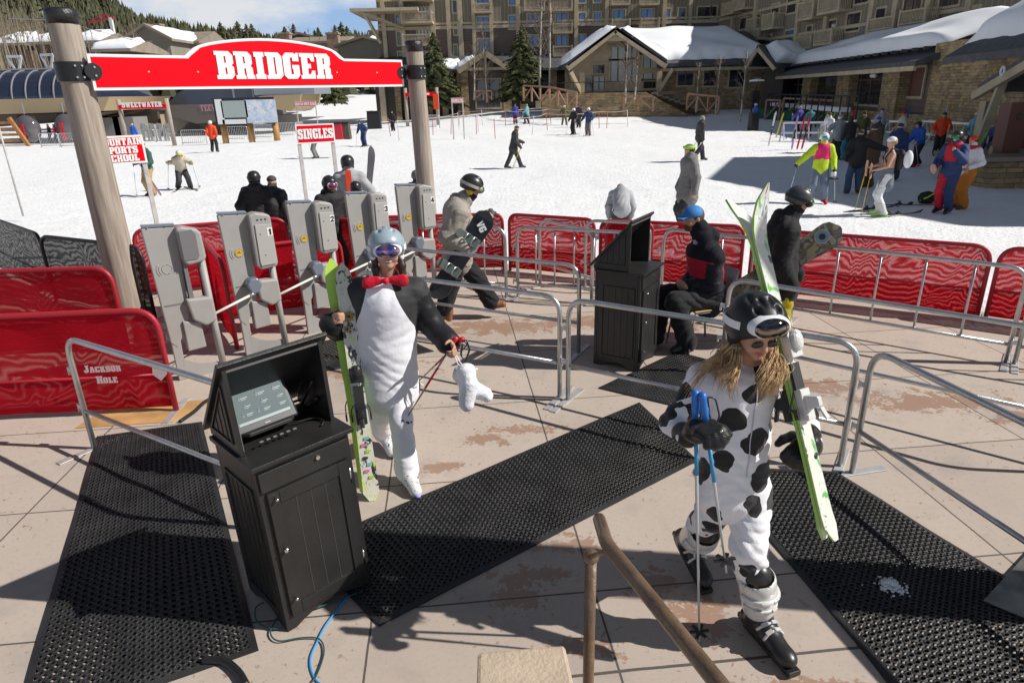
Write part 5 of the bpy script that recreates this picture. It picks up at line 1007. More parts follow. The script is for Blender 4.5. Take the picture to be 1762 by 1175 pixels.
for i, (px, pt_, pb, Y, ln, lb, dn) in enumerate([(838, 40, 172, 79, -.03, 'bare aspen in front of the small gabled hotel porch', 1.3), (929, -60, 160, 78, .01, 'thin white aspen right of the dense spruce', 1), (945, -120, 164, 78, .01, 'tallest white aspen trunk reaching out of the picture', 1.2), (1076, 72, 172, 66, .0, 'small bare aspen before the pavilion glass, left of a pair', 1), (1092, 100, 170, 66, .02, 'small bare aspen before the pavilion glass, right of a pair', 1), (1198, 108, 188, 62, .0, 'small bare aspen before the stone hall, left of three', .8), (1232, 100, 192, 60, .01, 'small bare aspen before the stone hall, middle of three', .8), (1274, 90, 203, 56, .03, 'small bare aspen before the stone hall, right of three', .8), (1455 - 640, 60, 168, 84, .05, 'slim bare aspen against the dark hotel wall above the porch', .8)]):
    b_, H_ = tree_at(px, pt_, pb, Y); bare_tree(b_, H_, 30 + i, lb, ln, dens=dn, r0=.13 if pt_ < 0 else .09)
# ------------------------------------------------------------------ wooded hill and skyline
def hillz(x, y):
    t = sm(130, 480, y); e = 26 + 150 * sm(-215, -450, x * (1 + (480 - y) / 1400)) + 10 * sm(-90, -215, x)
    return snowz(x, np.minimum(y, 110)) * sm(170, 120, y) + t * e + 3 * t * np.sin(x * .03 + y * .02)
xs = np.linspace(-620, 420, 120); ys = np.linspace(105, 640, 60)
m_hill = M('hill_ground', (.50, .47, .43), .9); b = NB(m_hill); n1 = b.noise(.03, 6); b.put(b.b.inputs['Base Color'], b.mix(b.math('MULTIPLY', b.math('GREATER_THAN', b.sep()[2], 9.0), b.ramp(n1.outputs['Fac'], .48, .55)), (.86, .875, .89), (.14, .12, .075)))
hill = sheet(xs, ys, lambda x, y: hillz(x, y) - .6 * sm(125, 105, y), 'hill', m_hill, 'structure')
m_forest = M('forest_green', (.085, .088, .050), .9, var=.6, vs=.05, spec=.1)
V = []; F = []; rs = np.random.default_rng(5); cnt = 0
while cnt < 9000:
    x = rs.uniform(-560, 60); y = rs.uniform(190, 600); px_ = x / y
    if px_ < -.95 or px_ > -.1: continue
    if math.sin(x * .045 + 1.3 * math.sin(y * .03)) * math.sin(y * .06 + x * .01) > .62: continue
    z = float(hillz(x, y)); h = rs.uniform(7, 15); r_ = h * rs.uniform(.15, .23); n0 = len(V); cnt += 1; nl = 3
    for l in range(nl):
        z0 = z + h * (.08 + .28 * l); z1 = z + h * min(1, .5 + .28 * l); rr = r_ * (1 - .25 * l); n0 = len(V); k = 6; q0 = rs.uniform(0, 6)
        for j in range(k): q = q0 + 2 * math.pi * j / k; r2 = rr * rs.uniform(.7, 1.25); V.append((x + r2 * math.cos(q), y + r2 * math.sin(q), z0 + rs.uniform(-.06, .06) * h))
        V.append((x, y, z1))
        for j in range(k): F.append((n0 + j, n0 + (j + 1) % k, n0 + k))
o = meshobj('far_forest', V, F, m_forest); tag(o, 'dense dark conifer forest covering the far hillside', 'forest', kind='stuff')
# thicket of bare aspens at the left and behind the sign
rs = np.random.default_rng(8); mb = MB()
for k in range(330):
    if k < 270: px_ = rs.uniform(-20, 112) if k < 240 else rs.uniform(112, 250); pb_ = rs.uniform(78, 125) if k < 240 else rs.uniform(72, 92); Y = rs.uniform(95, 140)
    else: px_ = rs.uniform(380, 690); pb_ = rs.uniform(80, 100); Y = rs.uniform(118, 150)
    q = A(px_, pb_, Y); h = rs.uniform(3, 6.5) if k < 240 else rs.uniform(1.5, 3.5); d = norm(np.array([rs.normal(0, .08), 0, 1])); mb.tube([q - up * 2, q + d * h], [.07, .02], 4, cap=False)
    for j in range(9): s = rs.uniform(.3, 1); qq = q + d * h * s; mb.tube([qq, qq + norm(np.array([rs.normal(0, .6), rs.normal(0, .3), 1])) * h * .22], [.035, .01], 3, cap=False)
tag(mb.build('aspen_thicket', M('thicket_twigs', (.25, .20, .14), .9), at=(-50, 110, 0)), 'pale leafless aspen thicket behind the lift station', 'thicket', kind='stuff')
rs = np.random.default_rng(21); sk = []
for i in range(26):
    px_ = 335 + i * 11.5 + rs.uniform(-4, 4); Y = rs.uniform(150, 175); pb_ = 75; pt_ = rs.uniform(36, 62) - (px_ < 420) * 4; b_, H_ = tree_at(px_, pt_, pb_, Y); 
    if i < 3: t = spruce(b_ - up * 2, H_ + 2, 2.2, None, 60 + i, .5, name='skyline_conifer', group='conifers on the skyline above the sign'); sk.append((t, H_ + 2))
    else:
        s, h0 = sk[i % 3]; t = copy_tree(s); t.location = b_ - up * 2; k = (H_ + 2) / h0; t.scale = (k * rs.uniform(.8, 1.1),) * 2 + (k,); t.rotation_euler = (0, 0, rs.uniform(0, 6))
    t['label'] = 'dark conifer in the skyline row above the big red sign, ' + nth(i, 26); t['group'] = 'conifers on the skyline above the sign'
# ------------------------------------------------------------------ houses beyond
m_hwall = M('house_wall', (.235, .215, .17), .85, var=.1, vs=.5); m_dark = M('house_dark_wood', (.09, .06, .045), .85); m_chim = M('chimney_stone', (.32, .22, .15), .9, var=.3, vs=1.5); m_roof = M('shingle_roof', (.27, .22, .17), .9, var=.2, vs=.8)
def house(x0, x1, yb, ye, yr, Y, dep, label, wall, gable=False, chim=(), wins=(), snow=True, roof=None, name='house'):
    """front wall between pixel columns x0..x1, base row yb, eave row ye, ridge row yr"""
    pl_ = Plane(A(x0, ye, Y), A(x1, ye, Y)); r = empty(name, pl_.P(pl_.L / 2, A(x0, yb, Y)[2]), label, 'house', 'houses on the hillside'); xm = (x0 + x1) / 2
    zb = pl_.uv(xm, yb)[1] - 3; ze_ = pl_.uv(xm, ye)[1]; zr = A(xm, yr, Y + (0 if gable else dep / 2))[2]; L_ = pl_.L; mb = MB(); ov = .7
    if gable:
        mb.prism([(0, zb), (L_, zb), (L_, ze_), (L_ / 2, zr), (0, ze_)], pl_.P(0, 0), pl_.u, up, -pl_.n * dep); mb.build('wall', wall, r); mb = MB(); sl = (zr - ze_) / (L_ / 2)
        for s_ in (-1, 1): mb.prism([(L_ / 2, zr + .05), (L_ / 2 + s_ * (L_ / 2 + ov), ze_ - ov * sl + .05), (L_ / 2 + s_ * (L_ / 2 + ov), ze_ - ov * sl + .4), (L_ / 2, zr + .4)], pl_.P(0, 0, ov), pl_.u, up, -pl_.n * (dep + ov))
        rf = mb.build('roof', roof or m_roof, r)
        if snow: snowpart(r, pl_.P(L_ + ov, ze_ - ov * sl + .4, .3), pl_.P(L_ + ov, ze_ - ov * sl + .4, -dep), pl_.P(L_ * .62, zr - (.12 * L_) * sl + .4, -dep), pl_.P(L_ * .62, zr - .12 * L_ * sl + .4, .3), .4, x0)
    else:
        wbox(pl_, mb, 0, L_, zb, ze_, -dep, 0); mb.build('wall', wall, r); mb = MB(); mb.prism([(ov, ze_ - .1), (ov, ze_ + .2), (-dep / 2, zr), (-dep - ov, ze_ + .2), (-dep - ov, ze_ - .1)], pl_.P(-ov, 0), pl_.n, up, pl_.u * (L_ + 2 * ov)); rf = mb.build('roof', roof or m_roof, r)
        if snow: snowpart(r, pl_.P(-ov, ze_ + .25, ov), pl_.P(L_ + ov, ze_ + .25, ov), pl_.P(L_ + ov - .5, zr, -dep / 2), pl_.P(-ov + .5, zr, -dep / 2), .6, x0)
    for cx_, ct in chim: c = A(cx_, ct, Y + dep * .4); mb = MB(); mb.box((c[0], c[1], c[2] - 2), (1.7, 1.5, 4)); mb.box((c[0], c[1], c[2] + .12), (1.95, 1.75, .25)); mb.build('chimney', m_chim, r)
    for w_ in wins: window(pl_, r, w_, m_glassp, 1 if w_[2] - w_[0] > 6 else 0, tw=.12)
    return r
house(219, 291, 95, 68, 46, 105, 14, 'large olive gabled house with a stone chimney above the left end of the sign', m_hwall, True, ((268, 45),), ((258, 81, 267, 88), (240, 81, 248, 88), (246, 72, 252, 78), (270, 81, 276, 88), (255, 72, 262, 78)))
house(278, 338, 95, 75, 56, 112, 12, 'long shingle-roofed house joined behind the olive gabled one', m_hwall, False, (), (), snow=False)
house(132, 168, 92, 74, 59, 100, 9, 'dark wooden chalet with thick roof snow right of the timber post', m_dark, False, ((174, 57),), ((141, 76, 149, 80), (155, 76, 162, 80)))
house(172, 220, 96, 88, 74, 92, 9, 'low dark chalet with a rounded snow roof beside the olive house', m_dark, False)
house(60, 98, 95, 76, 63, 100, 9, 'dark chalet with a brick chimney left of the timber post', m_dark, False, ((76, 65),))
house(8, 40, 95, 78, 62, 106, 9, 'chalet with snow-covered roof at the far left edge', m_dark, False)
house(500, 590, 100, 74, 64, 120, 12, 'low shingled house with chimney above the sign right of the lettering', m_hwall, False, ((491, 60),), (), snow=False)
house(584, 668, 105, 80, 67, 106, 12, 'shingled house with stone chimneys next to the hotel corner', m_hwall, True, ((573, 60), (646, 56)), ())
house(488, 545, 95, 68, 60, 135, 12, 'distant brown roofed house peeping over the sign', m_dark, True, (), (), snow=False)
# red crane on the hill
c = A(190, 50, 230); cr = empty('tower_crane', (c[0], c[1], c[2] - 8), 'small red tower crane with a pale mast on the wooded hill', 'crane'); t = A(190, 31, 230); mb = MB(); mb.bar((c[0] + .6, c[1], c[2] - 10), t, .9, .9); mb.build('mast', m_white, cr)
l = A(152, 40, 230); rr_ = A(196, 30, 230); mb = MB(); mb.bar(l, rr_, .5, .5); mb.bar(l + up * .2, A(178, 25, 230), .2, .2); mb.bar(A(178, 25, 230), rr_, .2, .2); mb.bar(A(178, 25, 230), A(179, 35, 230), .4, .4); mb.build('jib', m_redvinyl, cr)
# ------------------------------------------------------------------ people
def cl(name, col, rough=.75, **k): return M(name, col, rough, **{'bump': .35, 'bs': 45, 'var': .22, 'vs': 4, 'spec': .2, 'sheen': .08, **k})
m_skin = M('skin', (.52, .29, .20), .5, spec=.35, var=.08, vs=20); m_lip = M('lips', (.42, .12, .11), .4)
m_black = cl('black_shell_fabric', (.017, .017, .019), .8); m_pants = cl('black_ski_pants', (.019, .019, .022), .8); m_bootb = M('black_boot', (.02, .02, .02), .35)
m_helm = M('black_helmet', (.02, .021, .022), .35, coat=.1); m_lens = M('mirror_lens', (.35, .30, .45), .08, metal=.9)
def ik(a, b, la, lb, pole):
    a = np.array(a, float); b = np.array(b, float); d = b - a; L_ = np.linalg.norm(d); L_ = min(L_, (la + lb) * .999); u = norm(d); x = (la * la - lb * lb + L_ * L_) / (2 * L_); h = math.sqrt(max(la * la - x * x, 0)); p = norm(np.array(pole, float) - u * (np.array(pole) @ u)); return a + u * x + p * h
def pose(base, face, H=1.75, hands=None, feet=None, lean=0., crouch=0., side=0., head=(0, 0), toe=None, over=None):
    """face: heading in degrees (0 = +X, 90 = +Y). hands / feet in local metres (right, forward, up)."""
    k = H / 1.75; base = np.array(base, float); f = np.array([math.cos(rad(face)), math.sin(rad(face)), 0]); r = np.array([f[1], -f[0], 0])
    def P(x, y, z): return base + (r * x + f * y + up * z) * k
    feet = feet or ((-.11, .02, 0), (.11, -.02, 0)); fx = [np.array(q, float) for q in feet]
    hip = np.array([side + (fx[0][0] + fx[1][0]) / 2, (fx[0][1] + fx[1][1]) / 2, .93 - crouch]); cl_, sl = math.cos(rad(lean)), math.sin(rad(lean))
    def up_(h, x=0, y=0): return P(hip[0] + x, hip[1] + h * sl + y * cl_, hip[2] + h * cl_ - y * sl)
    J = dict(base=base, f=f, r=r, k=k, hip=P(*hip), waist=up_(.16), chest=up_(.38), neck=up_(.56), head=up_(.70, head[0] * .03, .02 + head[1] * .05), sL=up_(.47, -.175), sR=up_(.47, .175), hL=P(hip[0] - .09, hip[1], hip[2] - .03), hR=P(hip[0] + .09, hip[1], hip[2] - .03))
    hands = hands or ((-.27, .08, .80), (.27, .08, .80))
    for s_, q, fq in (('L', hands[0], fx[0]), ('R', hands[1], fx[1])):
        J['w' + s_] = P(*q); J['e' + s_] = ik(J['s' + s_], J['w' + s_], .29 * k, .27 * k, -f * .8 - up * .5 + r * (-.5 if s_ == 'L' else .5))
        if np.linalg.norm(J['w' + s_] - J['s' + s_]) > .56 * k: J['w' + s_] = J['s' + s_] + norm(J['w' + s_] - J['s' + s_]) * .555 * k
        J['a' + s_] = P(fq[0], fq[1], fq[2] + .10); J['t' + s_] = P(fq[0] * 1.15, fq[1] + .2, fq[2] + .03); J['n' + s_] = ik(J['h' + s_], J['a' + s_], .43 * k, .42 * k, f)
    hf = norm(f * math.cos(rad(head[1] * 25)) - up * math.sin(rad(head[1] * 25)) + r * math.tan(rad(head[0] * 30))); J['hf'] = hf
    if over: J.update(over)
    J['hr'] = norm(np.cross(J['hf'], up)); J['hu'] = np.cross(J['hr'], J['hf']); return J
def hand(sd, w, d, n, sc=1.0, curl=55, thumb=1, fr=.0085, k=.006):
    """five separate fingers; d = towards the fingers, n = out of the palm, thumb = side sign"""
    d = norm(d); n = norm(np.array(n) - d * (np.array(n) @ d)); s = np.cross(n, d) * thumb
    for o in (-.026, -.009, .009, .026): sd.cone(w + s * o * .5 * sc, w + d * .075 * sc + s * o * sc, .014 * sc * (fr / .0085) ** .5, .0115 * sc * (fr / .0085) ** .7, .012)
    for i, (o, ln) in enumerate(((.030, .92), (.010, 1.05), (-.010, 1.0), (-.030, .78))):
        p = w + d * .082 * sc + s * o * sc; a = rad(curl * (.55 + .06 * i)); pts = [p]
        for j, sl in enumerate((.038, .026, .020)):
            dd = d * math.cos(a) + n * math.sin(a); p = p + dd * sl * ln * sc; pts.append(p); a += rad(curl * (.75 + .05 * i))
        sd.chain(pts, [fr * 1.1, fr, fr * .95, fr * .85], k)
    p = w + d * .02 * sc + s * .026 * sc; a = .9; pts = [p]
    for sl, q in ((.038, .85), (.032, .5), (.024, .1)):
        dd = norm(d * (1 - q * .6) + s * q * .9 + n * (.35 + (.85 - q) * curl / 60)); p = p + dd * sl * sc; pts.append(p)
    sd.chain(pts, [fr * 1.45, fr * 1.25, fr * 1.05, fr * .9], .01)
def face_sdf(J, k, sd, cell):
    c, f, r, u = J['head'], J['hf'], J['hr'], J['hu']; ax = (r, f, u)
    sd.ell(c + u * .015 * k, (.076 * k, .094 * k, .10 * k), ax, .02); sd.ell(c + f * .025 * k - u * .05 * k, (.056 * k, .062 * k, .062 * k), ax, .03)
    if cell < .02:
        sd.cone(c + f * .088 * k + u * .02 * k, c + f * .112 * k - u * .018 * k, .009 * k, .014 * k, .012); sd.ell(c + f * .084 * k - u * .052 * k, (.024 * k, .010 * k, .008 * k), ax, .008, mi=1); sd.ell(c + f * .078 * k - u * .085 * k, (.024 * k, .02 * k, .018 * k), ax, .02)
        for s_ in (-1, 1):
            sd.ell(c + f * .092 * k + r * .032 * k * s_ + u * .018 * k, (.017 * k, .012 * k, .012 * k), ax, .008, sub=True); sd.ell(c + f * .078 * k + r * .032 * k * s_ + u * .016 * k, (.013 * k,) * 3, ax, .004)
            sd.ell(c + r * .078 * k * s_ - f * .01 * k, (.012 * k, .02 * k, .032 * k), ax, .01); sd.ell(c + f * .07 * k + r * .042 * k * s_ - u * .035 * k, (.022 * k, .02 * k, .02 * k), ax, .02)
def person(J, S, label, cell=.024, group=None, wr=None, name='person', cat='person'):
    """S: jacket, trousers, boots, hands, hat/helmet, goggles, hair, ... materials and options"""
    k = J['k']; root = empty(name, J['base'], label, cat, group); R_ = S.get('bulk', 1.0) * k * 1.17; fl = (J['f'], .76); wr = (.0065 if cell < .015 else .006 if cell < .022 else .004) if wr is None else wr
    sd = SDF(); face_sdf(J, k, sd, cell); sd.cone(J['neck'] - up * .04 * k, J['head'] - J['hu'] * .05 * k, .055 * k, .05 * k, .02)
    sd.cone(J['chest'], J['waist'], .10 * k, .09 * k, .04); sd.cone(J['waist'], J['hip'], .09 * k, .10 * k, .04)
    for s_ in 'LR':
        sd.cone(J['chest'] + up * .08 * k, J['s' + s_], .05 * k, .04 * k, .03); bare = S.get('bare_arms'); q = 1.0 if bare else .6
        sd.chain([J['s' + s_], J['e' + s_], J['w' + s_]], [.05 * k * q, .042 * k * q, .03 * k * (q if bare else .8)], .02)
        sd.chain([J['hip'], J['h' + s_], J['n' + s_], J['a' + s_]], [.06 * k, .05 * k, .035 * k, .03 * k], .03); sd.cone(J['a' + s_], J['a' + s_] * .4 + J['t' + s_] * .6, .03 * k, .02 * k, .02)
        if cell < .02 and S.get('hand' + s_): w_, d_, n_, cu, th = S['hand' + s_]; hand(sd, w_, d_, n_, k, cu, th)
        elif not S.get('gloves'): d_ = norm(J['w' + s_] - J['e' + s_]); sd.ell(J['w' + s_] + d_ * .06 * k, (.035 * k, .03 * k, .055 * k), (np.cross(d_, J['f']) if abs(d_ @ J['f']) < .9 else J['r'], J['f'], d_), .015)
    if S.get('bare_torso'): sd.cone(J['chest'], J['waist'], .15 * k, .125 * k, .05, fl)
    sobj(sd, 'body', [S.get('skin', m_skin), m_lip], root, min(cell, .02) if cell < .02 else cell)
    # jacket
    if S.get('jacket') is not None and not S.get('bare_torso'):
        sd = SDF(); top = S.get('shoulder_mi', 0); hem = S.get('hem', .02)
        sd.cone(J['chest'] + up * .05 * k, J['waist'], .165 * R_, .15 * R_, .05, fl, mi=top); sd.cone(J['waist'], J['hip'] - up * hem * k, .15 * R_, .174 * R_, .05, (J['f'], .8))
        sd.cone(J['chest'] + up * .10 * k, J['neck'] + up * .01 * k, .12 * R_, .07 * R_, .04, fl, mi=top)
        if S.get('collar', 1): sd.cone(J['neck'], J['neck'] + (J['head'] - J['neck']) * (.2 if S.get('gaiter') else .55), .080 * R_, .074 * R_, .02)
        for s_ in 'LR':
            sd.cone(J['chest'] + up * .09 * k, J['s' + s_], .10 * R_, .075 * R_, .05, mi=top); a = S.get('arm_mi', 0); sd.chain([J['s' + s_], J['e' + s_], J['w' + s_]], [q2 * S.get('armk', 1) * R_ for q2 in (.084, .073, .056 * S.get('cuff', 1))], .03, mi=a)
        if S.get('hood'): sd.ell(J['neck'] - J['f'] * .09 * k + up * .01 * k, (.11 * k, .07 * k, .08 * k), (J['r'], J['f'], up), .03)
        sobj(sd, S.get('jname', 'jacket'), S['jacket'], root, cell, wr, seed=label.__len__() * .7, attrf=S.get('jattr'))
    if S.get('coat_len'):
        sd = SDF(); sd.cone(J['waist'], J['hip'] - up * S['coat_len'] * k, .16 * R_, .21 * R_, .04, (J['f'], .8)); sobj(sd, 'coat_skirt', S['jacket'], root, cell, wr)
    if S.get('trousers') is not None:
        sd = SDF(); q = S.get('tbulk', 1.0) * k * 1.08; sd.ell(J['hip'] - up * .0 * k, (.165 * q, .125 * q, .12 * q), (J['r'], J['f'], up), .04)
        for s_ in 'LR':
            low = J['a' + s_] + (J['n' + s_] - J['a' + s_]) * S.get('tlow', .02); sd.chain([J['h' + s_], J['n' + s_], low], [.105 * q, .086 * q, .082 * q * S.get('flare', 1.0)], .03, mi=S.get('tmi' + s_, 0), wr=0)
        sobj(sd, S.get('tname', 'trousers'), S['trousers'], root, cell, wr * 1.2, seed=3.1 + len(label), attrf=S.get('tattr'))
    if S.get('skirt') is not None:
        sd = SDF(); sd.cone(J['waist'] - up * .06 * k, J['hip'] - up * .2 * k, .14 * k, .19 * k, .03, (J['f'], .8)); sobj(sd, 'skirt', S['skirt'], root, cell, wr)
    # boots
    if S.get('boots') is not None:
        for s_ in 'LR':
            a, t = J['a' + s_], J['t' + s_]; n_ = J['n' + s_]; d = norm((t - a) * [1, 1, 0] if np.linalg.norm((t - a)[:2]) > .02 else J['f']); sd = SDF(); hi = S.get('boot_h', .20); sh = norm(n_ - a); sole = min(a[2], t[2] + .07 * k) - .075 * k
            if S.get('raise' + s_): sole = None
            b_ = 1.32 if S.get('skiboot') else 1.0
            sd.cone(a - d * .01 * k, a + sh * hi * k, .062 * k * b_, .072 * k * (1 + (b_ - 1) * .8), .02, mi=1 if hi > .1 else 0); sd.chain([a - d * .055 * k - up * .03 * k, a + d * .05 * k - up * .02 * k, t - d * .02 * k + up * .005 * k], [.052 * k * b_, .054 * k * b_, .044 * k * b_], .03)
            sobj(sd, 'boot', S['boots'] if isinstance(S['boots'], list) else [S['boots'], S['boots']], root, min(cell, .02))
    if S.get('gloves') is not None:
        for s_ in 'LR':
            w_ = J['w' + s_]; d_ = norm(w_ - J['e' + s_]); sd = SDF(); sd.cone(w_ - d_ * .05 * k, w_ + d_ * .01 * k, .052 * k, .045 * k, .01)
            if S.get('glove' + s_): ww, dd, nn, cu, th = S['glove' + s_]; hand(sd, ww, dd, nn, 1.34 * k, cu, th, fr=.019, k=.012); sd.ell(ww + norm(dd) * .045 * k, (.056 * k, .056 * k, .06 * k), None, .02)
            else: sd.ell(w_ + d_ * .055 * k, (.045 * k, .045 * k, .06 * k), None, .015); sd.cone(w_ + d_ * .03 * k, w_ + d_ * .07 * k + J['f'] * .045 * k, .018 * k, .016 * k, .01)
            sobj(sd, 'glove', S['gloves'], root, min(cell, .02) if cell < .02 else cell)
    c, f, r, u = J['head'], J['hf'], J['hr'], J['hu']; ax = (r, f, u)
    if S.get('helmet') is not None:
        h = c + u * .035 * k - f * .012 * k; rr = np.array([.115, .137, .118]) * k * S.get('hs', 1.0)
        def cut(P, h=h, u=u, f=f): return np.minimum(-((P - h) @ u) - .045 * k + .0, 1e3) + np.maximum((P - h) @ f, 0) * .42 if not S.get('full') else -((P - h) @ u) - .09 * k
        sd = SDF(); sd.ell(h, rr, ax, .01); sd.ell(h - f * .03 * k - u * .05 * k, (.105 * k, .09 * k, .08 * k), ax, .03)
        if cell < .02:
            for i, (a_, b_) in enumerate(S.get('vents', ((-.05, .5), (.05, .5), (-.055, -.2), (.055, -.2), (-.02, .1), (.02, .1)))):
                d_ = norm(r * a_ * 9 + f * b_ + u * 1.0); q = h + np.array(d_ @ np.array(ax).T) @ np.diag(rr) @ np.array(ax); sd.cone(q - f * .022 * k, q + f * .022 * k, .014 * k, .011 * k, .006, sub=True)
        sobj(sd, 'helmet', S['helmet'], root, min(cell, .02), cutf=lambda P: -((P - h) @ u) - (.075 if True else 0) * k + np.maximum((P - h) @ f - .03 * k, 0) * 1.1)
        if S.get('earpads', 1):
            sd = SDF()
            for s2 in (-1, 1): sd.ell(c + r * .085 * k * s2 - u * .035 * k - f * .015 * k, (.022 * k, .045 * k, .05 * k), ax, .01); sd.cone(c + r * .08 * k * s2 - u * .07 * k + f * .01 * k, c - u * .105 * k + f * .04 * k, .006 * k, .006 * k, .004)
            sobj(sd, 'ear_pads', S.get('padmat', m_black), root, min(cell, .02) if cell < .02 else cell)
    if S.get('hat') is not None:
        sd = SDF(); h = c + u * .045 * k; sd.ell(h, (.092 * k, .108 * k, .088 * k), ax, .01)
        if S.get('brim'): sd.ell(h + f * .12 * k - u * .012 * k, (.07 * k, .07 * k, .010 * k), ax, .015)
        sobj(sd, 'cap' if S.get('brim') else 'hat', S['hat'], root, min(cell, .02), cutf=lambda P: -((P - h) @ u) - .02 * k)
    if S.get('gaiter'): sd = SDF(); sd.cone(J['neck'] - up * .04 * k, c - u * .07 * k + f * .02 * k, .078 * k, .068 * k, .01); sobj(sd, 'neck_gaiter', m_black, root, .014, .004)
    if S.get('hair') is not None:
        sd = SDF(); sd.ell(c + u * .025 * k - f * .02 * k, (.086 * k, .098 * k, .10 * k), ax, .02)
        if S.get('hair_len'): sd.cone(c - f * .06 * k, c - f * .08 * k - u * S['hair_len'] * k, .07 * k, .03 * k, .03)
        sobj(sd, 'hair', S['hair'], root, min(cell, .02), cutf=lambda P: np.minimum((P - c) @ f - .055 * k, 1))
    if S.get('beard') is not None:
        sd = SDF(); sd.ell(c + f * .05 * k - u * .075 * k, (.062 * k, .055 * k, .05 * k), ax, .02); sobj(sd, 'beard', S['beard'], root, min(cell, .012), .003)
    if S.get('goggles') is not None:
        gz = S.get('gup', 0) * k; th_ = rad(S.get('gtilt', 0)); f, u = f * math.cos(th_) + u * math.sin(th_), u * math.cos(th_) - f * math.sin(th_); ax = (r, f, u); g = c + u * (.018 * k + gz) + f * (.07 * k - S.get('gback', 0) * k); gm = S['goggles']; sd = SDF(); gw = .092 * k
        sd.ell(g + f * .012 * k, (gw, .054 * k, .054 * k), ax, .01); sd.ell(g - u * .052 * k + f * .05 * k, (.018 * k, .05 * k, .022 * k), ax, .012, sub=True); sd.ell(g + f * .075 * k, (gw * .92, .052 * k, .047 * k), ax, .004, sub=True)
        fr = sobj(sd, 'goggles', gm[0], root, .005 if cell < .015 else .012 if cell < .02 else .018)
        sd = SDF(); sd.ell(g + f * .012 * k, (gw * .94, .063 * k, .051 * k), ax, .01); sd.ell(g - u * .056 * k + f * .05 * k, (.016 * k, .05 * k, .022 * k), ax, .012, sub=True)
        sobj(sd, 'lens', gm[1], fr, .005 if cell < .015 else .01 if cell < .02 else .018)
        if cell < .02:
            mb = MB(); h = c + u * (.028 * k + gz * .6) - f * .012 * k; pts = [h + r * .119 * k * math.sin(q) * S.get('hs', 1) - f * .14 * k * math.cos(q) * S.get('hs', 1) for q in np.linspace(-2.15, 2.15, 24)]
            for i in range(23): mb.bar(pts[i], pts[i + 1], .004, .034 * k, up=u)
            V = []; 
            mb.build('strap', gm[0] if len(gm) < 3 else gm[2], fr)
    return root
from mathutils.bvhtree import BVHTree
def onsurf(o, pts, d, lift=.003):
    w = np.zeros(3); p = o
    while p is not None: w = w + np.array(p.location); p = p.parent
    bv = BVHTree.FromPolygons([v.co[:] for v in o.data.vertices], [q.vertices[:] for q in o.data.polygons]); out = []
    for q in pts:
        h = bv.ray_cast(Vector(np.array(q) - w + np.array(d) * .6), Vector(-np.array(d)))
        if h[0] is not None: out.append(np.array(h[0]) + w + np.array(d) * lift)
    return out
def seamline(root, part, a, b_, d, r, mat, name='zip', n=30):
    o = [c for c in root.children if c.name.split('.')[0] == part][0]; P = onsurf(o, [a + (b_ - a) * t for t in np.linspace(0, 1, n)], norm(d))
    if len(P) > 3: mb = MB(); mb.tube(P, r, 6); mb.build(name, mat, root, True)
# ---- gear
m_base = M('ski_base_white', (.78, .78, .72), .35, coat=.3); m_edge = M('ski_edge', (.03, .03, .03), .4); m_bind = M('binding_plastic', (.02, .02, .022), .35); m_bgrey = M('binding_metal', (.45, .46, .48), .35, metal=.8)
def art(name, base, cols, sc=9.0, th=.5, stretch=(1, 1, 1)):
    m = M(name, base, .35, coat=.3); b = NB(m); mp_ = b.new('Mapping'); mp_.inputs['Scale'].default_value = stretch; b.put(mp_.inputs['Vector'], b.obj()); c = (*base, 1); c = tuple(base)
    for i, cc in enumerate(cols): n = b.noise(sc * (1 + .4 * i), 2, mp_.outputs[0], dist=1.0 + i); n.inputs['Vector']; o = b.new('Mapping'); o.inputs['Location'].default_value = (i * 3.7, i, 0); b.put(o.inputs['Vector'], mp_.outputs[0]); b.put(n.inputs['Vector'], o.outputs[0]); c = b.mix(b.ramp(n.outputs['Fac'], th + .04 * i, th + .05 + .04 * i), c, cc)
    b.put(b.b.inputs['Base Color'], c); return m
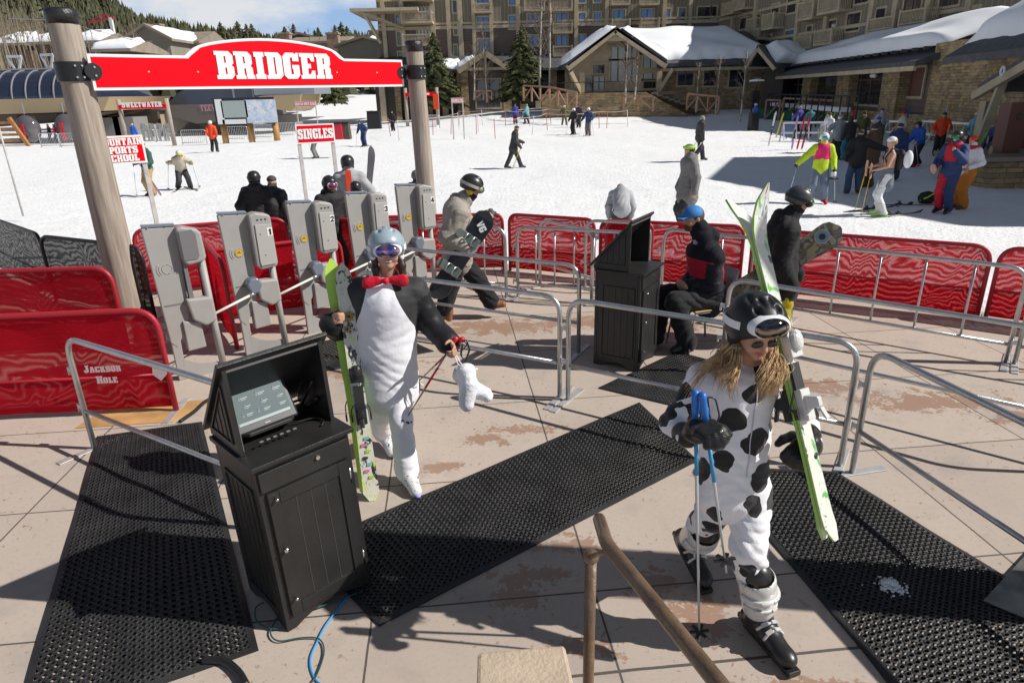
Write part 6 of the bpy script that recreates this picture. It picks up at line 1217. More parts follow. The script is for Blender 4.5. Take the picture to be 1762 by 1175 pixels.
def ski(tail, tip, nrm, top, base, label, w=.10, bind=True, group='skis and snowboards', tipup=.075, cat='ski', name='ski', board=False, edge=None, tailup=.01, bmat=None, seg=26, lab_parts=None):
    tail = np.array(tail, float); tip = np.array(tip, float); a = norm(tip - tail); L_ = np.linalg.norm(tip - tail); n = norm(np.array(nrm) - a * (np.array(nrm) @ a)); s = np.cross(a, n); root = empty(name, tail, label, cat, group)
    V = []; F = []; mi = []; th = .013 if board else .011; m = seg
    for i in range(m + 1):
        t = i / m; e0 = t * L_; e1 = (1 - t) * L_; R0 = w * .5
        wd = w * (1 - .22 * math.sin(math.pi * t)) * (1.06 if t > .5 else .98)
        if e0 < w * .55: wd *= math.sqrt(max(0.02, 1 - (1 - e0 / (w * .55)) ** 2)) * (1 if board else .8) + (0 if board else .2)
        tl = w * (.55 if board else 1.5)
        if e1 < tl: wd *= math.sqrt(max(.01, 1 - (1 - e1 / tl) ** 2))
        up_ = tipup * max(0, (t - .84) / .16) ** 2 + (tipup if board else tailup) * max(0, ((.14 if board else .08) - t) / .14) ** 2
        c = tail + a * e0 + n * up_
        for x, y in ((-.5, 0), (-.5, th), (.5, th), (.5, 0)): V.append(c + s * x * wd + n * y)
    for i in range(m):
        for j in range(4): F.append((i * 4 + j, (i + 1) * 4 + j, (i + 1) * 4 + (j + 1) % 4, i * 4 + (j + 1) % 4)); mi.append([1, 0, 1, 2][j])
    F += [(3, 2, 1, 0), (m * 4, m * 4 + 1, m * 4 + 2, m * 4 + 3)]; mi += [1, 1]
    sk_ = meshobj('blade' if not board else 'deck', V, F, [top, edge or m_edge, base], root, mi)
    bm = bmat or m_bind
    def P(t, x, y): return tail + a * t * L_ + s * x + n * y
    if bind and not board:
        mb = MB(); mb.box(P(.545, 0, th + .022), (.085, .10, .045), ax=(s, a, n)); mb.ball(P(.56, 0, th + .055), (.036, .05, .022), 12, 8, ax=(s, a, n)); mb.box(P(.575, 0, th + .055), (.05, .04, .035), ax=(s, a, n), taper=.7); mb.build('toe_binding', bm, root, bevel=.006)
        mb = MB(); mb.box(P(.38, 0, th + .02), (.07, .14, .035), ax=(s, a, n)); mb.box(P(.385, 0, th + .065), (.05, .07, .06), ax=(s, a, n), taper=.6); mb.bar(P(.37, 0, th + .09), P(.335, 0, th + .11), .03, .012, up=n); mb.build('heel_binding', bm, root, bevel=.006)
        mb = MB()
        for q in (-1, 1): mb.tube([P(.42, q * .045, th + .01), P(.40, q * .06, th + .005), P(.36, q * .062, th - .03)], .004, 6); mb.box(P(.357, q * .062, th - .04), (.012, .045, .02), ax=(s, a, n))
        mb.box(P(.46, 0, th + .012), (.065, .12, .012), ax=(s, a, n)); mb.build('brake', m_edge, root)
    if bind and board:
        for t in (.33, .67):
            mb = MB(); c = P(t, 0, th + .012); mb.box(c, (.22, .11, .02), ax=(s, a, n)); mb.prism([(-.06, 0), (.06, 0), (.05, .15), (.03, .19), (-.03, .19), (-.05, .15)], P(t, -.105, th + .015) - a * 0, a, norm(n - s * .15), s * .012)
            b2_ = mb.build('binding', bm, root, bevel=.006); mb = MB()
            for x in (-.03, .06): mb.tube([P(t, x, th + .02) - a * .055, P(t, x - .01, th + .09) - a * .045, P(t, x - .01, th + .105), P(t, x - .01, th + .09) + a * .045, P(t, x, th + .02) + a * .055], .011, 6)
            mb.build('strap', m_bgrey, b2_, True)
    return root
def skipole(grip, tipp, col, label, gripc=None, group='ski poles', strap=True, r=.0075, band=None):
    g = np.array(grip, float); t = np.array(tipp, float); d = norm(t - g); L_ = np.linalg.norm(t - g); root = empty('ski_pole', t, label, 'ski pole', group)
    ux = norm(np.cross(d, (0, 1, .1))); uy = np.cross(d, ux); mb = MB(); mb.tube([g + d * .1, g + d * L_ * .5, t], [r, r * .9, r * .5], 8); mb.build('shaft', col, root, True)
    gm = gripc or m_bind; mb = MB(); mb.tube([g, g + d * .02, g + d * .03, g + d * .06, g + d * .1, g + d * .13], [.014, .019, .0155, .0165, .0155, .012], 10); mb.build('grip', gm, root, True)
    mb = MB(); q = g + d * (L_ - .07); 
    for k in range(6): a = k * math.pi / 3; v = ux * math.cos(a) + uy * math.sin(a); mb.bar(q, q + v * .048, .018, .006, up=d)
    mb.lathe([(.012, -.02), (.014, 0), (.01, .012)], q, 8, ax=(ux, uy, -d)); mb.build('basket', m_bind, root)
    if band is not None: mb = MB(); mb.tube([g + d * .25, g + d * .42], r * 1.04, 8); mb.build('colour_band', band, root, True)
    if strap: mb = MB(); mb.tube(rot2([(g + d * .02, 0), (g + ux * .05 + d * .03, .02), (g + ux * .06 + d * .13, .03), (g + ux * .025 + d * .16, .02), (g + ux * .01 + d * .04, 0)]), .004, 5); mb.build('strap', m_bind, root, True)
    return root
# ------------------------------------------------------------------ the skier in the cow costume
m_cow = M('cow_costume', (.72, .72, .80), .8, sheen=.25); b = NB(m_cow)
nz1 = b.noise(7, 2); mpn = b.new('VectorMath', operation='ADD'); ns = b.new('VectorMath', operation='SCALE'); b.put(ns.inputs[0], nz1.outputs['Color']); ns.inputs['Scale'].default_value = .11; b.put(mpn.inputs[0], b.obj()); b.put(mpn.inputs[1], ns.outputs[0])
vo = b.new('TexVoronoi'); vo.inputs['Scale'].default_value = 6.9; vo.inputs['Randomness'].default_value = .85; b.put(vo.inputs['Vector'], mpn.outputs[0]); vw = b.new('SeparateColor'); b.put(vw.inputs[0], vo.outputs['Color'])
thr = b.math('ADD', .34, b.math('MULTIPLY', vw.outputs[0], .15)); sp_ = b.math('LESS_THAN', vo.outputs['Distance'], thr); b.put(b.b.inputs['Base Color'], b.mix(sp_, (.83, .83, .88), (.012, .012, .014))); b.bump(b.math('ADD', b.noise(26, 4).outputs['Fac'], b.math('MULTIPLY', b.noise(240, 2).outputs['Fac'], .5)), .45, .012)
def AA(x, y, Y): return A(x, y, Y)
base = np.array([1.08, 2.78, 0.0]); fw = norm(np.array([.10, -1, 0])); rg = np.array([fw[1], -fw[0], 0]) * 1.0
J = dict(base=base, f=fw, r=rg, k=1.0, hip=AA(1262, 822, 2.76), waist=AA(1264, 765, 2.77), chest=AA(1270, 690, 2.78), neck=AA(1286, 622, 2.78), head=AA(1300, 568, 2.70),
    sR=AA(1208, 655, 2.80), eR=AA(1158, 728, 2.78), wR=AA(1182, 752, 2.60), sL=AA(1340, 655, 2.82), eL=AA(1384, 712, 2.88), wL=AA(1396, 762, 2.68),
    hL=AA(1292, 845, 2.74), nL=AA(1288, 945, 2.62), aL=np.array([1.20, 2.64, .12]), tL=np.array([1.275, 2.40, .035]), hR=AA(1238, 845, 2.82), nR=AA(1226, 882, 2.86), aR=np.array([.98, 3.16, .19]), tR=np.array([1.03, 2.96, .035]))
J['hf'] = norm(np.array([.12, -1, -.42])); J['hr'] = norm(np.cross(J['hf'], up)); J['hu'] = np.cross(J['hr'], J['hf'])
m_wboot = M('white_boot_shell', (.62, .62, .60), .3, coat=.4); m_glove = cl('black_leather_glove', (.014, .014, .015), .38, coat=.2)
gR = (AA(1190, 742, 2.56), AA(1200, 738, 2.50) - AA(1178, 742, 2.58), np.array([.35, -.2, -.9]), 62, -1)
gL = (AA(1398, 760, 2.66), AA(1376, 782, 2.54) - AA(1398, 760, 2.66), np.array([-.6, -.2, -.5]), 60, 1)
m_ghel = M('mat_black_helmet', (.018, .019, .021), .42, spec=.35); m_wframe = M('white_goggle_frame', (.75, .76, .78), .35); m_lens1 = M('silver_mirror_lens', (.55, .50, .48), .06, metal=1.0); bb_ = NB(m_lens1); wv = bb_.new('TexWave', wave_type='RINGS'); wv.inputs['Scale'].default_value = 9; wv.inputs['Distortion'].default_value = 5; bb_.put(wv.inputs['Vector'], bb_.obj()); bb_.put(bb_.b.inputs['Base Color'], bb_.mix(wv.outputs['Fac'], (.05, .035, .03), (.30, .27, .26)))
cow = person(J, dict(jacket=[m_cow], jname='costume_top', trousers=[m_cow], tname='costume_legs', gloves=m_glove, helmet=m_ghel, goggles=(m_wframe, m_lens1, m_wframe), gup=.036, gback=-.022, gloveR=gR, gloveL=gL, collar=0, bulk=.86, armk=.74, gtilt=22, hs=1.08, hem=.07, tlow=.56, flare=1.0, tbulk=.87, boot_h=.24, cuff=1.0, skiboot=1), 'skier in a white cow costume with black patches, carrying skis on one shoulder', .0085, wr=.005)
c, f, r, u = J['head'], J['hf'], J['hr'], J['hu']
mb = MB()   # sunglasses under the goggles
for s_ in (-1, 1): mb.ball(c + f * .098 + r * .034 * s_ + u * .006, (.027, .009, .018), 14, 8, ax=(r, f, u))
mb.bar(c + f * .1 - r * .01 + u * .01, c + f * .1 + r * .01 + u * .01, .004, .004); mb.build('sunglasses', M('brown_lens', (.03, .02, .02), .1), cow, True)
seamline(cow, 'costume_top', J['neck'] - up * .05, J['hip'] + up * .08, fw, .0028, M('white_zip', (.55, .55, .6), .5))
lettering('ZR', c + r * -.118 * 1.02 + f * .05 + u * .045, norm(-f * .9 - r * .35 + u * .0), norm(u - r * -.25), .03, m_signwht, cow, name='helmet_lettering', gap=.3)
m_hair = M('blond_hair', (.46, .27, .11), .45, sheen=.3); b = NB(m_hair); b.put(b.b.inputs['Base Color'], b.ramp(b.noise(38, 3).outputs['Fac'], .3, .7, (.30, .16, .06), (.72, .50, .24)))
rs = np.random.default_rng(4); mb = MB()
def strand(p0, p1, p2, p3, r0):
    P = [(1 - t) ** 3 * p0 + 3 * (1 - t) ** 2 * t * p1 + 3 * (1 - t) * t * t * p2 + t ** 3 * p3 for t in np.linspace(0, 1, 12)]; mb.tube(P, [r0 * (1 - .75 * (i / 11) ** 1.5) for i in range(12)], 5)
for k in range(34):
    blown = k < 11
    if blown: root_ = c + np.array([-.080, rs.uniform(-.02, .07), rs.uniform(-.10, -.05)]); e_ = AA(rs.uniform(1182, 1240), rs.uniform(618, 700), rs.uniform(2.66, 2.84)); m1_ = root_ + np.array([-.05, .02, -.06]) + rs.normal(0, .012, 3); m2_ = (root_ + e_) / 2 + np.array([0, .0, -.03]) + rs.normal(0, .02, 3)
    elif k < 17: root_ = c + np.array([-.080, rs.uniform(-.05, .03), rs.uniform(-.11, -.06)]); e_ = AA(rs.uniform(1235, 1262), rs.uniform(650, 685), 2.60); m1_ = root_ + np.array([-.01, -.03, -.08]); m2_ = e_ + np.array([rs.normal(0, .02), 0, .08])
    else: root_ = c - r * rs.uniform(.065, .095) - u * rs.uniform(.05, .10) + f * rs.uniform(-.02, .03); e_ = AA(rs.normal(1312, 13), rs.uniform(650, 690), rs.uniform(2.55, 2.60)); m1_ = root_ + np.array([rs.normal(.028, .01), -.02, -.08]); m2_ = e_ + np.array([rs.normal(.03, .022), -.01, .09 + rs.normal(0, .015)])
    for q in range(26): o = rs.normal(0, .008 if blown else .0085, 3); o2 = rs.normal(0, .004, 3); strand(root_ + o * .8, m1_ + o, m2_ + o * 1.3 + o2, e_ + o * (1.6 if blown else .9) + o2 + np.array([0, 0, rs.uniform(-.03, .05)]), rs.uniform(.0012, .0030))
hs_ = mb.build('hair', m_hair, cow, True)
# ski boots: shell, white cuff, liner, sole, buckles laid on the shell's own surface
def wrap(o, c, s_, q, v0, v1, r, mat, root, name='buckle_strap', n=14):
    P = []
    for v in np.linspace(v0, v1, n): dd = s_ * math.cos(v) + q * math.sin(v); P += onsurf(o, [c], dd, r * .5)
    if len(P) > 3: mb = MB(); mb.tube(P, r, 6); mb.build(name, mat, root, True)
    return P
def skiboot(root, a, t, knee, mshell, mcuff, mliner, hs=.27):
    e = norm(t - (a - up * .085)); s_ = norm(np.cross(e, up)); n = np.cross(s_, e); sh = norm(norm(knee - a) + e * .12)
    sd = SDF(); h0 = a - n * .045 - e * .055; m0 = a - n * .03 + e * .07; t0_ = t - e * .055 + n * .028
    sd.cone(h0, m0, .056, .056, .02); sd.cone(m0, t0_, .056, .047, .02, flat=(n, .86)); sd.ell(t0_ + e * .01, (.05, .06, .038), (s_, e, n), .02); sd.cone(a, a + sh * .13, .066, .074, .03)
    shell = sobj(sd, 'boot_shell', mshell, root, .007); top = a + sh * hs
    sd = SDF(); sd.cone(a + sh * .09, top, .078, .090, .01); sd.cone(top - sh * .03, top + sh * .05, .074, .078, .006, sub=True); cuff = sobj(sd, 'boot_cuff', mcuff, root, .007)
    sd = SDF(); sd.cone(a + sh * .12, top + sh * .045, .062, .070, .01); sobj(sd, 'boot_liner', mliner, root, .009)
    mb = MB(); c = (h0 + t) / 2 - n * .028; mb.box(c + e * -.012, (.078, .30, .022), ax=(s_, e, n)); mb.box(t + e * .004 - n * .012, (.07, .05, .03), ax=(s_, e, n)); mb.box(h0 - e * .04 - n * .028, (.07, .05, .03), ax=(s_, e, n)); mb.build('boot_sole', mliner, root, bevel=.006)
    e2 = np.cross(s_, sh)
    for k, (c, q, o) in enumerate(((m0 + e * .045, n, shell), (m0 - e * .01 + n * .02, norm(n + e * .5), shell), (a + sh * .14, -e2, cuff), (a + sh * .21, -e2, cuff))):
        if q @ e < 0 and k > 1: q = -q
        P = wrap(o, c, s_, q, .1, math.pi - .1, .0075 if k < 3 else .014, mcuff, root)
        if len(P) > 8:
            for ix in (4, 8): p = P[ix]; w = norm(P[ix + 1] - P[ix - 1]); nn = norm(p - c); mb = MB(); mb.box(p + nn * .007, (.035, .020, .010), ax=(w, np.cross(nn, w), nn)); mb.build('buckle', m_bgrey if k % 2 else mcuff, root, bevel=.002)
for s_ in 'LR': skiboot(cow, J['a' + s_], J['t' + s_], J['n' + s_], m_bootb, m_wboot, m_bootb)
# skis over the shoulder
green = (.30, .62, .04); m_green = M('lime_edge', green, .4, coat=.3); art1 = art('ski_art_pale', (.70, .70, .62), ((.15, .45, .10), (.05, .05, .06), (.10, .35, .60), (.75, .30, .35)), 11, .585, (1, 1, .4)); art_gr = art('ski_art_green', (.25, .60, .05), ((.55, .75, .25), (.05, .30, .05)), 8, .55)
t0 = AA(1428, 928, 2.40); t1 = AA(1285, 330, 3.02); t1b = AA(1262, 335, 3.02); ax_ = norm(t1 - t0)
nr_ = norm(np.array([.58, -.81, 0.0])); 
ski(t0 + nr_ * .004, t1 + nr_ * .003, nr_, art1, m_base, 'carried ski with a pale patterned top, outer one on the cow costume shoulder', bmat=m_wboot, edge=m_green, tipup=.10, tailup=.05, w=.095)
ski(t0 - nr_ * .004, t1 - nr_ * .006, -nr_, art_gr, m_base, 'carried ski with a lime green top, inner one on the cow costume shoulder', edge=m_green, tipup=.10, tailup=.05, w=.095)
m_polew = M('pole_white_blue', (.55, .60, .62), .3, metal=.4); m_bgrip = M('blue_grip', (.02, .16, .55), .4); m_bband = M('pole_blue_band', (.03, .28, .55), .4)
skipole(AA(1196, 672, 2.52), np.array([.90, 2.60, .01]), m_polew, 'silver ski pole with a blue grip held upright by the cow costume skier', m_bgrip, band=m_bband, r=.0085)
skipole(AA(1208, 676, 2.50), AA(1250, 985, 2.46), m_polew, 'second silver ski pole with a blue grip slanting behind the upright one', m_bgrip, band=m_bband, r=.0085)
# ------------------------------------------------------------------ the skier in the penguin costume
base = np.array([-.82, 4.22, 0.0]); fw = norm(np.array([.16, -1, 0])); rg = np.array([fw[1], -fw[0], 0])
J = dict(base=base, f=fw, r=rg, k=1.0, hip=AA(664, 642, 4.28), waist=AA(664, 598, 4.26), chest=AA(668, 540, 4.26), neck=AA(664, 482, 4.26), head=AA(666, 432, 4.22),
    sR=AA(618, 502, 4.30), eR=AA(598, 584, 4.34), wR=AA(571, 558, 4.18), sL=AA(712, 502, 4.30), eL=AA(744, 560, 4.30), wL=AA(772, 590, 4.18),
    hL=AA(684, 655, 4.26), nL=AA(690, 722, 4.14), aL=np.array([-.765, 4.12, .10]), tL=np.array([-.68, 3.95, .035]), hR=AA(647, 655, 4.32), nR=AA(654, 715, 4.34), aR=np.array([-1.02, 4.66, .14]), tR=np.array([-.93, 4.50, .04]))
J['hf'] = norm(np.array([.22, -1, .04])); J['hr'] = norm(np.cross(J['hf'], up)); J['hu'] = np.cross(J['hr'], J['hf'])
m_peng = M('penguin_plush', (.015, .015, .017), .7, sheen=.2); b = NB(m_peng); at_ = b.new('Attribute', attribute_name='white'); edge_ = b.math('ADD', at_.outputs['Fac'], b.math('MULTIPLY', b.math('SUBTRACT', b.noise(12).outputs['Fac'], .5), .01))
b.put(b.b.inputs['Base Color'], b.mix(b.math('GREATER_THAN', edge_, 0.0), (.015, .015, .017), (.84, .84, .89))); b.bump(b.noise(20, 4).outputs['Fac'], .3, .012)
hipc = J['hip']; hw = J['chest']
def whitefront(V):
    x = (V - hipc) @ rg; y = (V - hipc) @ fw; z = V[:, 2] - hipc[2]; w_ = .196 + .015 * np.sin(z * 8) - .35 * np.maximum(z - .36, 0); return np.minimum(w_ - np.abs(x + .03 - z * .02), y + .035)
def whiteleg(V):
    y = (V - hipc) @ fw; x = (V - hipc) @ rg; z = V[:, 2]; t = .05 - .5 * np.maximum(z - .62, 0); return np.where(z < .50, .1, y + .06 + np.minimum(.0, 0 * z) + (.62 - z) * .55)
m_blacks = cl('black_satin_sleeve', (.016, .016, .018), .5, bump=.12, var=.05); m_pboot = art('white_boot_graphic', (.72, .72, .74), ((.05, .05, .05),), 45, .60); m_lav = M('lavender_sole', (.35, .32, .72), .5)
m_bhel = M('pale_blue_helmet', (.30, .38, .43), .32, coat=.2); m_lens2 = M('purple_mirror_lens', (.30, .28, .75), .08, metal=.85); bb_ = NB(m_lens2); wv = bb_.new('TexWave', bands_direction='X'); wv.inputs['Scale'].default_value = 4; wv.inputs['Distortion'].default_value = 3; bb_.put(wv.inputs['Vector'], bb_.obj()); bb_.put(bb_.b.inputs['Base Color'], bb_.mix(wv.outputs['Fac'], (.10, .12, .42), (.50, .30, .42)))
tl_ = np.array([-.985, 3.93, .0]); tp_ = AA(588, 452, 4.26); axk = norm(tp_ - tl_); fn = norm(np.array([.25, -1, .1])); handp = AA(577, 547, 4.10)
hR_ = (AA(569, 552, 4.19), AA(578, 547, 4.08) - AA(566, 553, 4.19), np.array([1.0, .25, 0]), 62, -1)
hL_ = (AA(776, 590, 4.15), AA(784, 604, 4.07) - AA(776, 590, 4.15), np.array([-.7, -.3, -.2]), 66, 1)
pen = person(J, dict(jacket=[m_peng, m_blacks], jname='costume_top', arm_mi=1, jattr=dict(white=whitefront), trousers=[m_peng], tattr=dict(white=whiteleg), tname='costume_legs', boots=[m_pboot, m_pboot], helmet=m_bhel, goggles=(m_wframe, m_lens2, m_wframe), handR=hR_, handL=hL_, bulk=1.12, armk=.82, hem=.10, tlow=.04, flare=1.2, tbulk=.80, boot_h=.12, collar=0, cuff=1.35, padmat=m_wframe, hair=M('dark_hair', (.03, .018, .012), .5), hair_len=.16, hs=1.03), 'smiling skier in a black and white penguin costume with a red bow tie', .011, wr=.003)
c, f, r, u = J['head'], J['hf'], J['hr'], J['hu']
mb = MB(); mb.ball(c + f * .098 - u * .05, (.021, .005, .0055), 14, 6, ax=(r, f, u)); mb.build('teeth', M('teeth', (.8, .78, .74), .3), pen, True)
m_bow = cl('red_satin', (.55, .01, .03), .42); nb_ = J['neck'] + fw * .12 + up * .03; sd = SDF()
for s_ in (-1, 1): sd.chain([nb_, nb_ + rg * s_ * .05 + up * .0, nb_ + rg * s_ * .105 - up * .01], [.012, .026, .042], .012, flat=(fw, .45)); sd.ell(nb_ + rg * s_ * .06 + fw * .03, (.014, .01, .026), (rg, fw, up), .015, sub=True)
sd.ell(nb_ + fw * .012, (.02, .02, .022), (rg, fw, up), .006); sobj(sd, 'bow_tie', m_bow, pen, .006, .003)
mb = MB(); q = J['sR'] * .5 + J['neck'] * .5 + fw * .10; mb.tube([J['neck'] - rg * .07 + fw * .08 + up * .04, q + up * .02, q - up * .10, q - up * .16], [.012, .014, .014, .01], 8); mb.tube([q - up * .16 + (rg * math.cos(v) + up * math.sin(v)) * .016 for v in np.linspace(0, 6.28, 12, endpoint=False)], .003, 5, closed=True); mb.build('shoulder_strap', m_bind, pen, True)
for s_, a, t in (('L', J['aL'], J['tL']), ('R', J['aR'], J['tR'])):
    d = norm((t - a) * [1, 1, 0]); sd = SDF(); sd.cone(a - d * .08 - up * (a[2] - t[2] + .0), t + d * .02 - up * .008, .022, .024, .01, (up, .6)); sobj(sd, 'boot_sole', m_lav, pen, .009)
sd = SDF(); sd.chain([AA(638, 618, 4.36), AA(645, 665, 4.36), AA(657, 700, 4.33)], [.13, .10, .05], .05); sobj(sd, 'costume_tail', m_blacks, pen, .012, .004)
for q in (-1, 1): sd = SDF(); sd.chain([c + r * q * .075 - u * .03, c + r * q * .085 - u * .10 + f * .01, c + r * q * .08 - u * .17 + f * .02], [.022, .024, .014], .01); sobj(sd, 'side_hair', MATS['dark_hair'], pen, .008, .004)
# her skis
art2 = art('ski_art_sketch', (.72, .71, .62), ((.03, .03, .03), (.62, .70, .10), (.25, .25, .24), (.55, .50, .60)), 20, .56, (1, 1, .35))
sk1 = ski(tl_ + fn * .0, tp_, fn, art2, m_base, 'upright ski with flower drawings held in the penguin costume hand, front one', edge=m_green, tipup=-.05, w=.115)
sk2 = ski(tl_ - fn * .035 - np.array([.02, 0, 0]), tp_ - fn * .03 + np.array([-.075, .02, .02]), -fn, art_gr, M('lime_base', (.50, .75, .10), .4), 'upright ski with a lime base behind the flower ski', edge=m_green, tipup=.02, w=.115)
sx = np.cross(axk, fn); m_pet = M('petal_tan', (.50, .33, .09), .5); m_petw = M('petal_white', (.75, .75, .74), .5)
for t_, ofs, col, R_ in ((.785, .0, m_pet, .040), (.735, -.02, m_pet, .026), (.73, .025, m_petw, .026)):
    c0 = tl_ + (tp_ - tl_) * t_ + sx * ofs + fn * .0165; mb = MB()
    for k in range(8): q = k * math.pi / 4; d_ = axk * math.cos(q) + sx * math.sin(q); e_ = np.cross(fn, d_); mb.ball(c0 + d_ * R_ * .6, (R_ * .20, R_ * .42, .0012), 8, 4, ax=(e_, d_, fn))
    fl_ = mb.build('flower_print', col, sk1); mb = MB(); mb.ball(c0 + fn * .001, (R_ * .22, R_ * .22, .002), 10, 4, ax=(sx, axk, fn)); 
    for k in range(8): q = (k + .5) * math.pi / 4; d_ = axk * math.cos(q) + sx * math.sin(q); mb.bar(c0 + fn * .001, c0 + d_ * R_ * .8 + fn * .001, .0022, .001, up=fn)
    mb.build('flower_lines', m_edge, fl_)
mb = MB()
for k in range(7): c0 = tl_ + (tp_ - tl_) * (.10 + .028 * k) + fn * .0165 + sx * (.012 * (-1) ** k); mb.prism([(-.018, 0), (.018, .004), (.02, .02), (-.012, .024)], c0, sx, axk, fn * .001, mi=k % 4)
mb.build('tail_print', [M('print_lime', (.45, .62, .05), .5), M('print_pink', (.65, .2, .4), .5), M('print_blue', (.2, .5, .62), .5), M('print_black', (.05, .04, .06), .5)], sk1)
m_rgrip = M('red_grip', (.60, .02, .03), .35, coat=.3); m_poler = M('pole_steel_red', (.45, .36, .34), .3, metal=.7)
pg = AA(797, 582, 4.12); skipole(pg, AA(712, 664, 4.55), m_poler, 'ski pole with a red grip held by the penguin costume skier, basket showing', m_rgrip, band=m_redvinyl)
pg2 = AA(786, 580, 4.13); skipole(pg2, AA(690, 735, 4.10), m_poler, 'second ski pole with a red grip crossing under the first', m_rgrip, band=m_redvinyl, strap=False)
mb = MB(); q = AA(795, 588, 4.10); mb.tube([q, AA(803, 585, 4.1), AA(808, 602, 4.12), AA(800, 624, 4.14), AA(793, 610, 4.12), AA(796, 592, 4.1)], .007, 6); tag(mb.build('pole_strap', m_bind, smooth=True, at=tuple(q)), 'black wrist strap hanging from the red ski pole grips', 'strap')
# white puffy booties hanging from the wrist (a pair of plush feet on a cord)
m_puff = cl('white_quilted_puff', (.76, .77, .82), .7); q = AA(790, 640, 4.06); bo = empty('plush_booties', q, 'pair of white quilted booties dangling from the penguin costume hand on a cord', 'booties')
sd = SDF(); sd.chain([AA(802, 640, 4.06), AA(806, 660, 4.05), AA(803, 695, 4.03)], [.062, .058, .052], .02); sobj(sd, 'bootie', m_puff, bo, .009, .004)
sd = SDF(); sd.chain([AA(796, 645, 4.13), AA(812, 668, 4.12), AA(837, 680, 4.10)], [.066, .058, .045], .02); sobj(sd, 'bootie', m_puff, bo, .009, .004)
mb = MB(); mb.tube([AA(781, 608, 4.10), AA(787, 625, 4.08), AA(794, 632, 4.05)], .004, 6); mb.tube([AA(783, 608, 4.10), AA(792, 624, 4.1), AA(800, 632, 4.10)], .004, 6); mb.ball(AA(820, 635, 4.08), .009, 8, 5); mb.build('cord', m_signwht, bo, True)
# ------------------------------------------------------------------ seated attendant and chair
cy = 6.72; sc_ = A(1204, 525, cy); sz = sc_[2]; m_ply = M('birch_seat', (.55, .36, .16), .45, var=.15, vs=6, coat=.2); m_cback = M('grey_chair_back', (.42, .42, .42), .45)
ch = empty('chair', (sc_[0], sc_[1], 0), 'metal-legged chair with a birch seat and grey back under the attendant', 'chair'); xd = norm(np.array([-.93, -.36, 0])); yd = np.cross(up, xd)
def CP(x, y, z): return np.array([sc_[0], sc_[1], 0]) + xd * x + yd * y + up * z
mb = MB(); mb.box(CP(.0, 0, sz), (.40, .40, .016), ax=(xd, yd, up)); mb.build('seat', m_ply, ch, bevel=.02)
for s_ in (-1, 1):
    for n_, pts in (('leg', [(CP(.14, .17 * s_, sz - .02), 0), (CP(.19, .18 * s_, sz - .04), .03), (CP(.25, .2 * s_, 0), 0)]), ('leg', [(CP(-.30, .17 * s_, sz + .36), 0), (CP(-.2, .18 * s_, sz - .02), .05), (CP(-.26, .2 * s_, 0), 0)])): mb = MB(); mb.tube(rot2(pts), .0115, 10); mb.build(n_, m_alu, ch, True)
    mb = MB(); mb.tube([CP(.17, .175 * s_, sz - .025), CP(-.2, .175 * s_, sz - .025)], .010, 8); mb.build('side_rail', m_alu, ch, True)
mb = MB(); V = []
for i in range(9):
    t = (i / 8 - .5) * .38
    for z in (.20, .38): V.append(CP(-.26 - .04 * math.cos(t * 6) - (z - .2) * .25, t, sz + z))
mb.add(V, [(2 * i, 2 * i + 1, 2 * i + 3, 2 * i + 2) for i in range(8)]); o = mb.build('backrest', m_cback, ch, True); so = o.modifiers.new('t', 'SOLIDIFY'); so.thickness = .012
base = np.array([sc_[0], cy, 0]); fw = norm(np.array([-1, -.30, 0])); rg = np.array([fw[1], -fw[0], 0])
hp_ = CP(-.08, 0, sz + .11)
ct_ = A(1212, 452, cy); nk = A(1210, 408, cy); hd = A(1193, 376, cy)
J = dict(base=base, f=fw, r=rg, k=1.0, hip=hp_, waist=A(1219, 490, cy), chest=ct_, neck=nk, head=hd, hf=norm(fw + np.array([0, 0, -.15])), sL=ct_ - rg * .17 + up * .09, sR=ct_ + rg * .17 + up * .09, hL=hp_ - rg * .10 + fw * .02, hR=hp_ + rg * .10 + fw * .02)
J['hr'] = norm(np.cross(J['hf'], up)); J['hu'] = np.cross(J['hr'], J['hf'])
for s_, q in (('L', -1), ('R', 1)):
    J['n' + s_] = J['h' + s_] + fw * .43 + rg * q * .04 + up * .0; J['a' + s_] = J['n' + s_] + fw * (.06 if q > 0 else -.17) + up * (-J['n' + s_][2] + .10); J['t' + s_] = J['a' + s_] + fw * .17 - up * .06
    J['w' + s_] = J['h' + s_] + fw * .24 - rg * q * .07 + up * .13; J['e' + s_] = ik(J['s' + s_], J['w' + s_], .28, .26, -fw * .6 + rg * q * .5 - up * .2)
m_navy = cl('dark_navy_shell', (.016, .018, .026), .55); m_redp = cl('red_panel', (.42, .02, .04), .6); m_jk = M('attendant_shell', (.016, .016, .02), .85, spec=.15, bump=.25, bs=45); b = NB(m_jk); at_ = b.new('Attribute', attribute_name='panel'); b.put(b.b.inputs['Base Color'], b.mix(b.math('GREATER_THAN', at_.outputs['Fac'], 0.0), (.018, .019, .024), (.42, .02, .045)))
zc_ = ct_[2]
def panel(V): z = V[:, 2]; y = (V - ct_) @ fw; x = np.abs((V - ct_) @ rg); return np.where(x < .25, .10 - np.abs(z - zc_ + .05 - y * .12), -1)
att = person(J, dict(jacket=[m_jk, m_navy], arm_mi=1, jattr=dict(panel=panel), hood=1, trousers=[m_pants], boots=m_bootb, hat=M('blue_cap', (.03, .20, .52), .7, bump=.2), brim=1, hair=M('brown_hair', (.10, .05, .025), .7), beard=M('red_brown_beard', (.16, .07, .03), .9, bump=.6, bs=120), boot_h=.06, bulk=1.12, armk=.82, tbulk=1.12, hem=.03), 'seated bearded lift attendant in a black jacket with red panels and a blue cap', .012)
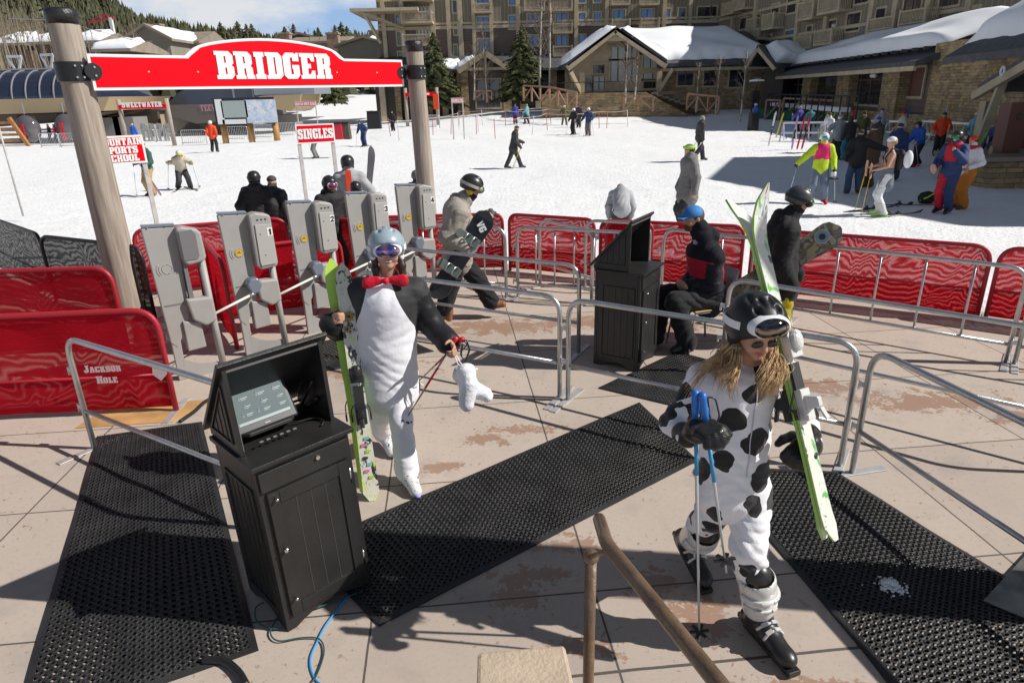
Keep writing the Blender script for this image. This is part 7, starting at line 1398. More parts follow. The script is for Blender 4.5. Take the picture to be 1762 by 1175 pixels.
seamline(att, 'jacket', J['sR'] - up * .05 - fw * .02, J['eR'] + up * .08, rg, .002, m_blk, 'arm_seam')
sd = SDF(); sd.chain([nk + fw * .05 - up * .01, nk + fw * .02 - up * .045, nk - fw * .04 - up * .01], [.05, .075, .05], .03); sobj(sd, 'scarf', art('patterned_scarf', (.30, .36, .52), ((.65, .62, .66), (.10, .12, .25)), 30, .5), att, .01, .003)
q = ct_ - fw * .125 + up * -.02; mb = MB(); mb.box(q + rg * -.07 * 0, (.09, .004, .07), ax=(rg, fw, up)); mb.build('back_print', m_signwht, att)
# ------------------------------------------------------------------ snowboarder walking with a board at the left of the barriers
def HJ(px, py, Y): return A(px, py, Y)
Y0 = 7.72; base = np.array([-.55, Y0, 0]); fw = norm(np.array([1, .12, 0])); rg = np.array([fw[1], -fw[0], 0])
J = dict(base=base, f=fw, r=rg, k=1.0, hip=HJ(787, 440, Y0), waist=HJ(785, 415, Y0), chest=HJ(786, 377, Y0), neck=HJ(797, 346, Y0), head=HJ(812, 323, Y0), hf=norm(fw + np.array([0, 0, -.45])))
J['hr'] = norm(np.cross(J['hf'], up)); J['hu'] = np.cross(J['hr'], J['hf'])
for s_, q in (('L', -1), ('R', 1)): J['s' + s_] = J['chest'] + rg * .165 * q + up * .09 + fw * .02; J['h' + s_] = J['hip'] + rg * .09 * q - up * .03
J['nL'] = HJ(820, 478, Y0 + .12); J['aL'] = HJ(846, 520, Y0 + .14); J['tL'] = HJ(868, 524, Y0 + .12); J['nR'] = HJ(775, 490, Y0 - .08); J['aR'] = HJ(765, 532, Y0 - .08); J['tR'] = HJ(775, 548, Y0 - .10)
J['wR'] = HJ(803, 428, Y0 - .22); J['eR'] = ik(J['sR'], J['wR'], .29, .26, -fw - up * .3); J['wL'] = HJ(838, 372, Y0 + .2); J['eL'] = ik(J['sL'], J['wL'], .28, .26, -up)
m_gjack = cl('grey_hooded_jacket', (.33, .30, .26), .75); m_brb = M('brown_leather_boot', (.26, .10, .04), .6); m_pat = art('patterned_black_cloth', (.03, .03, .035), ((.30, .30, .32),), 25, .58)
sbw = person(J, dict(jacket=[m_gjack], hood=1, trousers=[m_pants], boots=m_brb, gloves=cl('grey_glove', (.10, .10, .10), .7), helmet=m_helm, goggles=(M('olive_frame', (.30, .28, .2), .5), M('green_lens', (.1, .45, .25), .1, metal=.8), M('cream_strap', (.5, .47, .4), .7)), gaiter=1, bulk=1.10, boot_h=.06, hem=.02, tbulk=1.12, padmat=M('yellow_pad', (.55, .38, .03), .6)), 'snowboarder in a grey jacket and black helmet striding right with a snowboard', .0125)
bd_n = norm(np.array([-.35, -1, .25])); m_bk = art('board_black', (.02, .02, .022), ((.03, .03, .03),), 3, .6)
b0 = HJ(732, 482, Y0 - .28); b1 = HJ(838, 372, Y0 - .12)
b0 = HJ(775, 470, Y0 - .34); 
bd = ski(b0 + (b0 - b1) * .45, b1 + (b1 - b0) * .06, bd_n, m_bk, m_bk, 'black and grey snowboard carried under the arm of the grey jacket rider', w=.27, board=True, tipup=.05, name='snowboard', cat='snowboard', bmat=M('board_binding_grey', (.13, .16, .15), .5))
ba = norm(b1 - b0); bs_ = np.cross(ba, bd_n); n__ = norm(bd_n - ba * (bd_n @ ba)); tpq = b1 + (b1 - b0) * .06
lettering('VG', tpq - ba * .22 + n__ * .016, -bs_ if False else norm(-ba * .5 + bs_ * .8), norm(ba * .8 + bs_ * .5), .085, m_signwht, bd, gap=.5)
mb = MB(); c0 = tpq - ba * .43 + n__ * .0145; mb.prism([(-.118, -.12), (.118, -.12), (.122, .06), (-.122, .12)], c0, norm(bs_), ba, n__ * .0015); gp_ = mb.build('grey_panel', M('panel_grey', (.42, .42, .44), .45), bd)
mb = MB(); mb.tube([c0 + n__ * .003 + (norm(bs_) * math.cos(v) + ba * math.sin(v)) * .03 for v in np.linspace(0, 6.28, 14, endpoint=False)], .004, 5, closed=True); mb.build('ring_print', m_blk, gp_)
# second board lower in his hand, patterned
m_wil = art('board_white_black', (.03, .03, .03), ((.55, .55, .53), (.3, .2, .08)), 8, .62)
# ------------------------------------------------------------------ rider with yellow trousers at right
Y0 = 6.75; base = np.array([2.95, Y0, 0]); fw = norm(np.array([1, -.1, 0])); rg = np.array([fw[1], -fw[0], 0])
J = dict(base=base, f=fw, r=rg, k=1.0, hip=HJ(1344, 482, Y0), waist=HJ(1344, 455, Y0), chest=HJ(1346, 410, Y0), neck=HJ(1358, 375, Y0), head=HJ(1375, 346, Y0), hf=norm(fw + np.array([0, -.12, -.35])))
J['hr'] = norm(np.cross(J['hf'], up)); J['hu'] = np.cross(J['hr'], J['hf'])
for s_, q in (('L', -1), ('R', 1)): J['s' + s_] = J['chest'] + rg * .17 * q + up * .09; J['h' + s_] = J['hip'] + rg * .09 * q - up * .03; J['n' + s_] = J['h' + s_] - up * .42 + fw * .03 * (1 - q) ; J['a' + s_] = J['n' + s_] * [1, 1, 0] + up * .10 - fw * .06 * q; J['t' + s_] = J['a' + s_] + fw * .18 - up * .06
J['wR'] = HJ(1362, 492, Y0 - .2); J['eR'] = ik(J['sR'], J['wR'], .30, .28, -fw - up * .2); J['wL'] = HJ(1372, 470, Y0 + .15); J['eL'] = ik(J['sL'], J['wL'], .29, .27, -fw)
m_ypants = cl('mustard_pants', (.42, .36, .01), .65)
person(J, dict(jacket=[m_black], hood=1, trousers=[m_ypants], boots=m_bootb, gloves=m_glove, helmet=M('grey_helmet', (.05, .055, .06), .35, coat=.2), goggles=(m_blk, M('green_red_lens', (.12, .5, .18), .1, metal=.8), m_blk), gaiter=1, bulk=1.10, tbulk=1.12, boot_h=.08, hem=.10), 'snowboarder in a black hooded jacket and mustard trousers holding a decorated board', .0125)
bn = norm(np.array([.05, -1, .30])); b1 = HJ(1448, 392, Y0 - .1); b0 = HJ(1225, 530, Y0 + .25)
m_eye = art('eye_board_art', (.10, .085, .05), ((.28, .24, .13), (.03, .025, .05), (.22, .20, .14), (.12, .15, .32)), 6, .5)
bd = ski(b0, b1, bn, m_eye, m_eye, 'dark snowboard with a painted blue eye held by the rider in mustard trousers', w=.28, board=True, tipup=-.03, name='snowboard', cat='snowboard', bind=False)
ba = norm(b1 - b0); n__ = norm(bn - ba * (bn @ ba)); bs_ = norm(np.cross(ba, n__)); c0 = b1 - ba * .19 + n__ * .006
mb = MB()
for i, (R_, m_) in enumerate(((.075, 1), (.064, 0), (.034, 2), (.030, 3))): mb.lathe([(R_, 0), (R_, .010 + .0015 * i)], c0 - bs_ * .03, 24, ax=(ba, bs_, n__), mi=m_)
mb.build('eye_print', [M('eye_blue', (.12, .28, .42), .4), M('eye_cream', (.40, .36, .26), .4), M('eye_brown', (.15, .08, .04), .4), m_blk], bd)
# ------------------------------------------------------------------ people further off
def cm(n, col, r=.75): return M('cloth_' + n, col, r, bump=.2, bs=20, var=.12, vs=6)
c_ = {k: cm(k, v) for k, v in dict(orange=(.75, .06, .01), navy=(.018, .04, .13), blue=(.02, .10, .45), purple=(.06, .05, .30), teal=(.02, .20, .24), aqua=(.15, .40, .45), olive=(.09, .09, .03), black=(.012, .012, .014), dark=(.03, .03, .035), grey=(.16, .155, .15), charcoal=(.045, .042, .04), tan=(.42, .27, .10), cream=(.50, .44, .34), brown=(.10, .055, .03), jeans=(.035, .07, .14), ljeans=(.15, .19, .26), yellow=(.52, .70, .02), pink=(.75, .02, .15), red=(.50, .01, .03), white=(.72, .72, .76), green=(.02, .08, .06), lime=(.35, .65, .04), ltgrey=(.35, .36, .38), maroon=(.12, .01, .02), denimg=(.12, .15, .17), green2=(.02, .22, .06)).items()}
m_whel = M('white_helmet', (.70, .70, .72), .3, coat=.3); m_ghair = M('grey_hair', (.30, .27, .24), .8); m_bhair = M('dark_brown_hair', (.05, .03, .02), .8); m_hblond = M('fair_hair', (.35, .22, .10), .7)
m_sk = [M('ski_far_' + str(i), c, .4) for i, c in enumerate(((.65, .65, .68), (.62, .02, .04), (.05, .12, .45), (.30, .60, .10), (.03, .03, .03), (.50, .30, .55), (.60, .45, .05)))]
def far(px, py, H, face, label, group=None, cell=None, stand_on=None, **S):
    q = snow_at(px, py); d = q[1]; cell = cell or (.02 if d < 17 else .026 if d < 35 else .032)
    pz_ = {k: S.pop(k) for k in ('hands', 'feet', 'lean', 'crouch', 'head', 'side') if k in S}
    J = pose(q, face, H, **pz_); S.setdefault('boots', m_bootb)
    for k in ('jacket', 'trousers', 'gloves', 'boots', 'hat', 'helmet', 'hair', 'skirt'):
        if isinstance(S.get(k), str): S[k] = {'bh': m_helm, 'wh': m_whel, 'bb': m_bootb, 'gh': m_ghair, 'dh': m_bhair, 'fh': m_hblond}.get(S[k]) or c_[S[k]]
    for k in ('jacket', 'trousers'):
        if S.get(k) is not None and not isinstance(S[k], list): S[k] = [S[k]]
    person(J, S, label, cell, group); return J
def polesfor(J, what, spread=.25, back=.15, col=None, both=True, tilt=None):
    for s_, q in (('L', -1), ('R', 1)):
        if not both and s_ == 'L': continue
        w = J['w' + s_] + J['f'] * .05; g = w + up * .03; t = w + J['r'] * q * spread - J['f'] * back; z = float(snowz(t[0], t[1])); t = np.array([t[0], t[1], z])
        skipole(g, t, col or m_polew, 'ski pole in the ' + ('left' if s_ == 'L' else 'right') + ' hand of ' + what, strap=False, r=.011)
def skisfor(J, what, col=0, wid=.10, turn=0):
    for s_, q in (('L', -1), ('R', 1)):
        a = (J['a' + s_] + J['t' + s_]) / 2; f_ = norm(J['f'] * math.cos(rad(turn * q)) + J['r'] * math.sin(rad(turn * q))); z = float(snowz(a[0], a[1])) + .02; c = np.array([a[0], a[1], z])
        ski(c - f_ * .75, c + f_ * .85, up, m_sk[col], m_base, 'ski on the ' + ('left' if s_ == 'L' else 'right') + ' foot of ' + what, w=wid, bind=False, tipup=.12, seg=12)
J = far(370, 262, 1.80, 95, 'person in a bright orange jacket and white helmet looking at the trail map board', jacket='orange', trousers='black', helmet='wh', hood=1, hands=((-.22, .05, .92), (.22, .05, .92)), feet=((-.16, .05, 0), (.16, -.05, 0)))
J = far(263, 337, 1.72, 250, 'skier in a dark green jacket and tan trousers under the ski school sign', jacket='green', trousers='tan', hat='navy', gloves='black', goggles=(c_['aqua'], c_['purple']), hands=((-.2, .3, 1.05), (.2, .28, 1.1)), hood=1); polesfor(J, 'the skier in tan trousers', .1, -.05)
ski(snow_at(278, 338) + up * .02, J['wR'] + up * .35, (-.3, -1, 0), m_sk[5], m_base, 'upright ski with a violet top leaning on the tan trousers', bind=False, w=.09); ski(snow_at(265, 340) + up * .02, J['wL'] + up * .35, (-.3, -1, 0), m_sk[0], m_base, 'pale upright ski leaning beside the violet one', bind=False, w=.09)
J = far(318, 326, 1.72, 300, 'crouching skier in a cream patterned jacket pushing on poles', jacket='cream', trousers='dark', helmet='wh', gloves='tan', goggles=(c_['black'], c_['yellow']), hands=((-.35, .35, .95), (.38, .15, .98)), feet=((-.2, .1, .0), (.2, -.15, .0)), lean=38, crouch=.22); polesfor(J, 'the crouching skier', .15, .35); skisfor(J, 'the crouching skier', 4, turn=14)
# waiting behind the gates
def stand(px, py_head, Y, face, label, **S):
    t = A(px, py_head, Y); b_ = np.array([t[0], Y, float(snowz(t[0], Y)) if edge_d(t[0], Y) > 0 else 0.0]); H = (t[2] - b_[2]) / 1.63 * 1.75
    pz_ = {k: S.pop(k) for k in ('hands', 'feet', 'lean', 'crouch', 'head') if k in S}; J = pose(b_, face, H, **pz_)
    for k in ('jacket', 'trousers', 'gloves', 'hat', 'helmet', 'hair'):
        if isinstance(S.get(k), str): S[k] = {'bh': m_helm, 'wh': m_whel, 'gh': m_ghair, 'dh': m_bhair}.get(S[k]) or c_[S[k]]
    for k in ('jacket', 'trousers'):
        if S.get(k) is not None: S[k] = [S[k]]
    S.setdefault('boots', m_bootb); person(J, S, label, .018); return J
J = stand(437, 308, 11.3, 100, 'rider in black with a shiny black helmet seen from behind left of gate 2', jacket='black', trousers='black', helmet='bh', hood=1, goggles=(m_blk, m_blk), hands=((-.25, .1, 1.0), (.25, .1, .95)))
J = stand(467, 314, 11.6, 80, 'rider in a black jacket with a patterned hood and tan gloves beside the shiny helmet', jacket='dark', trousers='black', hat='charcoal', gloves='tan', hood=1, hands=((-.25, .15, 1.05), (.3, -.05, .85)))
ski(snow_at(496, 416), J['wR'] + up * .0 - J['f'] * .1, (0, -1, .1), m_sk[4], m_sk[4], 'black snowboard held low by the rider with tan gloves', w=.24, board=True, bind=False, cat='snowboard', name='snowboard')
J = stand(566, 318, 9.7, -50, 'bearded rider in a black jacket, helmet and mirrored goggles behind gate 2', jacket='black', trousers='black', helmet='bh', goggles=(m_wframe, M('orange_lens', (.35, .12, .25), .1, metal=.7), m_blk), beard=M('dark_beard', (.06, .03, .02), .9), hood=1, head=(.0, .3))
J = stand(598, 282, 12.2, 100, 'rider with an orange collar and a grey knit jacket carrying a ski behind gate 3', jacket='ltgrey', trousers='charcoal', helmet='bh', hands=((-.25, .1, .95), (.2, .2, 1.3)), hood=0)
ski(J['wR'] - up * .75, J['wR'] + up * .62 + J['r'] * .25, (-.2, -1, 0), M('ski_grey_red', (.35, .32, .36), .4), m_sk[1], 'single grey ski with a red stripe raised over the orange collar', bind=False, w=.14)
mb = MB(); mb.bar(J['neck'] - J['f'] * .17 + up * .05, J['waist'] - J['f'] * .2, .10, .03, up=J['f']); tag(mb.build('orange_bib', c_['orange'], at=tuple(J['neck'])), 'orange and navy strap panel on the back of the grey knit jacket', 'vest')
J = stand(612, 324, 10.6, 100, 'rider of whom only a black helmet shows over gate 3', jacket='black', trousers='black', helmet='bh')
J = stand(717, 304, 13.2, 60, 'rider in a dark helmet half hidden by the right timber post', jacket='charcoal', trousers='black', helmet=M('cloth_h', (.12, .12, .13), .4))
# middle distance
J = far(628, 252, 1.66, 250, 'stooping skier in a navy suit leaning on poles', jacket='navy', trousers='navy', helmet=c_['navy'], lean=30, hands=((-.35, .3, .95), (.3, .3, .9))); polesfor(J, 'the stooping navy skier', .1, -.1); skisfor(J, 'the stooping navy skier', 1)
J = far(545, 273, 1.7, 180, 'skier in grey trousers partly hidden by the SINGLES sign', jacket='charcoal', trousers='grey', hat='black', lean=15, hands=((-.3, .2, .9), (.3, .2, .9))); polesfor(J, 'the skier in grey trousers'); skisfor(J, 'the skier in grey trousers', 4)
J = far(677, 226, 1.7, 260, 'distant person in black holding upright skis near the right timber post', jacket='black', trousers='black', hat='black')
J = far(642, 221, 1.6, 200, 'distant person in black beside the dark covered bin', jacket='black', trousers='dark', hat='black')
J = far(884, 290, 1.72, 10, 'walking skier in dark clothes with a pink headband and yellow pole', jacket='charcoal', trousers='dark', hair='fh', hat='charcoal', gloves='black', lean=12, feet=((-.1, .34, 0), (.1, -.34, .02)), hands=((-.25, .45, 1.05), (.25, .25, .9)), coat_len=.12); polesfor(J, 'the walking skier with the headband', .1, .45, m_sk[6])
J = far(887, 213, 1.72, 100, 'distant skier in a violet blue jacket, left of a pair', jacket='purple', trousers='maroon', hat='charcoal'); polesfor(J, 'the distant violet skier')
J = far(907, 213, 1.66, 150, 'distant skier in an aqua jacket, right of a pair', jacket='aqua', trousers='dark', hat='ltgrey', hands=((-.3, .25, 1.0), (.3, .2, .9)), feet=((-.2, .1, 0), (.15, -.15, 0))); polesfor(J, 'the distant aqua skier')
J = far(971, 209, 1.6, 270, 'distant skier in an olive suit with a white helmet', jacket='olive', trousers='olive', helmet='wh', hands=((-.5, .1, 1.0), (.5, .1, 1.0)), feet=((-.2, 0, 0), (.2, 0, 0)))
J = far(987, 232, 1.80, 230, 'skier in black with a white helmet, left of a standing pair', jacket='black', trousers='black', helmet='wh', hands=((-.3, .25, 1.0), (.3, .2, .95))); polesfor(J, 'the black-clad skier with the white helmet', .1, -.1); skisfor(J, 'the black-clad skier with the white helmet', 1)
J = far(1012, 234, 1.85, 250, 'skier in a navy jacket and grey trousers, right of a standing pair', jacket='navy', trousers='grey', helmet='wh', gloves='black', hands=((-.3, .2, 1.05), (.4, .15, 1.0))); polesfor(J, 'the navy jacketed skier', .15, -.1); skisfor(J, 'the navy jacketed skier', 1)
J = far(996, 212, 1.8, 250, 'person in dark clothes and hood behind the standing pair', jacket='dark', trousers='dark', helmet='bh')
J = far(1201, 277, 1.85, 10, 'grey-haired man in a dark leather jacket walking away with poles', jacket='charcoal', trousers='dark', hair='gh', lean=6, feet=((-.1, .25, .0), (.1, -.28, .06)), hands=((-.22, .05, .85), (.22, .05, .85))); polesfor(J, 'the grey-haired man', .05, .7)
J = far(1178, 402, 1.86, 190, 'tall man in a long grey coat with a lime goggle band over a grey hood', jacket='grey', trousers='dark', hat='grey', hood=1, coat_len=.16, bulk=1.06, hands=((-.36, .02, .88), (.34, .05, .9)), hair='dh')
mb = MB(); c = J['head'] + up * .075; mb.tube([c + (np.array([math.cos(v), math.sin(v), 0])) * .108 for v in np.linspace(0, 2 * math.pi, 20, endpoint=False)], .030, 8, closed=True); tag(mb.build('goggle_band', c_['lime'], smooth=True, at=tuple(c)), 'lime green goggle band around the head of the man in the grey coat', 'goggles')
J = far(1068, 412, 1.62, 85, 'man in a grey and pale jacket bending down behind the red fence', jacket='ltgrey', trousers='dark', hair='gh', lean=60, hands=((-.25, .45, .45), (.25, .45, .45)), crouch=.22)
J = far(1297, 221, 1.72, 200, 'distant person in a bright blue jacket before the stone restaurant', jacket='blue', trousers='black', helmet='wh', hands=((-.2, .3, 1.1), (.2, .3, 1.1)))
J = far(1530, 212, 1.75, 250, 'person in a navy top sitting up at the terrace fence', jacket='navy', trousers='dark', hair='fh', crouch=.0)
J = far(858, 176, 1.7, 200, 'tiny dark figure before the hotel porch, left of two', jacket='navy', trousers='dark', hat='navy', cell=.04); J = far(866, 177, 1.7, 160, 'tiny dark figure before the hotel porch, right of two', jacket='dark', trousers='dark', cell=.04)
# the costumed crowd on the right
m_yp = M('pink_yellow_shell', (.52, .70, .02), .6, bump=.2, bs=20)
J = far(1404, 350, 1.78, 255, 'skier in a pink and fluorescent yellow jacket with pale jeans, arms spread', jacket=[c_['yellow'], c_['pink']], shoulder_mi=1, trousers='ljeans', boots=c_['red'], gloves='black', helmet='wh', goggles=(m_wframe, M('blue_lens', (.1, .4, .6), .1, metal=.7)), hands=((-.30, .1, .90), (.62, .12, .98)), feet=((-.18, .0, 0), (.2, .05, 0))); polesfor(J, 'the pink and yellow skier', .15, .1)
mb = MB(); q = J['wL'] - up * .12; mb.lathe([(.05, 0), (.075, .03), (.075, .11), (.05, .15), (.015, .16)], q - up * .1, 12, mi=0); mb.lathe([(.15, -.10), (.15, -.08), (.05, -.07)], q - up * .05, 14, mi=1); tag(mb.build('lantern', [m_white, m_blk], at=tuple(q)), 'small black and white lantern hanging from the glove of the pink and yellow skier', 'lantern')
J = far(1437, 274, 1.75, 80, 'person in a grey top with yellow sleeves standing among the ski racks', jacket='ltgrey', trousers='charcoal', helmet=m_bgrey, hands=((-.3, .2, 1.3), (.3, .1, 1.2)))
J = far(1455, 276, 1.72, 100, 'person in teal trousers and a dark top behind the black jacket', jacket='dark', trousers='teal', hair='dh')
J = far(1466, 334, 1.78, 75, 'man in a black jacket and blue jeans seen from behind', jacket='black', trousers='jeans', hat='dark', hands=((-.25, .1, .95), (.75, .2, 1.2)), feet=((-.14, 0, 0), (.16, .05, 0)), bulk=1.1)
J = far(1490, 323, 1.82, 100, 'person in a long brown coat next to the black jacket', jacket='brown', trousers='brown', hat='charcoal', hood=1, bulk=1.08, tbulk=1.1, coat_len=.3)
J = far(1500, 286, 1.78, 200, 'person in a dark coat and cap behind the brown coat', jacket='charcoal', trousers='dark', hat='blue')
J = far(1516, 372, 1.80, 165, 'bare-armed man in a denim skirt and white tights with a backpack', bare_arms=1, bare_torso=1, jacket=None, trousers='white', skirt='denimg', hair='fh', hat='white', boots=[M('lime_white_boot', (.5, .75, .3), .4), m_wboot], skiboot=1, boot_h=.2, feet=((-.15, .02, 0), (.16, 0, 0)), hands=((-.2, .35, 1.05), (.15, .38, 1.08)), tbulk=.78); polesfor(J, 'the man in the denim skirt', .1, -.1, m_sk[6])
bp = empty('backpack', J['chest'] - J['f'] * .2, 'black and red backpack with a white bag on the bare-armed man', 'backpack'); sd = SDF(); q = J['chest'] - J['f'] * .22 - up * .05; sd.ell(q, (.16, .10, .23), (J['r'], J['f'], up), .03, mi=0); sd.ell(q - J['f'] * .08, (.07, .05, .16), (J['r'], J['f'], up), .02, mi=1); sobj(sd, 'bag', [c_['black'], c_['red']], bp, .02)
sd = SDF(); sd.ell(q - J['f'] * .12 - J['r'] * .14 + up * .02, (.07, .10, .20), (J['r'], J['f'], up), .02); sobj(sd, 'side_bag', c_['white'], bp, .02); mb = MB()
for s_ in (-1, 1): mb.tube([J['chest'] + J['r'] * .09 * s_ + up * .17 - J['f'] * .12, J['chest'] + J['r'] * .09 * s_ + up * .20, J['chest'] + J['r'] * .10 * s_ + J['f'] * .13, J['waist'] + J['r'] * .12 * s_ + J['f'] * .05], .018, 6)
mb.build('shoulder_straps', c_['black'], bp, True)
J = far(1534, 310, 1.75, 60, 'person in a blue cap and dark jacket behind the backpack', jacket='navy', trousers='dark', hat='navy')
J = far(1575, 287, 1.66, 200, 'skier in a bright blue jacket and black trousers with red boots striding left', jacket='blue', trousers='black', helmet='bh', boots=c_['red'], skiboot=1, lean=20, feet=((-.1, .25, 0), (.12, -.3, .05)), hands=((-.2, .4, .95), (.25, .3, .95))); polesfor(J, 'the bright blue skier', .05, .3)
J = far(1622, 366, 1.88, 215, 'tall skier in a navy and red striped one-piece with a dark helmet', jacket=[c_['navy'], c_['red']], shoulder_mi=1, trousers=[c_['navy'], c_['red']], tmiR=1, helmet='bh', goggles=(c_['black'], c_['green2']), arm_mi=0, hands=((-.12, .25, 1.35), (.25, .25, 1.0)), bulk=1.02, tbulk=1.0)
J = far(1652, 359, 1.75, 190, 'person in a white torso and orange bear-like costume with an orange hood', jacket=[c_['white'], c_['orange']], shoulder_mi=0, trousers=[cm('bear', (.50, .16, .01))], hat='orange', hair='dh', boots=c_['brown'], boot_h=.2, hands=((-.25, .2, 1.05), (.28, .0, .85)), tbulk=1.2)
mb = MB(); q = J['neck']; mb.tube([q + (J['r'] * math.cos(v) + J['f'] * math.sin(v)) * .14 for v in np.linspace(0, 2 * math.pi, 16, endpoint=False)], .05, 8, closed=True); tag(mb.build('red_collar', c_['red'], smooth=True, at=tuple(q)), 'thick red collar on the white and orange costume', 'collar')
J = far(1700, 306, 1.85, 195, 'skier in a dark navy suit by the stone plinth reaching out a hand', jacket='navy', trousers='navy', helmet='bh', hands=((-.2, .55, 1.15), (.25, .2, .9)), hood=1)
J = far(1752, 300, 1.75, 180, 'person in maroon standing at the very right edge behind the plinth', jacket='maroon', trousers='maroon', hat='black')
J = far(1390, 236, 1.7, 90, 'person in teal at the ski racks, small behind the pink skis', jacket='teal', trousers='dark', hat='charcoal'); J = far(235, 252, 1.75, 80, 'person in a blue jacket and grey helmet at the far lift gates', jacket='blue', trousers='black', helmet=m_bgrey)
J = far(1590, 232, 1.7, 250, 'person in a dark red top at the white racks', jacket='maroon', trousers='dark', hat='charcoal'); J = far(1690, 232, 1.7, 250, 'person in a pale green cap at the white racks near the lodge', jacket='dark', trousers='dark', hat='lime')
for px, py, fc, lb, jk, tr, ht in ((1420, 262, 200, 'person in a white top between the ski racks and the grey top', 'white', 'grey', 'charcoal'), (1478, 262, 260, 'person in olive behind the brown coat at the racks', 'olive', 'dark', 'black'), (1545, 262, 180, 'person in cream left of the bright blue skier', 'cream', 'dark', 'red'), (1612, 268, 240, 'person in orange behind the striped one-piece', 'orange', 'black', 'charcoal'), (1668, 268, 190, 'person in aqua between the bear costume and the navy suit', 'aqua', 'dark', 'white'), (1372, 232, 120, 'person in violet behind the red skis', 'purple', 'dark', 'ltgrey'), (1510, 248, 90, 'person in grey at the middle rack', 'ltgrey', 'jeans', 'navy')):
    far(px, py, 1.74, fc, lb, jacket=jk, trousers=tr, hat=ht, hands=((-.25, .3, 1.1), (.3, .2, 1.0)))
# skis dropped or stuck in the snow and leaning on the racks
for i, (px, py, ln, tilt, col, lb) in enumerate([(1322, 252, 1.75, .16, 0, 'white patterned ski stuck upright in the snow at the left end of the racks'), (1362, 258, 1.6, .12, 5, 'violet ski standing in the snow left of the red pair'), (1371, 258, 1.65, .18, 1, 'red ski standing in the snow, left of the pair'), (1379, 258, 1.65, .20, 1, 'red ski standing in the snow, right of the pair'), (1408, 245, 1.6, .25, 3, 'green ski leaning on the rack behind the red pair'), (1420, 240, 1.6, .3, 3, 'second green ski leaning on the rack'), (1441, 240, 1.7, .02, 0, 'white ski upright between the green skis and the grey top'), (1463, 240, 1.7, .05, 1, 'pinkish ski upright behind the teal trousers'), (1482, 236, 1.6, .08, 6, 'yellow ski upright on the rack behind the brown coat'), (1553, 240, 1.7, .12, 2, 'blue ski upright left of the bright blue jacket'), (1590, 245, 1.6, .45, 3, 'green ski leaning right of the bright blue jacket'), (1624, 245, 1.9, -.05, 0, 'white ski upright behind the striped one-piece'), (1632, 245, 1.95, -.07, 6, 'yellow-tipped ski upright beside the white one'), (1352, 240, 1.5, .3, 2, 'blue ski leaning at the left of the rack'), (1335, 238, 1.5, .25, 6, 'yellow ski leaning at the left end of the green cloth')]):
    q = snow_at(px, py); d = norm(np.array([tilt, .12, 1])); ski(q, q + d * ln, (-.1, -1, .1), m_sk[col], m_base, lb, bind=(i < 4), w=.10, seg=14, tipup=.09)
q = snow_at(1690, 318); ski(q, q + np.array([.25, .3, 1.1]), (-.6, -.6, 0), M('ski_tan', (.32, .27, .14), .5), m_base, 'tan ski leaning against the stone plinth', bind=False, w=.11)
q = snow_at(1655, 300); ski(q + up * .02, q + np.array([.75, .3, 1.35]), (-.3, -1, 0), m_sk[3], m_base, 'green ski leaning near the navy suited skier', bind=False, w=.10)
for i, (px, py, a_, col, lb) in enumerate([(1500, 362, 200, 4, 'black ski lying on the snow behind the denim skirt'), (1540, 372, 195, 4, 'second black ski lying on the snow right of the denim skirt'), (1560, 355, 170, 1, 'short red and black ski lying by the striped suit')]):
    q = snow_at(px, py) + up * .03; d = np.array([math.cos(rad(a_)), math.sin(rad(a_)), 0]); ski(q + d * .8, q - d * .8, up, m_sk[col], m_base, lb, w=.10, seg=14)
q = snow_at(1593, 350) + up * .14; bp = empty('daypack', q, 'black and yellow rucksack lying on the snow beside the striped suit', 'rucksack'); sd = SDF(); sd.ell(q, (.22, .18, .17), None, .03); sobj(sd, 'bag', c_['black'], bp, .02, .01); mb = MB(); mb.tube([q + np.array([-.2, -.05, -.05]), q + np.array([-.1, -.2, .05]), q + np.array([.05, -.18, .14]), q + np.array([.15, -.1, .15])], .02, 6); mb.build('yellow_strap', c_['yellow'], bp, True)
# ------------------------------------------------------------------ racks, fences, cloth on the right
m_rack = M('white_rack_steel', (.60, .61, .62), .4, metal=.3)
def rack(px0, py0, px1, py1, h, label, n=5):
    a = snow_at(px0, py0); b_ = snow_at(px1, py1); r = empty('ski_rack', a, label, 'ski rack', 'white steel ski racks'); u = norm(b_ - a); v = np.array([-u[1], u[0], 0])
    for z in (h, h * .45): mb = MB(); mb.bar(a + up * z - v * .15, b_ + up * z - v * .15, .07, .09); mb.bar(a + up * z + v * .2, b_ + up * z + v * .2, .07, .09); mb.build('rail', m_rack, r)
    for i in range(n + 1):
        c = a + (b_ - a) * i / n; mb = MB(); mb.bar(c + v * .5, c + up * h + v * .05, .06, .05); mb.bar(c - v * .5, c + up * h + v * .0, .06, .05); mb.build('trestle', m_rack, r)
    for i in range(n * 5): c = a + (b_ - a) * (i + .5) / (n * 5) + up * (h + .05) - v * .15; mb = MB(); 
    return r
rack(1345, 243, 1455, 243, 1.0, 'white steel ski rack at the left behind the pink and yellow skier', 5); rack(1462, 240, 1545, 243, 1.0, 'white steel ski rack in the middle behind the brown coat', 4); rack(1585, 248, 1680, 258, 1.1, 'white steel ski rack behind the striped one-piece', 4)
m_gcl = M('green_tarp', (.01, .12, .065), .7, bump=.4, bs=5)
a = snow_at(1305, 205) + np.array([0, 2, 0]); b_ = snow_at(1560, 225) + np.array([0, 2, 0]); d = b_ - a; V = []; F = []; n = 60
for i in range(n + 1):
    for z in (-.1, .9): p = a + d * i / n; V.append(p + up * z + np.array([0, .06 * math.sin(i * 1.3) + .03 * math.sin(i * 3.1), 0]))
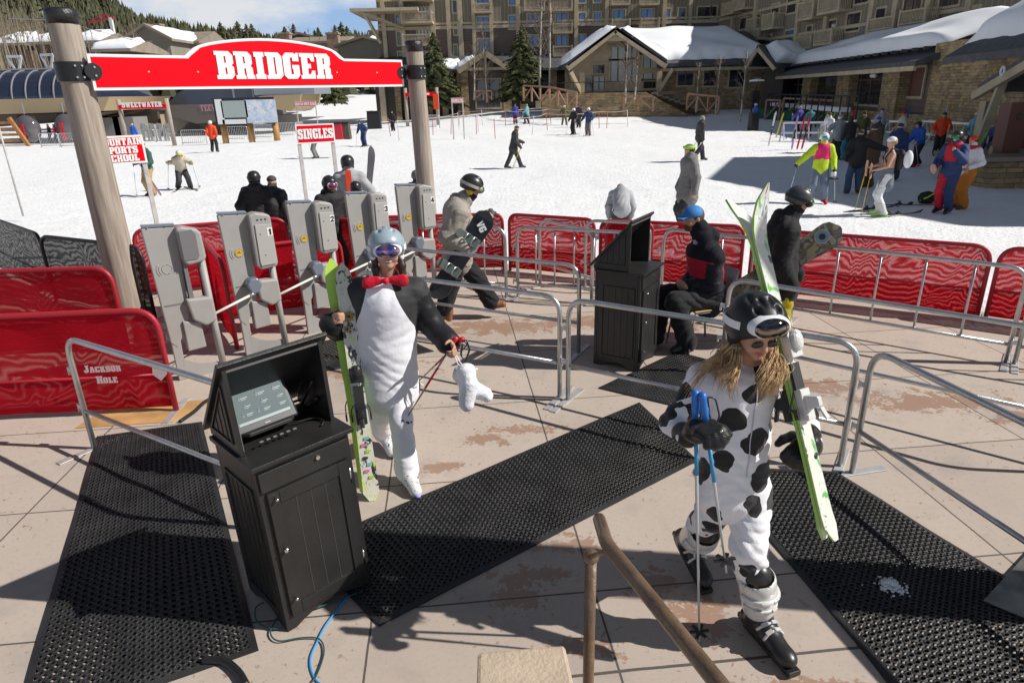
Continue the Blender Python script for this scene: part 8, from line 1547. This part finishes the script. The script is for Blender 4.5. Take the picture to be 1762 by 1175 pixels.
F = [(2 * i, 2 * i + 2, 2 * i + 3, 2 * i + 1) for i in range(n)]; o = meshobj('green_screen_cloth', V, F, m_gcl, smooth=True, at=tuple(a)); tag(o, 'long green wind cloth stretched along the foot of the terrace fence', 'cloth'); so = o.modifiers.new('t', 'SOLIDIFY'); so.thickness = .01
m_pink = M('faded_red_timber', (.36, .22, .16), .8, var=.15, vs=2)
def xfence(p, q, h, label, n, base=None, mat=None):
    r = empty('timber_fence', p, label, 'fence', 'cross-braced timber fences by the buildings'); d = (q - p) / n; w = .14
    mb = MB(); mb.bar(p + up * h, q + up * h, w, w); mb.build('top_rail', mat or m_rust, r)
    for i in range(n + 1): mb = MB(); mb.bar(p + d * i, p + d * i + up * h, w, w, up=norm(d)); mb.build('post', mat or m_rust, r)
    for i in range(n): s_ = i % 2; mb = MB(); mb.bar(p + d * (i + s_) + up * .1, p + d * (i + 1 - s_) + up * (h - .1), w * .7, w * .7); mb.build('brace', mat or m_rust, r)
def AY(px, py, Y): return A(px, py, Y)
xfence(AY(901, 174, 70), AY(945, 178, 66), 1.4, 'cross-braced timber fence left of the terrace, upper run', 3); xfence(AY(946, 178, 66), AY(992, 190, 60), 1.4, 'cross-braced timber fence left of the terrace, lower run', 3)
xfence(AY(1073, 192, 60), AY(1123, 192, 60), 1.2, 'cross-braced timber fence in front of the terrace wall', 2); xfence(AY(1182, 190, 60), AY(1236, 196, 57), 1.3, 'cross-braced timber fence right of the terrace stairs', 3)
xfence(AY(818, 172, 78), AY(846, 172, 78), .9, 'low timber fence before the small hotel porch', 2)
p = snow_at(1312, 200); xfence(snow_at(1345, 207) + up * .2, snow_at(1440, 216) + up * .2, 1.55, 'faded red timber rail fence along the restaurant terrace, left run', 3, mat=m_pink); xfence(snow_at(1448, 216) + up * .2, snow_at(1525, 224) + up * .2, 1.45, 'faded red timber rail fence along the restaurant terrace, right run', 2, mat=m_pink); xfence(snow_at(1316, 205), snow_at(1340, 206), 1.6, 'short faded red timber fence end at the left of the green cloth', 1, mat=m_pink)
t = empty('terrace_railing', sp.P(6, .9, 2), 'dark terrace railing with snow on the sill before the stone restaurant', 'railing'); mb = MB()
for i in range(16): mb.tube([sp.P(4 + i * 1.6, -.3, 2.2), sp.P(4 + i * 1.6, 1.9, 2.2)], .05, 6)
mb.tube([sp.P(4, 1.9, 2.2), sp.P(28, 1.9, 2.2)], .06, 6); mb.build('rail', m_blk, t); mb = MB(); mb.bar(sp.P(4, 1.0, 1.6), sp.P(24, 1.0, 1.6), .7, .3); mb.build('snow_ledge', m_rsnow, t)
# heater and bin by the restaurant
q = AY(1297, 195, 57); h = empty('patio_heater', q - up * .6, 'slim black patio heater with a snowy cap before the side porch', 'heater'); mb = MB(); mb.tube([q - up * .6, q + up * 2.4], .06, 8); mb.box(q + up * .8, (.5, .5, 1.8)); mb.build('post', m_blk, h); mb = MB(); mb.lathe([(.6, 2.4), (.55, 2.5), (.05, 2.6)], q, 14); mb.build('cap', m_rsnow, h)
# ------------------------------------------------------------------ lane poles, distant signs
m_lane = M('lane_pole_red', (.45, .10, .09), .6); m_cord = M('lane_cord', (.6, .55, .55), .7)
def lane_row(pts, label0, hgt=1.35):
    prev = None
    for i, (x, y) in enumerate(pts):
        q = snow_at(x, y); t = q + up * hgt + np.array([random.uniform(-.12, .12), 0, 0]); mb = MB(); mb.tube([q, t], .028, 6); po_ = tag(mb.build('lane_pole', m_lane if i % 2 == 0 else m_cord, smooth=True, at=tuple(q)), ['thin red', 'thin pale'][i % 2] + ' lane pole, ' + nth(i, len(pts)) + ' in the ' + label0, 'pole', 'thin lane poles in the ' + label0)
        if prev is not None: mb = MB(); mb.tube([prev - up * .1, (prev + t) / 2 - up * .16, t - up * .1], .014, 4); mb.build('cord', m_cord, po_)
        prev = t
lane_row([(776, 231), (823, 228), (852, 239), (916, 232), (942, 222), (984, 226), (1031, 221), (1080, 218)], 'front row')
lane_row([(672, 235), (687, 242), (745, 233), (790, 222), (820, 232)], 'left row'); lane_row([(790, 216), (830, 216), (870, 218), (912, 218), (948, 214), (1000, 208), (1044, 216)], 'back row')
def dsign(xl, xr, ytop, ybot, yb, lines, label, size, w=.08, th=.06):
    a = snow_at(xl, yb); b_ = snow_at(xr, yb); zt = A(xl, ytop, a[1])[2]; zb = A(xl, ybot, a[1])[2]; b_[1] = a[1] + .01; b_[0] = A(xr, yb, a[1])[0]; a2 = np.array([a[0], a[1], a[2]]); b2 = np.array([b_[0], a[1], a[2]]); pole_sign(a2, b2, 0, zt, zb, lines, label, size=size, w=w, ext=.0, group='distant lane signs', thick=.03)
dsign(781, 799, 169, 178, 240, ['SINGLES'], 'distant small SINGLES sign on pale poles in the middle of the snow', .22)
dsign(516, 549, 175, 184, 232, ['MOUNTAIN SPORTS SCHOOL'], 'distant long MOUNTAIN SPORTS SCHOOL sign below the big sign', .25)
dsign(194, 216, 184, 192, 238, ['SINGLES'], 'distant SINGLES sign left of the far lift gate', .25)
def arch(xl, xr, yt, yb, ybase, Y, text, label, tsz):
    a = A(xl, ybase, Y); b_ = A(xr, ybase, Y); z0 = float(snowz(a[0], Y)); zt = A((xl + xr) / 2, yt, Y)[2]; zb = A((xl + xr) / 2, yb, Y)[2]; r = empty('distant_lift_sign', (a + b_) / 2 * [1, 1, 0] + up * z0, label, 'sign', 'distant lift signs on timber posts')
    for p in (a, b_): mb = MB(); mb.tube([(p[0], p[1], z0), (p[0], p[1], zt + .2)], .17, 10); mb.build('post', m_wood, r, True)
    W_ = b_[0] - a[0]; o = np.array([a[0], Y - .2, zb]); h = zt - zb
    P_ = [(0, 0), (W_, 0), (W_, h * .6), (W_ * .77, h * .62), (W_ * .68, h), (W_ * .32, h), (W_ * .23, h * .62), (0, h * .6)]; mb = MB(); mb.prism(P_, o, (1, 0, 0), up, (0, .06, 0)); mb.build('board', m_signred, r)
    if text: lettering(text, o + np.array([W_ / 2, -.01, h * .22]), (1, 0, 0), up, tsz, m_signwht, r)
    else: mb = MB(); mb.box(o + np.array([W_ * .62, -.02, h * .35]), (W_ * .3, .02, h * .3)); mb.build('white_panel', m_signwht, r)
arch(219, 300, 175, 187, 246, 56, 'SWEETWATER', 'distant red SWEETWATER sign between timber posts at the far lift', .38); arch(702, 755, 155, 166, 222, 68, None, 'distant red arch sign behind the right timber post', .3)
q = A(750, 175, 67.5); mb = MB(); mb.box(q, (.5, .05, 1.4)); tag(mb.build('orange_banner', c_['orange'], at=tuple(q)), 'narrow orange banner at the distant arch sign', 'banner')
# ------------------------------------------------------------------ barricades far away
def barricade(xl, xr, yb, h, label, n=10, depth=0):
    a = snow_at(xl, yb); b_ = A(xr, yb, a[1]); b_ = np.array([b_[0], a[1] + depth, a[2]]); r = empty('steel_barricade', a, label, 'barricade', 'grey steel barricades at the far lifts'); d = b_ - a
    mb = MB(); mb.tube(rot2([(a + up * .05, 0), (a + up * h, .15), (b_ + up * h, .15), (b_ + up * .05, 0)], 3), .035, 6); mb.tube([a + up * .18, b_ + up * .18], .03, 6); mb.build('frame', m_alu, r, True)
    mb = MB()
    for i in range(1, n): mb.tube([a + d * i / n + up * .18, a + d * i / n + up * h], .018, 4)
    mb.build('bars', m_alu, r)
for i, (a, b_, yb, lb) in enumerate([(72, 104, 255, 'grey steel barricade beside the gondola cabins, leftmost'), (106, 138, 255, 'grey steel barricade with red patches beside the cabins'), (140, 178, 255, 'grey steel barricade behind the thick timber post'), (315, 357, 250, 'grey steel barricade left of the orange jacket'), (392, 428, 243, 'grey steel barricade between the first two map posts'), (440, 475, 240, 'grey steel barricade between the last two map posts'), (480, 512, 236, 'grey steel barricade right of the map board'), (240, 268, 246, 'grey steel barricade under the far lift sign, left'), (270, 298, 246, 'grey steel barricade under the far lift sign, right'), (735, 757, 222, 'grey steel barricade under the distant arch sign')]): barricade(a, b_, yb, 1.15, lb, 12)
for i, (x, lb) in enumerate([(252, 'small far ticket gate, first of four'), (266, 'small far ticket gate, second of four'), (280, 'small far ticket gate, third of four'), (294, 'small far ticket gate, nearest the right post')]):
    q = snow_at(x, 243); mb = MB(); mb.prism([(-.25, 0), (-.15, 0), (-.1, .9), (.15, .9), (.2, 0), (.3, 0), (.32, 1.5), (-.3, 1.6), (-.35, .6)], q, (1, 0, 0), up, (0, .2, 0)); mb.box(q + np.array([.15, -.1, 1.25]), (.35, .2, .5)); tag(mb.build('far_gate', m_gate, at=tuple(q)), lb, 'ticket gate', 'far ticket gates under the distant sign')
# wooden bench-like fence at far left
q = snow_at(40, 252); r = empty('slatted_fence', q, 'brown slatted timber fence at the left edge before the gondola cabins', 'fence'); a = snow_at(-20, 252); 
for z in (.5, 1.0, 1.5, 2.0): mb = MB(); mb.bar((a[0], q[1], q[2] + z), (q[0] - .2, q[1], q[2] + z), .08, .22, mi=0); mb.build('slat', M('orange_timber', (.36, .17, .05), .7), r)
mb = MB(); mb.bar(q - np.array([-.5, 0, 0]), q + np.array([-.6, 0, 2.4]), .25, .3); mb.build('post', MATS['orange_timber'], r)
# trail map board on three logs
a = snow_at(388, 247); Y = a[1]; r = empty('map_board', A(432, 247, Y), 'large trail map board on three orange log posts', 'map board'); m_log = M('orange_log', (.40, .20, .06), .6, var=.2, vs=4)
for x in (389, 434, 477): p = A(x, 245 - (x - 389) * .05, Y); mb = MB(); mb.tube([(p[0], Y, a[2] - .2), (p[0], Y, a[2] + 1.45)], .24, 14); mb.build('log_post', m_log, r, True)
p0 = A(376, 216, Y); p1 = A(479, 216, Y); zt = A(428, 168, Y)[2]; zb = A(428, 213, Y)[2]; cx = (p0[0] + p1[0]) / 2; mb = MB(); mb.box((cx, Y - .3, (zt + zb) / 2), (p1[0] - p0[0], .15, zt - zb)); mb.build('frame', m_blk, r)
m_map = art('snow_map', (.62, .70, .82), ((.80, .81, .84), (.50, .60, .74)), .9, .5)
for x0, x1, y0, y1, m_, nm in ((379, 384, 171, 214, m_signwht, 'side_strip'), (387, 426, 173, 203, M('grey_green_panel', (.38, .45, .42), .3), 'status_panel'), (387, 426, 205, 214, m_signwht, 'lower_strip'), (429, 476, 171, 212, m_map, 'trail_map')):
    q0 = A(x0, y1, Y); q1 = A(x1, y0, Y); mb = MB(); mb.box(((q0[0] + q1[0]) / 2, Y - .385, (q0[2] + q1[2]) / 2), (q1[0] - q0[0], .01, q1[2] - q0[2])); mb.build(nm, m_, r)
# ------------------------------------------------------------------ lift stations
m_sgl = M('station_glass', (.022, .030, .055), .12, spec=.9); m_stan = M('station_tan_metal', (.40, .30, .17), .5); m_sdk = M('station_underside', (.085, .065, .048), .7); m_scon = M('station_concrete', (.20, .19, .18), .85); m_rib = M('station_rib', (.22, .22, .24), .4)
YS = 66.0; sp1 = Plane(A(-60, 180, YS), A(196, 180, YS)); st = empty('lift_station', sp1.P(sp1.L / 2, -.8), 'gondola station with a dark curved glass hood over a tan band at the left', 'lift station'); Ls1 = sp1.L
zt = sp1.uv(60, 120)[1]; zm = sp1.uv(60, 172)[1]; zb = sp1.uv(60, 196)[1]; zc = sp1.uv(60, 213)[1]; uR = sp1.uv(150, 150)[0]
prof = [(0, zm)] + [(-.0 - 2.6 * (1 - math.cos(t)), zm + (zt - zm) * math.sin(t)) for t in np.linspace(.12, math.pi / 2, 9)] + [(-9, zt), (-12, zm)]
mb = MB(); mb.prism([(-p[0], p[1]) for p in prof], sp1.P(0, 0), -sp1.n, up, sp1.u * uR); mb.prism([(0, zm), (0, zm + (zt - zm) * .25), (4, zm + (zt - zm) * .45), (9, zm + .2), (9, zm)], sp1.P(uR + .02, 0), -sp1.n, up, sp1.u * (Ls1 - uR - 1)); mb.build('glass_hood', m_sgl, st, smooth=False)
mb = MB()
for i in range(9):
    u = uR * (i + .5) / 9; mb.tube([sp1.P(u, p[1] + .03, p[0] + .04) for p in prof[:-2]], .07, 5)
mb.tube([sp1.P(0, zt + .1, -2.7), sp1.P(uR, zt + .1, -2.7)], .14, 6); mb.build('ribs', m_rib, st)
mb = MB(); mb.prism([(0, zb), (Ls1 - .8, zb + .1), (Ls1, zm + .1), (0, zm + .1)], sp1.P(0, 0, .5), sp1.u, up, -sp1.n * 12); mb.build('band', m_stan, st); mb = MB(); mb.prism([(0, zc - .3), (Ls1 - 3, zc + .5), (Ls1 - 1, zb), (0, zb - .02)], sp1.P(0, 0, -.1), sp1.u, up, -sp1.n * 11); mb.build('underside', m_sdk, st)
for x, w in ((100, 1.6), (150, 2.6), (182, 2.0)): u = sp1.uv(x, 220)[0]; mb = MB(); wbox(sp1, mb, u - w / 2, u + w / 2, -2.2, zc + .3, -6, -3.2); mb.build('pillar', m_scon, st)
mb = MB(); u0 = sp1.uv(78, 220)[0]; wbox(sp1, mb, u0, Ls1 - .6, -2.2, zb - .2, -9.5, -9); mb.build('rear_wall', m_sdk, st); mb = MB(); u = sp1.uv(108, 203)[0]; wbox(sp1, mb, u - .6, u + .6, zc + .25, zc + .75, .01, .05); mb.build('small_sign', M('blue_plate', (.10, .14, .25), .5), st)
def cabin(px, py, lab, h=2.3):
    q = snow_at(px, py) + np.array([0, 0, .25]); r = empty('gondola_cabin', q, lab, 'gondola cabin', 'gondola cabins under the station'); w = 1.05
    for s_ in (-1, 1): mb = MB(); mb.tube(rot2([(q + np.array([s_ * .8, 0, 0]), 0), (q + np.array([s_ * w, 0, h * .45]), .4), (q + np.array([s_ * .7, 0, h]), .3), (q + np.array([0, 0, h + .1]), 0)], 4), .06, 6); mb.build('frame_hoop', m_blk, r, True)
    sd = SDF(); sd.ell(q + up * h * .5, (w, .8, h * .52), None, .1); sobj(sd, 'cabin_glass', M('cabin_glass', (.10, .09, .10), .1, spec=.9), r, .12); mb = MB(); mb.box(q + np.array([0, -.8, h * .35]), (.28, .1, h * .7)); mb.build('red_door', m_redvinyl, r); mb = MB(); mb.tube([q + up * h, q + up * (h + 1.0)], .06, 6); mb.build('hanger', m_rib, r)
cabin(56, 250, 'gondola cabin with a red door under the station, left'); cabin(122, 246, 'gondola cabin under the station, right of the first'); cabin(180, 240, 'red-framed gondola cabin close to the thick timber post')
for px, lb, cl2 in ((90, 'person with red skis waiting at the gondola cabins', 'dark'), (100, 'person in red waiting at the gondola cabins', 'red'), (167, 'person with a yellow jacket at the cabins by the timber post', 'yellow')): far(px, 247, 1.7, 200, lb, jacket=cl2, trousers='dark', hat='charcoal', cell=.035)
# second station
YT = 74.0; s2 = Plane(A(288, 190, YT), A(548, 190, YT)); st = empty('lift_station', s2.P(s2.L / 2, -.8), 'dark curved lift station with pinkish lettering behind the map board', 'lift station'); zt = s2.uv(400, 150)[1]; zm = s2.uv(330, 180)[1]; zb = s2.uv(330, 208)[1]
mb = MB(); P_ = [(0, zm), (.5, zt - 1.3), (1.6, zt - .4), (3.5, zt + .2), (s2.L * .62, zt + .4), (s2.L * .62, zm)]; mb.prism(P_, s2.P(0, 0, .3), s2.u, up, -s2.n * 9); mb.build('glass_hood', m_sgl, st)
mb = MB(); P_ = [(.2, zm), (s2.L * .62, zm), (s2.L * .62, zb + .2), (3, zb - .3), (.0, zb + .8)]; mb.prism(P_, s2.P(0, 0, .6), s2.u, up, -s2.n * 9); mb.build('panel', M('station_brown', (.13, .11, .10), .6), st)
u0 = s2.uv(455, 190)[0]; u1 = s2.uv(522, 190)[0]; u2 = s2.uv(547, 190)[0]; z1 = s2.uv(500, 163)[1]; z2 = s2.uv(500, 190)[1]
mb = MB(); mb.prism([(u0, z2 + .4), (u1 - 1, z2 - .1), (u1, z2 + .6), (u1 + .3, z1), (u0, z1 - .1)], s2.P(0, 0, 1.2), s2.u, up, -s2.n * 8); mb.build('end_cap', m_stan, st); mb = MB(); wbox(s2, mb, u0 - .5, u1 + 1.6, z1, z1 + 1.0, -6, .9); mb.build('end_glass', M('pale_station_glass', (.25, .28, .32), .2), st)
mb = MB()
for x in (402, 436, 470): u = s2.uv(x, 150)[0]; wbox(s2, mb, u - .08, u + .08, zm, zt + .6, .31, .4)
mb.build('ribs', m_rib, st)
u = s2.uv(361, 187)[0]; lettering('TEEWINOT', s2.P(u + .9, s2.uv(361, 191)[1], .66), s2.u, up, .62, M('faded_pink_letters', (.42, .22, .24), .6), st, wscale=.85)
for x in (345, 478): u = s2.uv(x, 215)[0]; mb = MB(); wbox(s2, mb, u - 1.2, u + 1.2, -2, zb + .3, -5, -2.5); mb.build('pillar', m_scon, st)
mb = MB(); wbox(s2, mb, -6, s2.L * .3, -2, zb + 1, -9.6, -9.2); mb.build('rear_wall', m_scon, st)
# small building between the stations
bp_ = Plane(A(196, 215, 80), A(262, 215, 80)); b0 = empty('lift_hut', bp_.P(bp_.L / 2, -1), 'small tan lift hut between the two lift stations', 'hut'); mb = MB(); wbox(bp_, mb, 0, bp_.L, -2, bp_.uv(230, 192)[1], -6, 0); mb.build('wall', M('hut_tan', (.36, .28, .19), .8), b0); mb = MB(); wbox(bp_, mb, -.5, bp_.L + .5, bp_.uv(230, 192)[1], bp_.uv(230, 188)[1], -6.5, .6); mb.build('roof', m_slate, b0); window(bp_, b0, (249, 205, 261, 215), m_glassd, 0, tw=.1)
# lift tower frames and cable
for i, (x0, y0, x1, y1, lb) in enumerate([(70, 95, 96, 118, 'white steel lift tower head left of the timber post'), (12, 98, 42, 120, 'white steel lift crossarm at the left edge')]):
    a = A(x0, y0, 78); b_ = A(x1, y1, 78); r = empty('lift_tower', b_, lb, 'lift tower', 'lift tower heads above the station'); mb = MB(); mb.bar(a, (b_[0], 78, a[2]), .25, .25); mb.bar(a, ((a[0] + b_[0]) / 2, 78, b_[2] - .5), .2, .2); mb.bar((b_[0], 78, a[2]), ((a[0] + b_[0]) / 2, 78, b_[2] - .5), .2, .2); mb.build('crossarm', m_rack, r); mb = MB(); mb.tube([((a[0] + b_[0]) / 2, 78, b_[2] - .5), ((a[0] + b_[0]) / 2, 78, 0)], .3, 8); mb.build('mast', m_rack, r)
mb = MB(); mb.tube([A(20, 32, 90), A(96, 35, 78)], .05, 4); mb.tube([A(96, 35, 78), A(250, 75, 75)], .03, 4); tag(mb.build('lift_cable', m_rib, at=tuple(A(20, 32, 90))), 'lift haul cable crossing before the wooded hill', 'cable')
# bins
for px, py, w, h, m_, lb in ((645, 222, 1.3, 1.5, m_blk, 'dark covered bin beside the distant black figure'), (582, 240, .9, 1.1, m_redvinyl, 'red bin with a white emblem right of the SINGLES sign'), (594, 240, .9, 1.1, m_sdk, 'brown bin next to the red one'), (1740 - 445, 225, .6, 1.1, m_blk, 'black bin by the blue jacket at the restaurant')):
    q = snow_at(px, py); sd = empty('litter_bin', q, lb, 'bin'); mb = MB(); mb.box(q + up * h / 2, (w, .7, h), taper=.9); mb.build('body', m_, sd, bevel=.05); mb = MB(); mb.box(q + up * (h + .05), (w * .95, .72, .1)); mb.build('lid', m_blk, sd, bevel=.03)
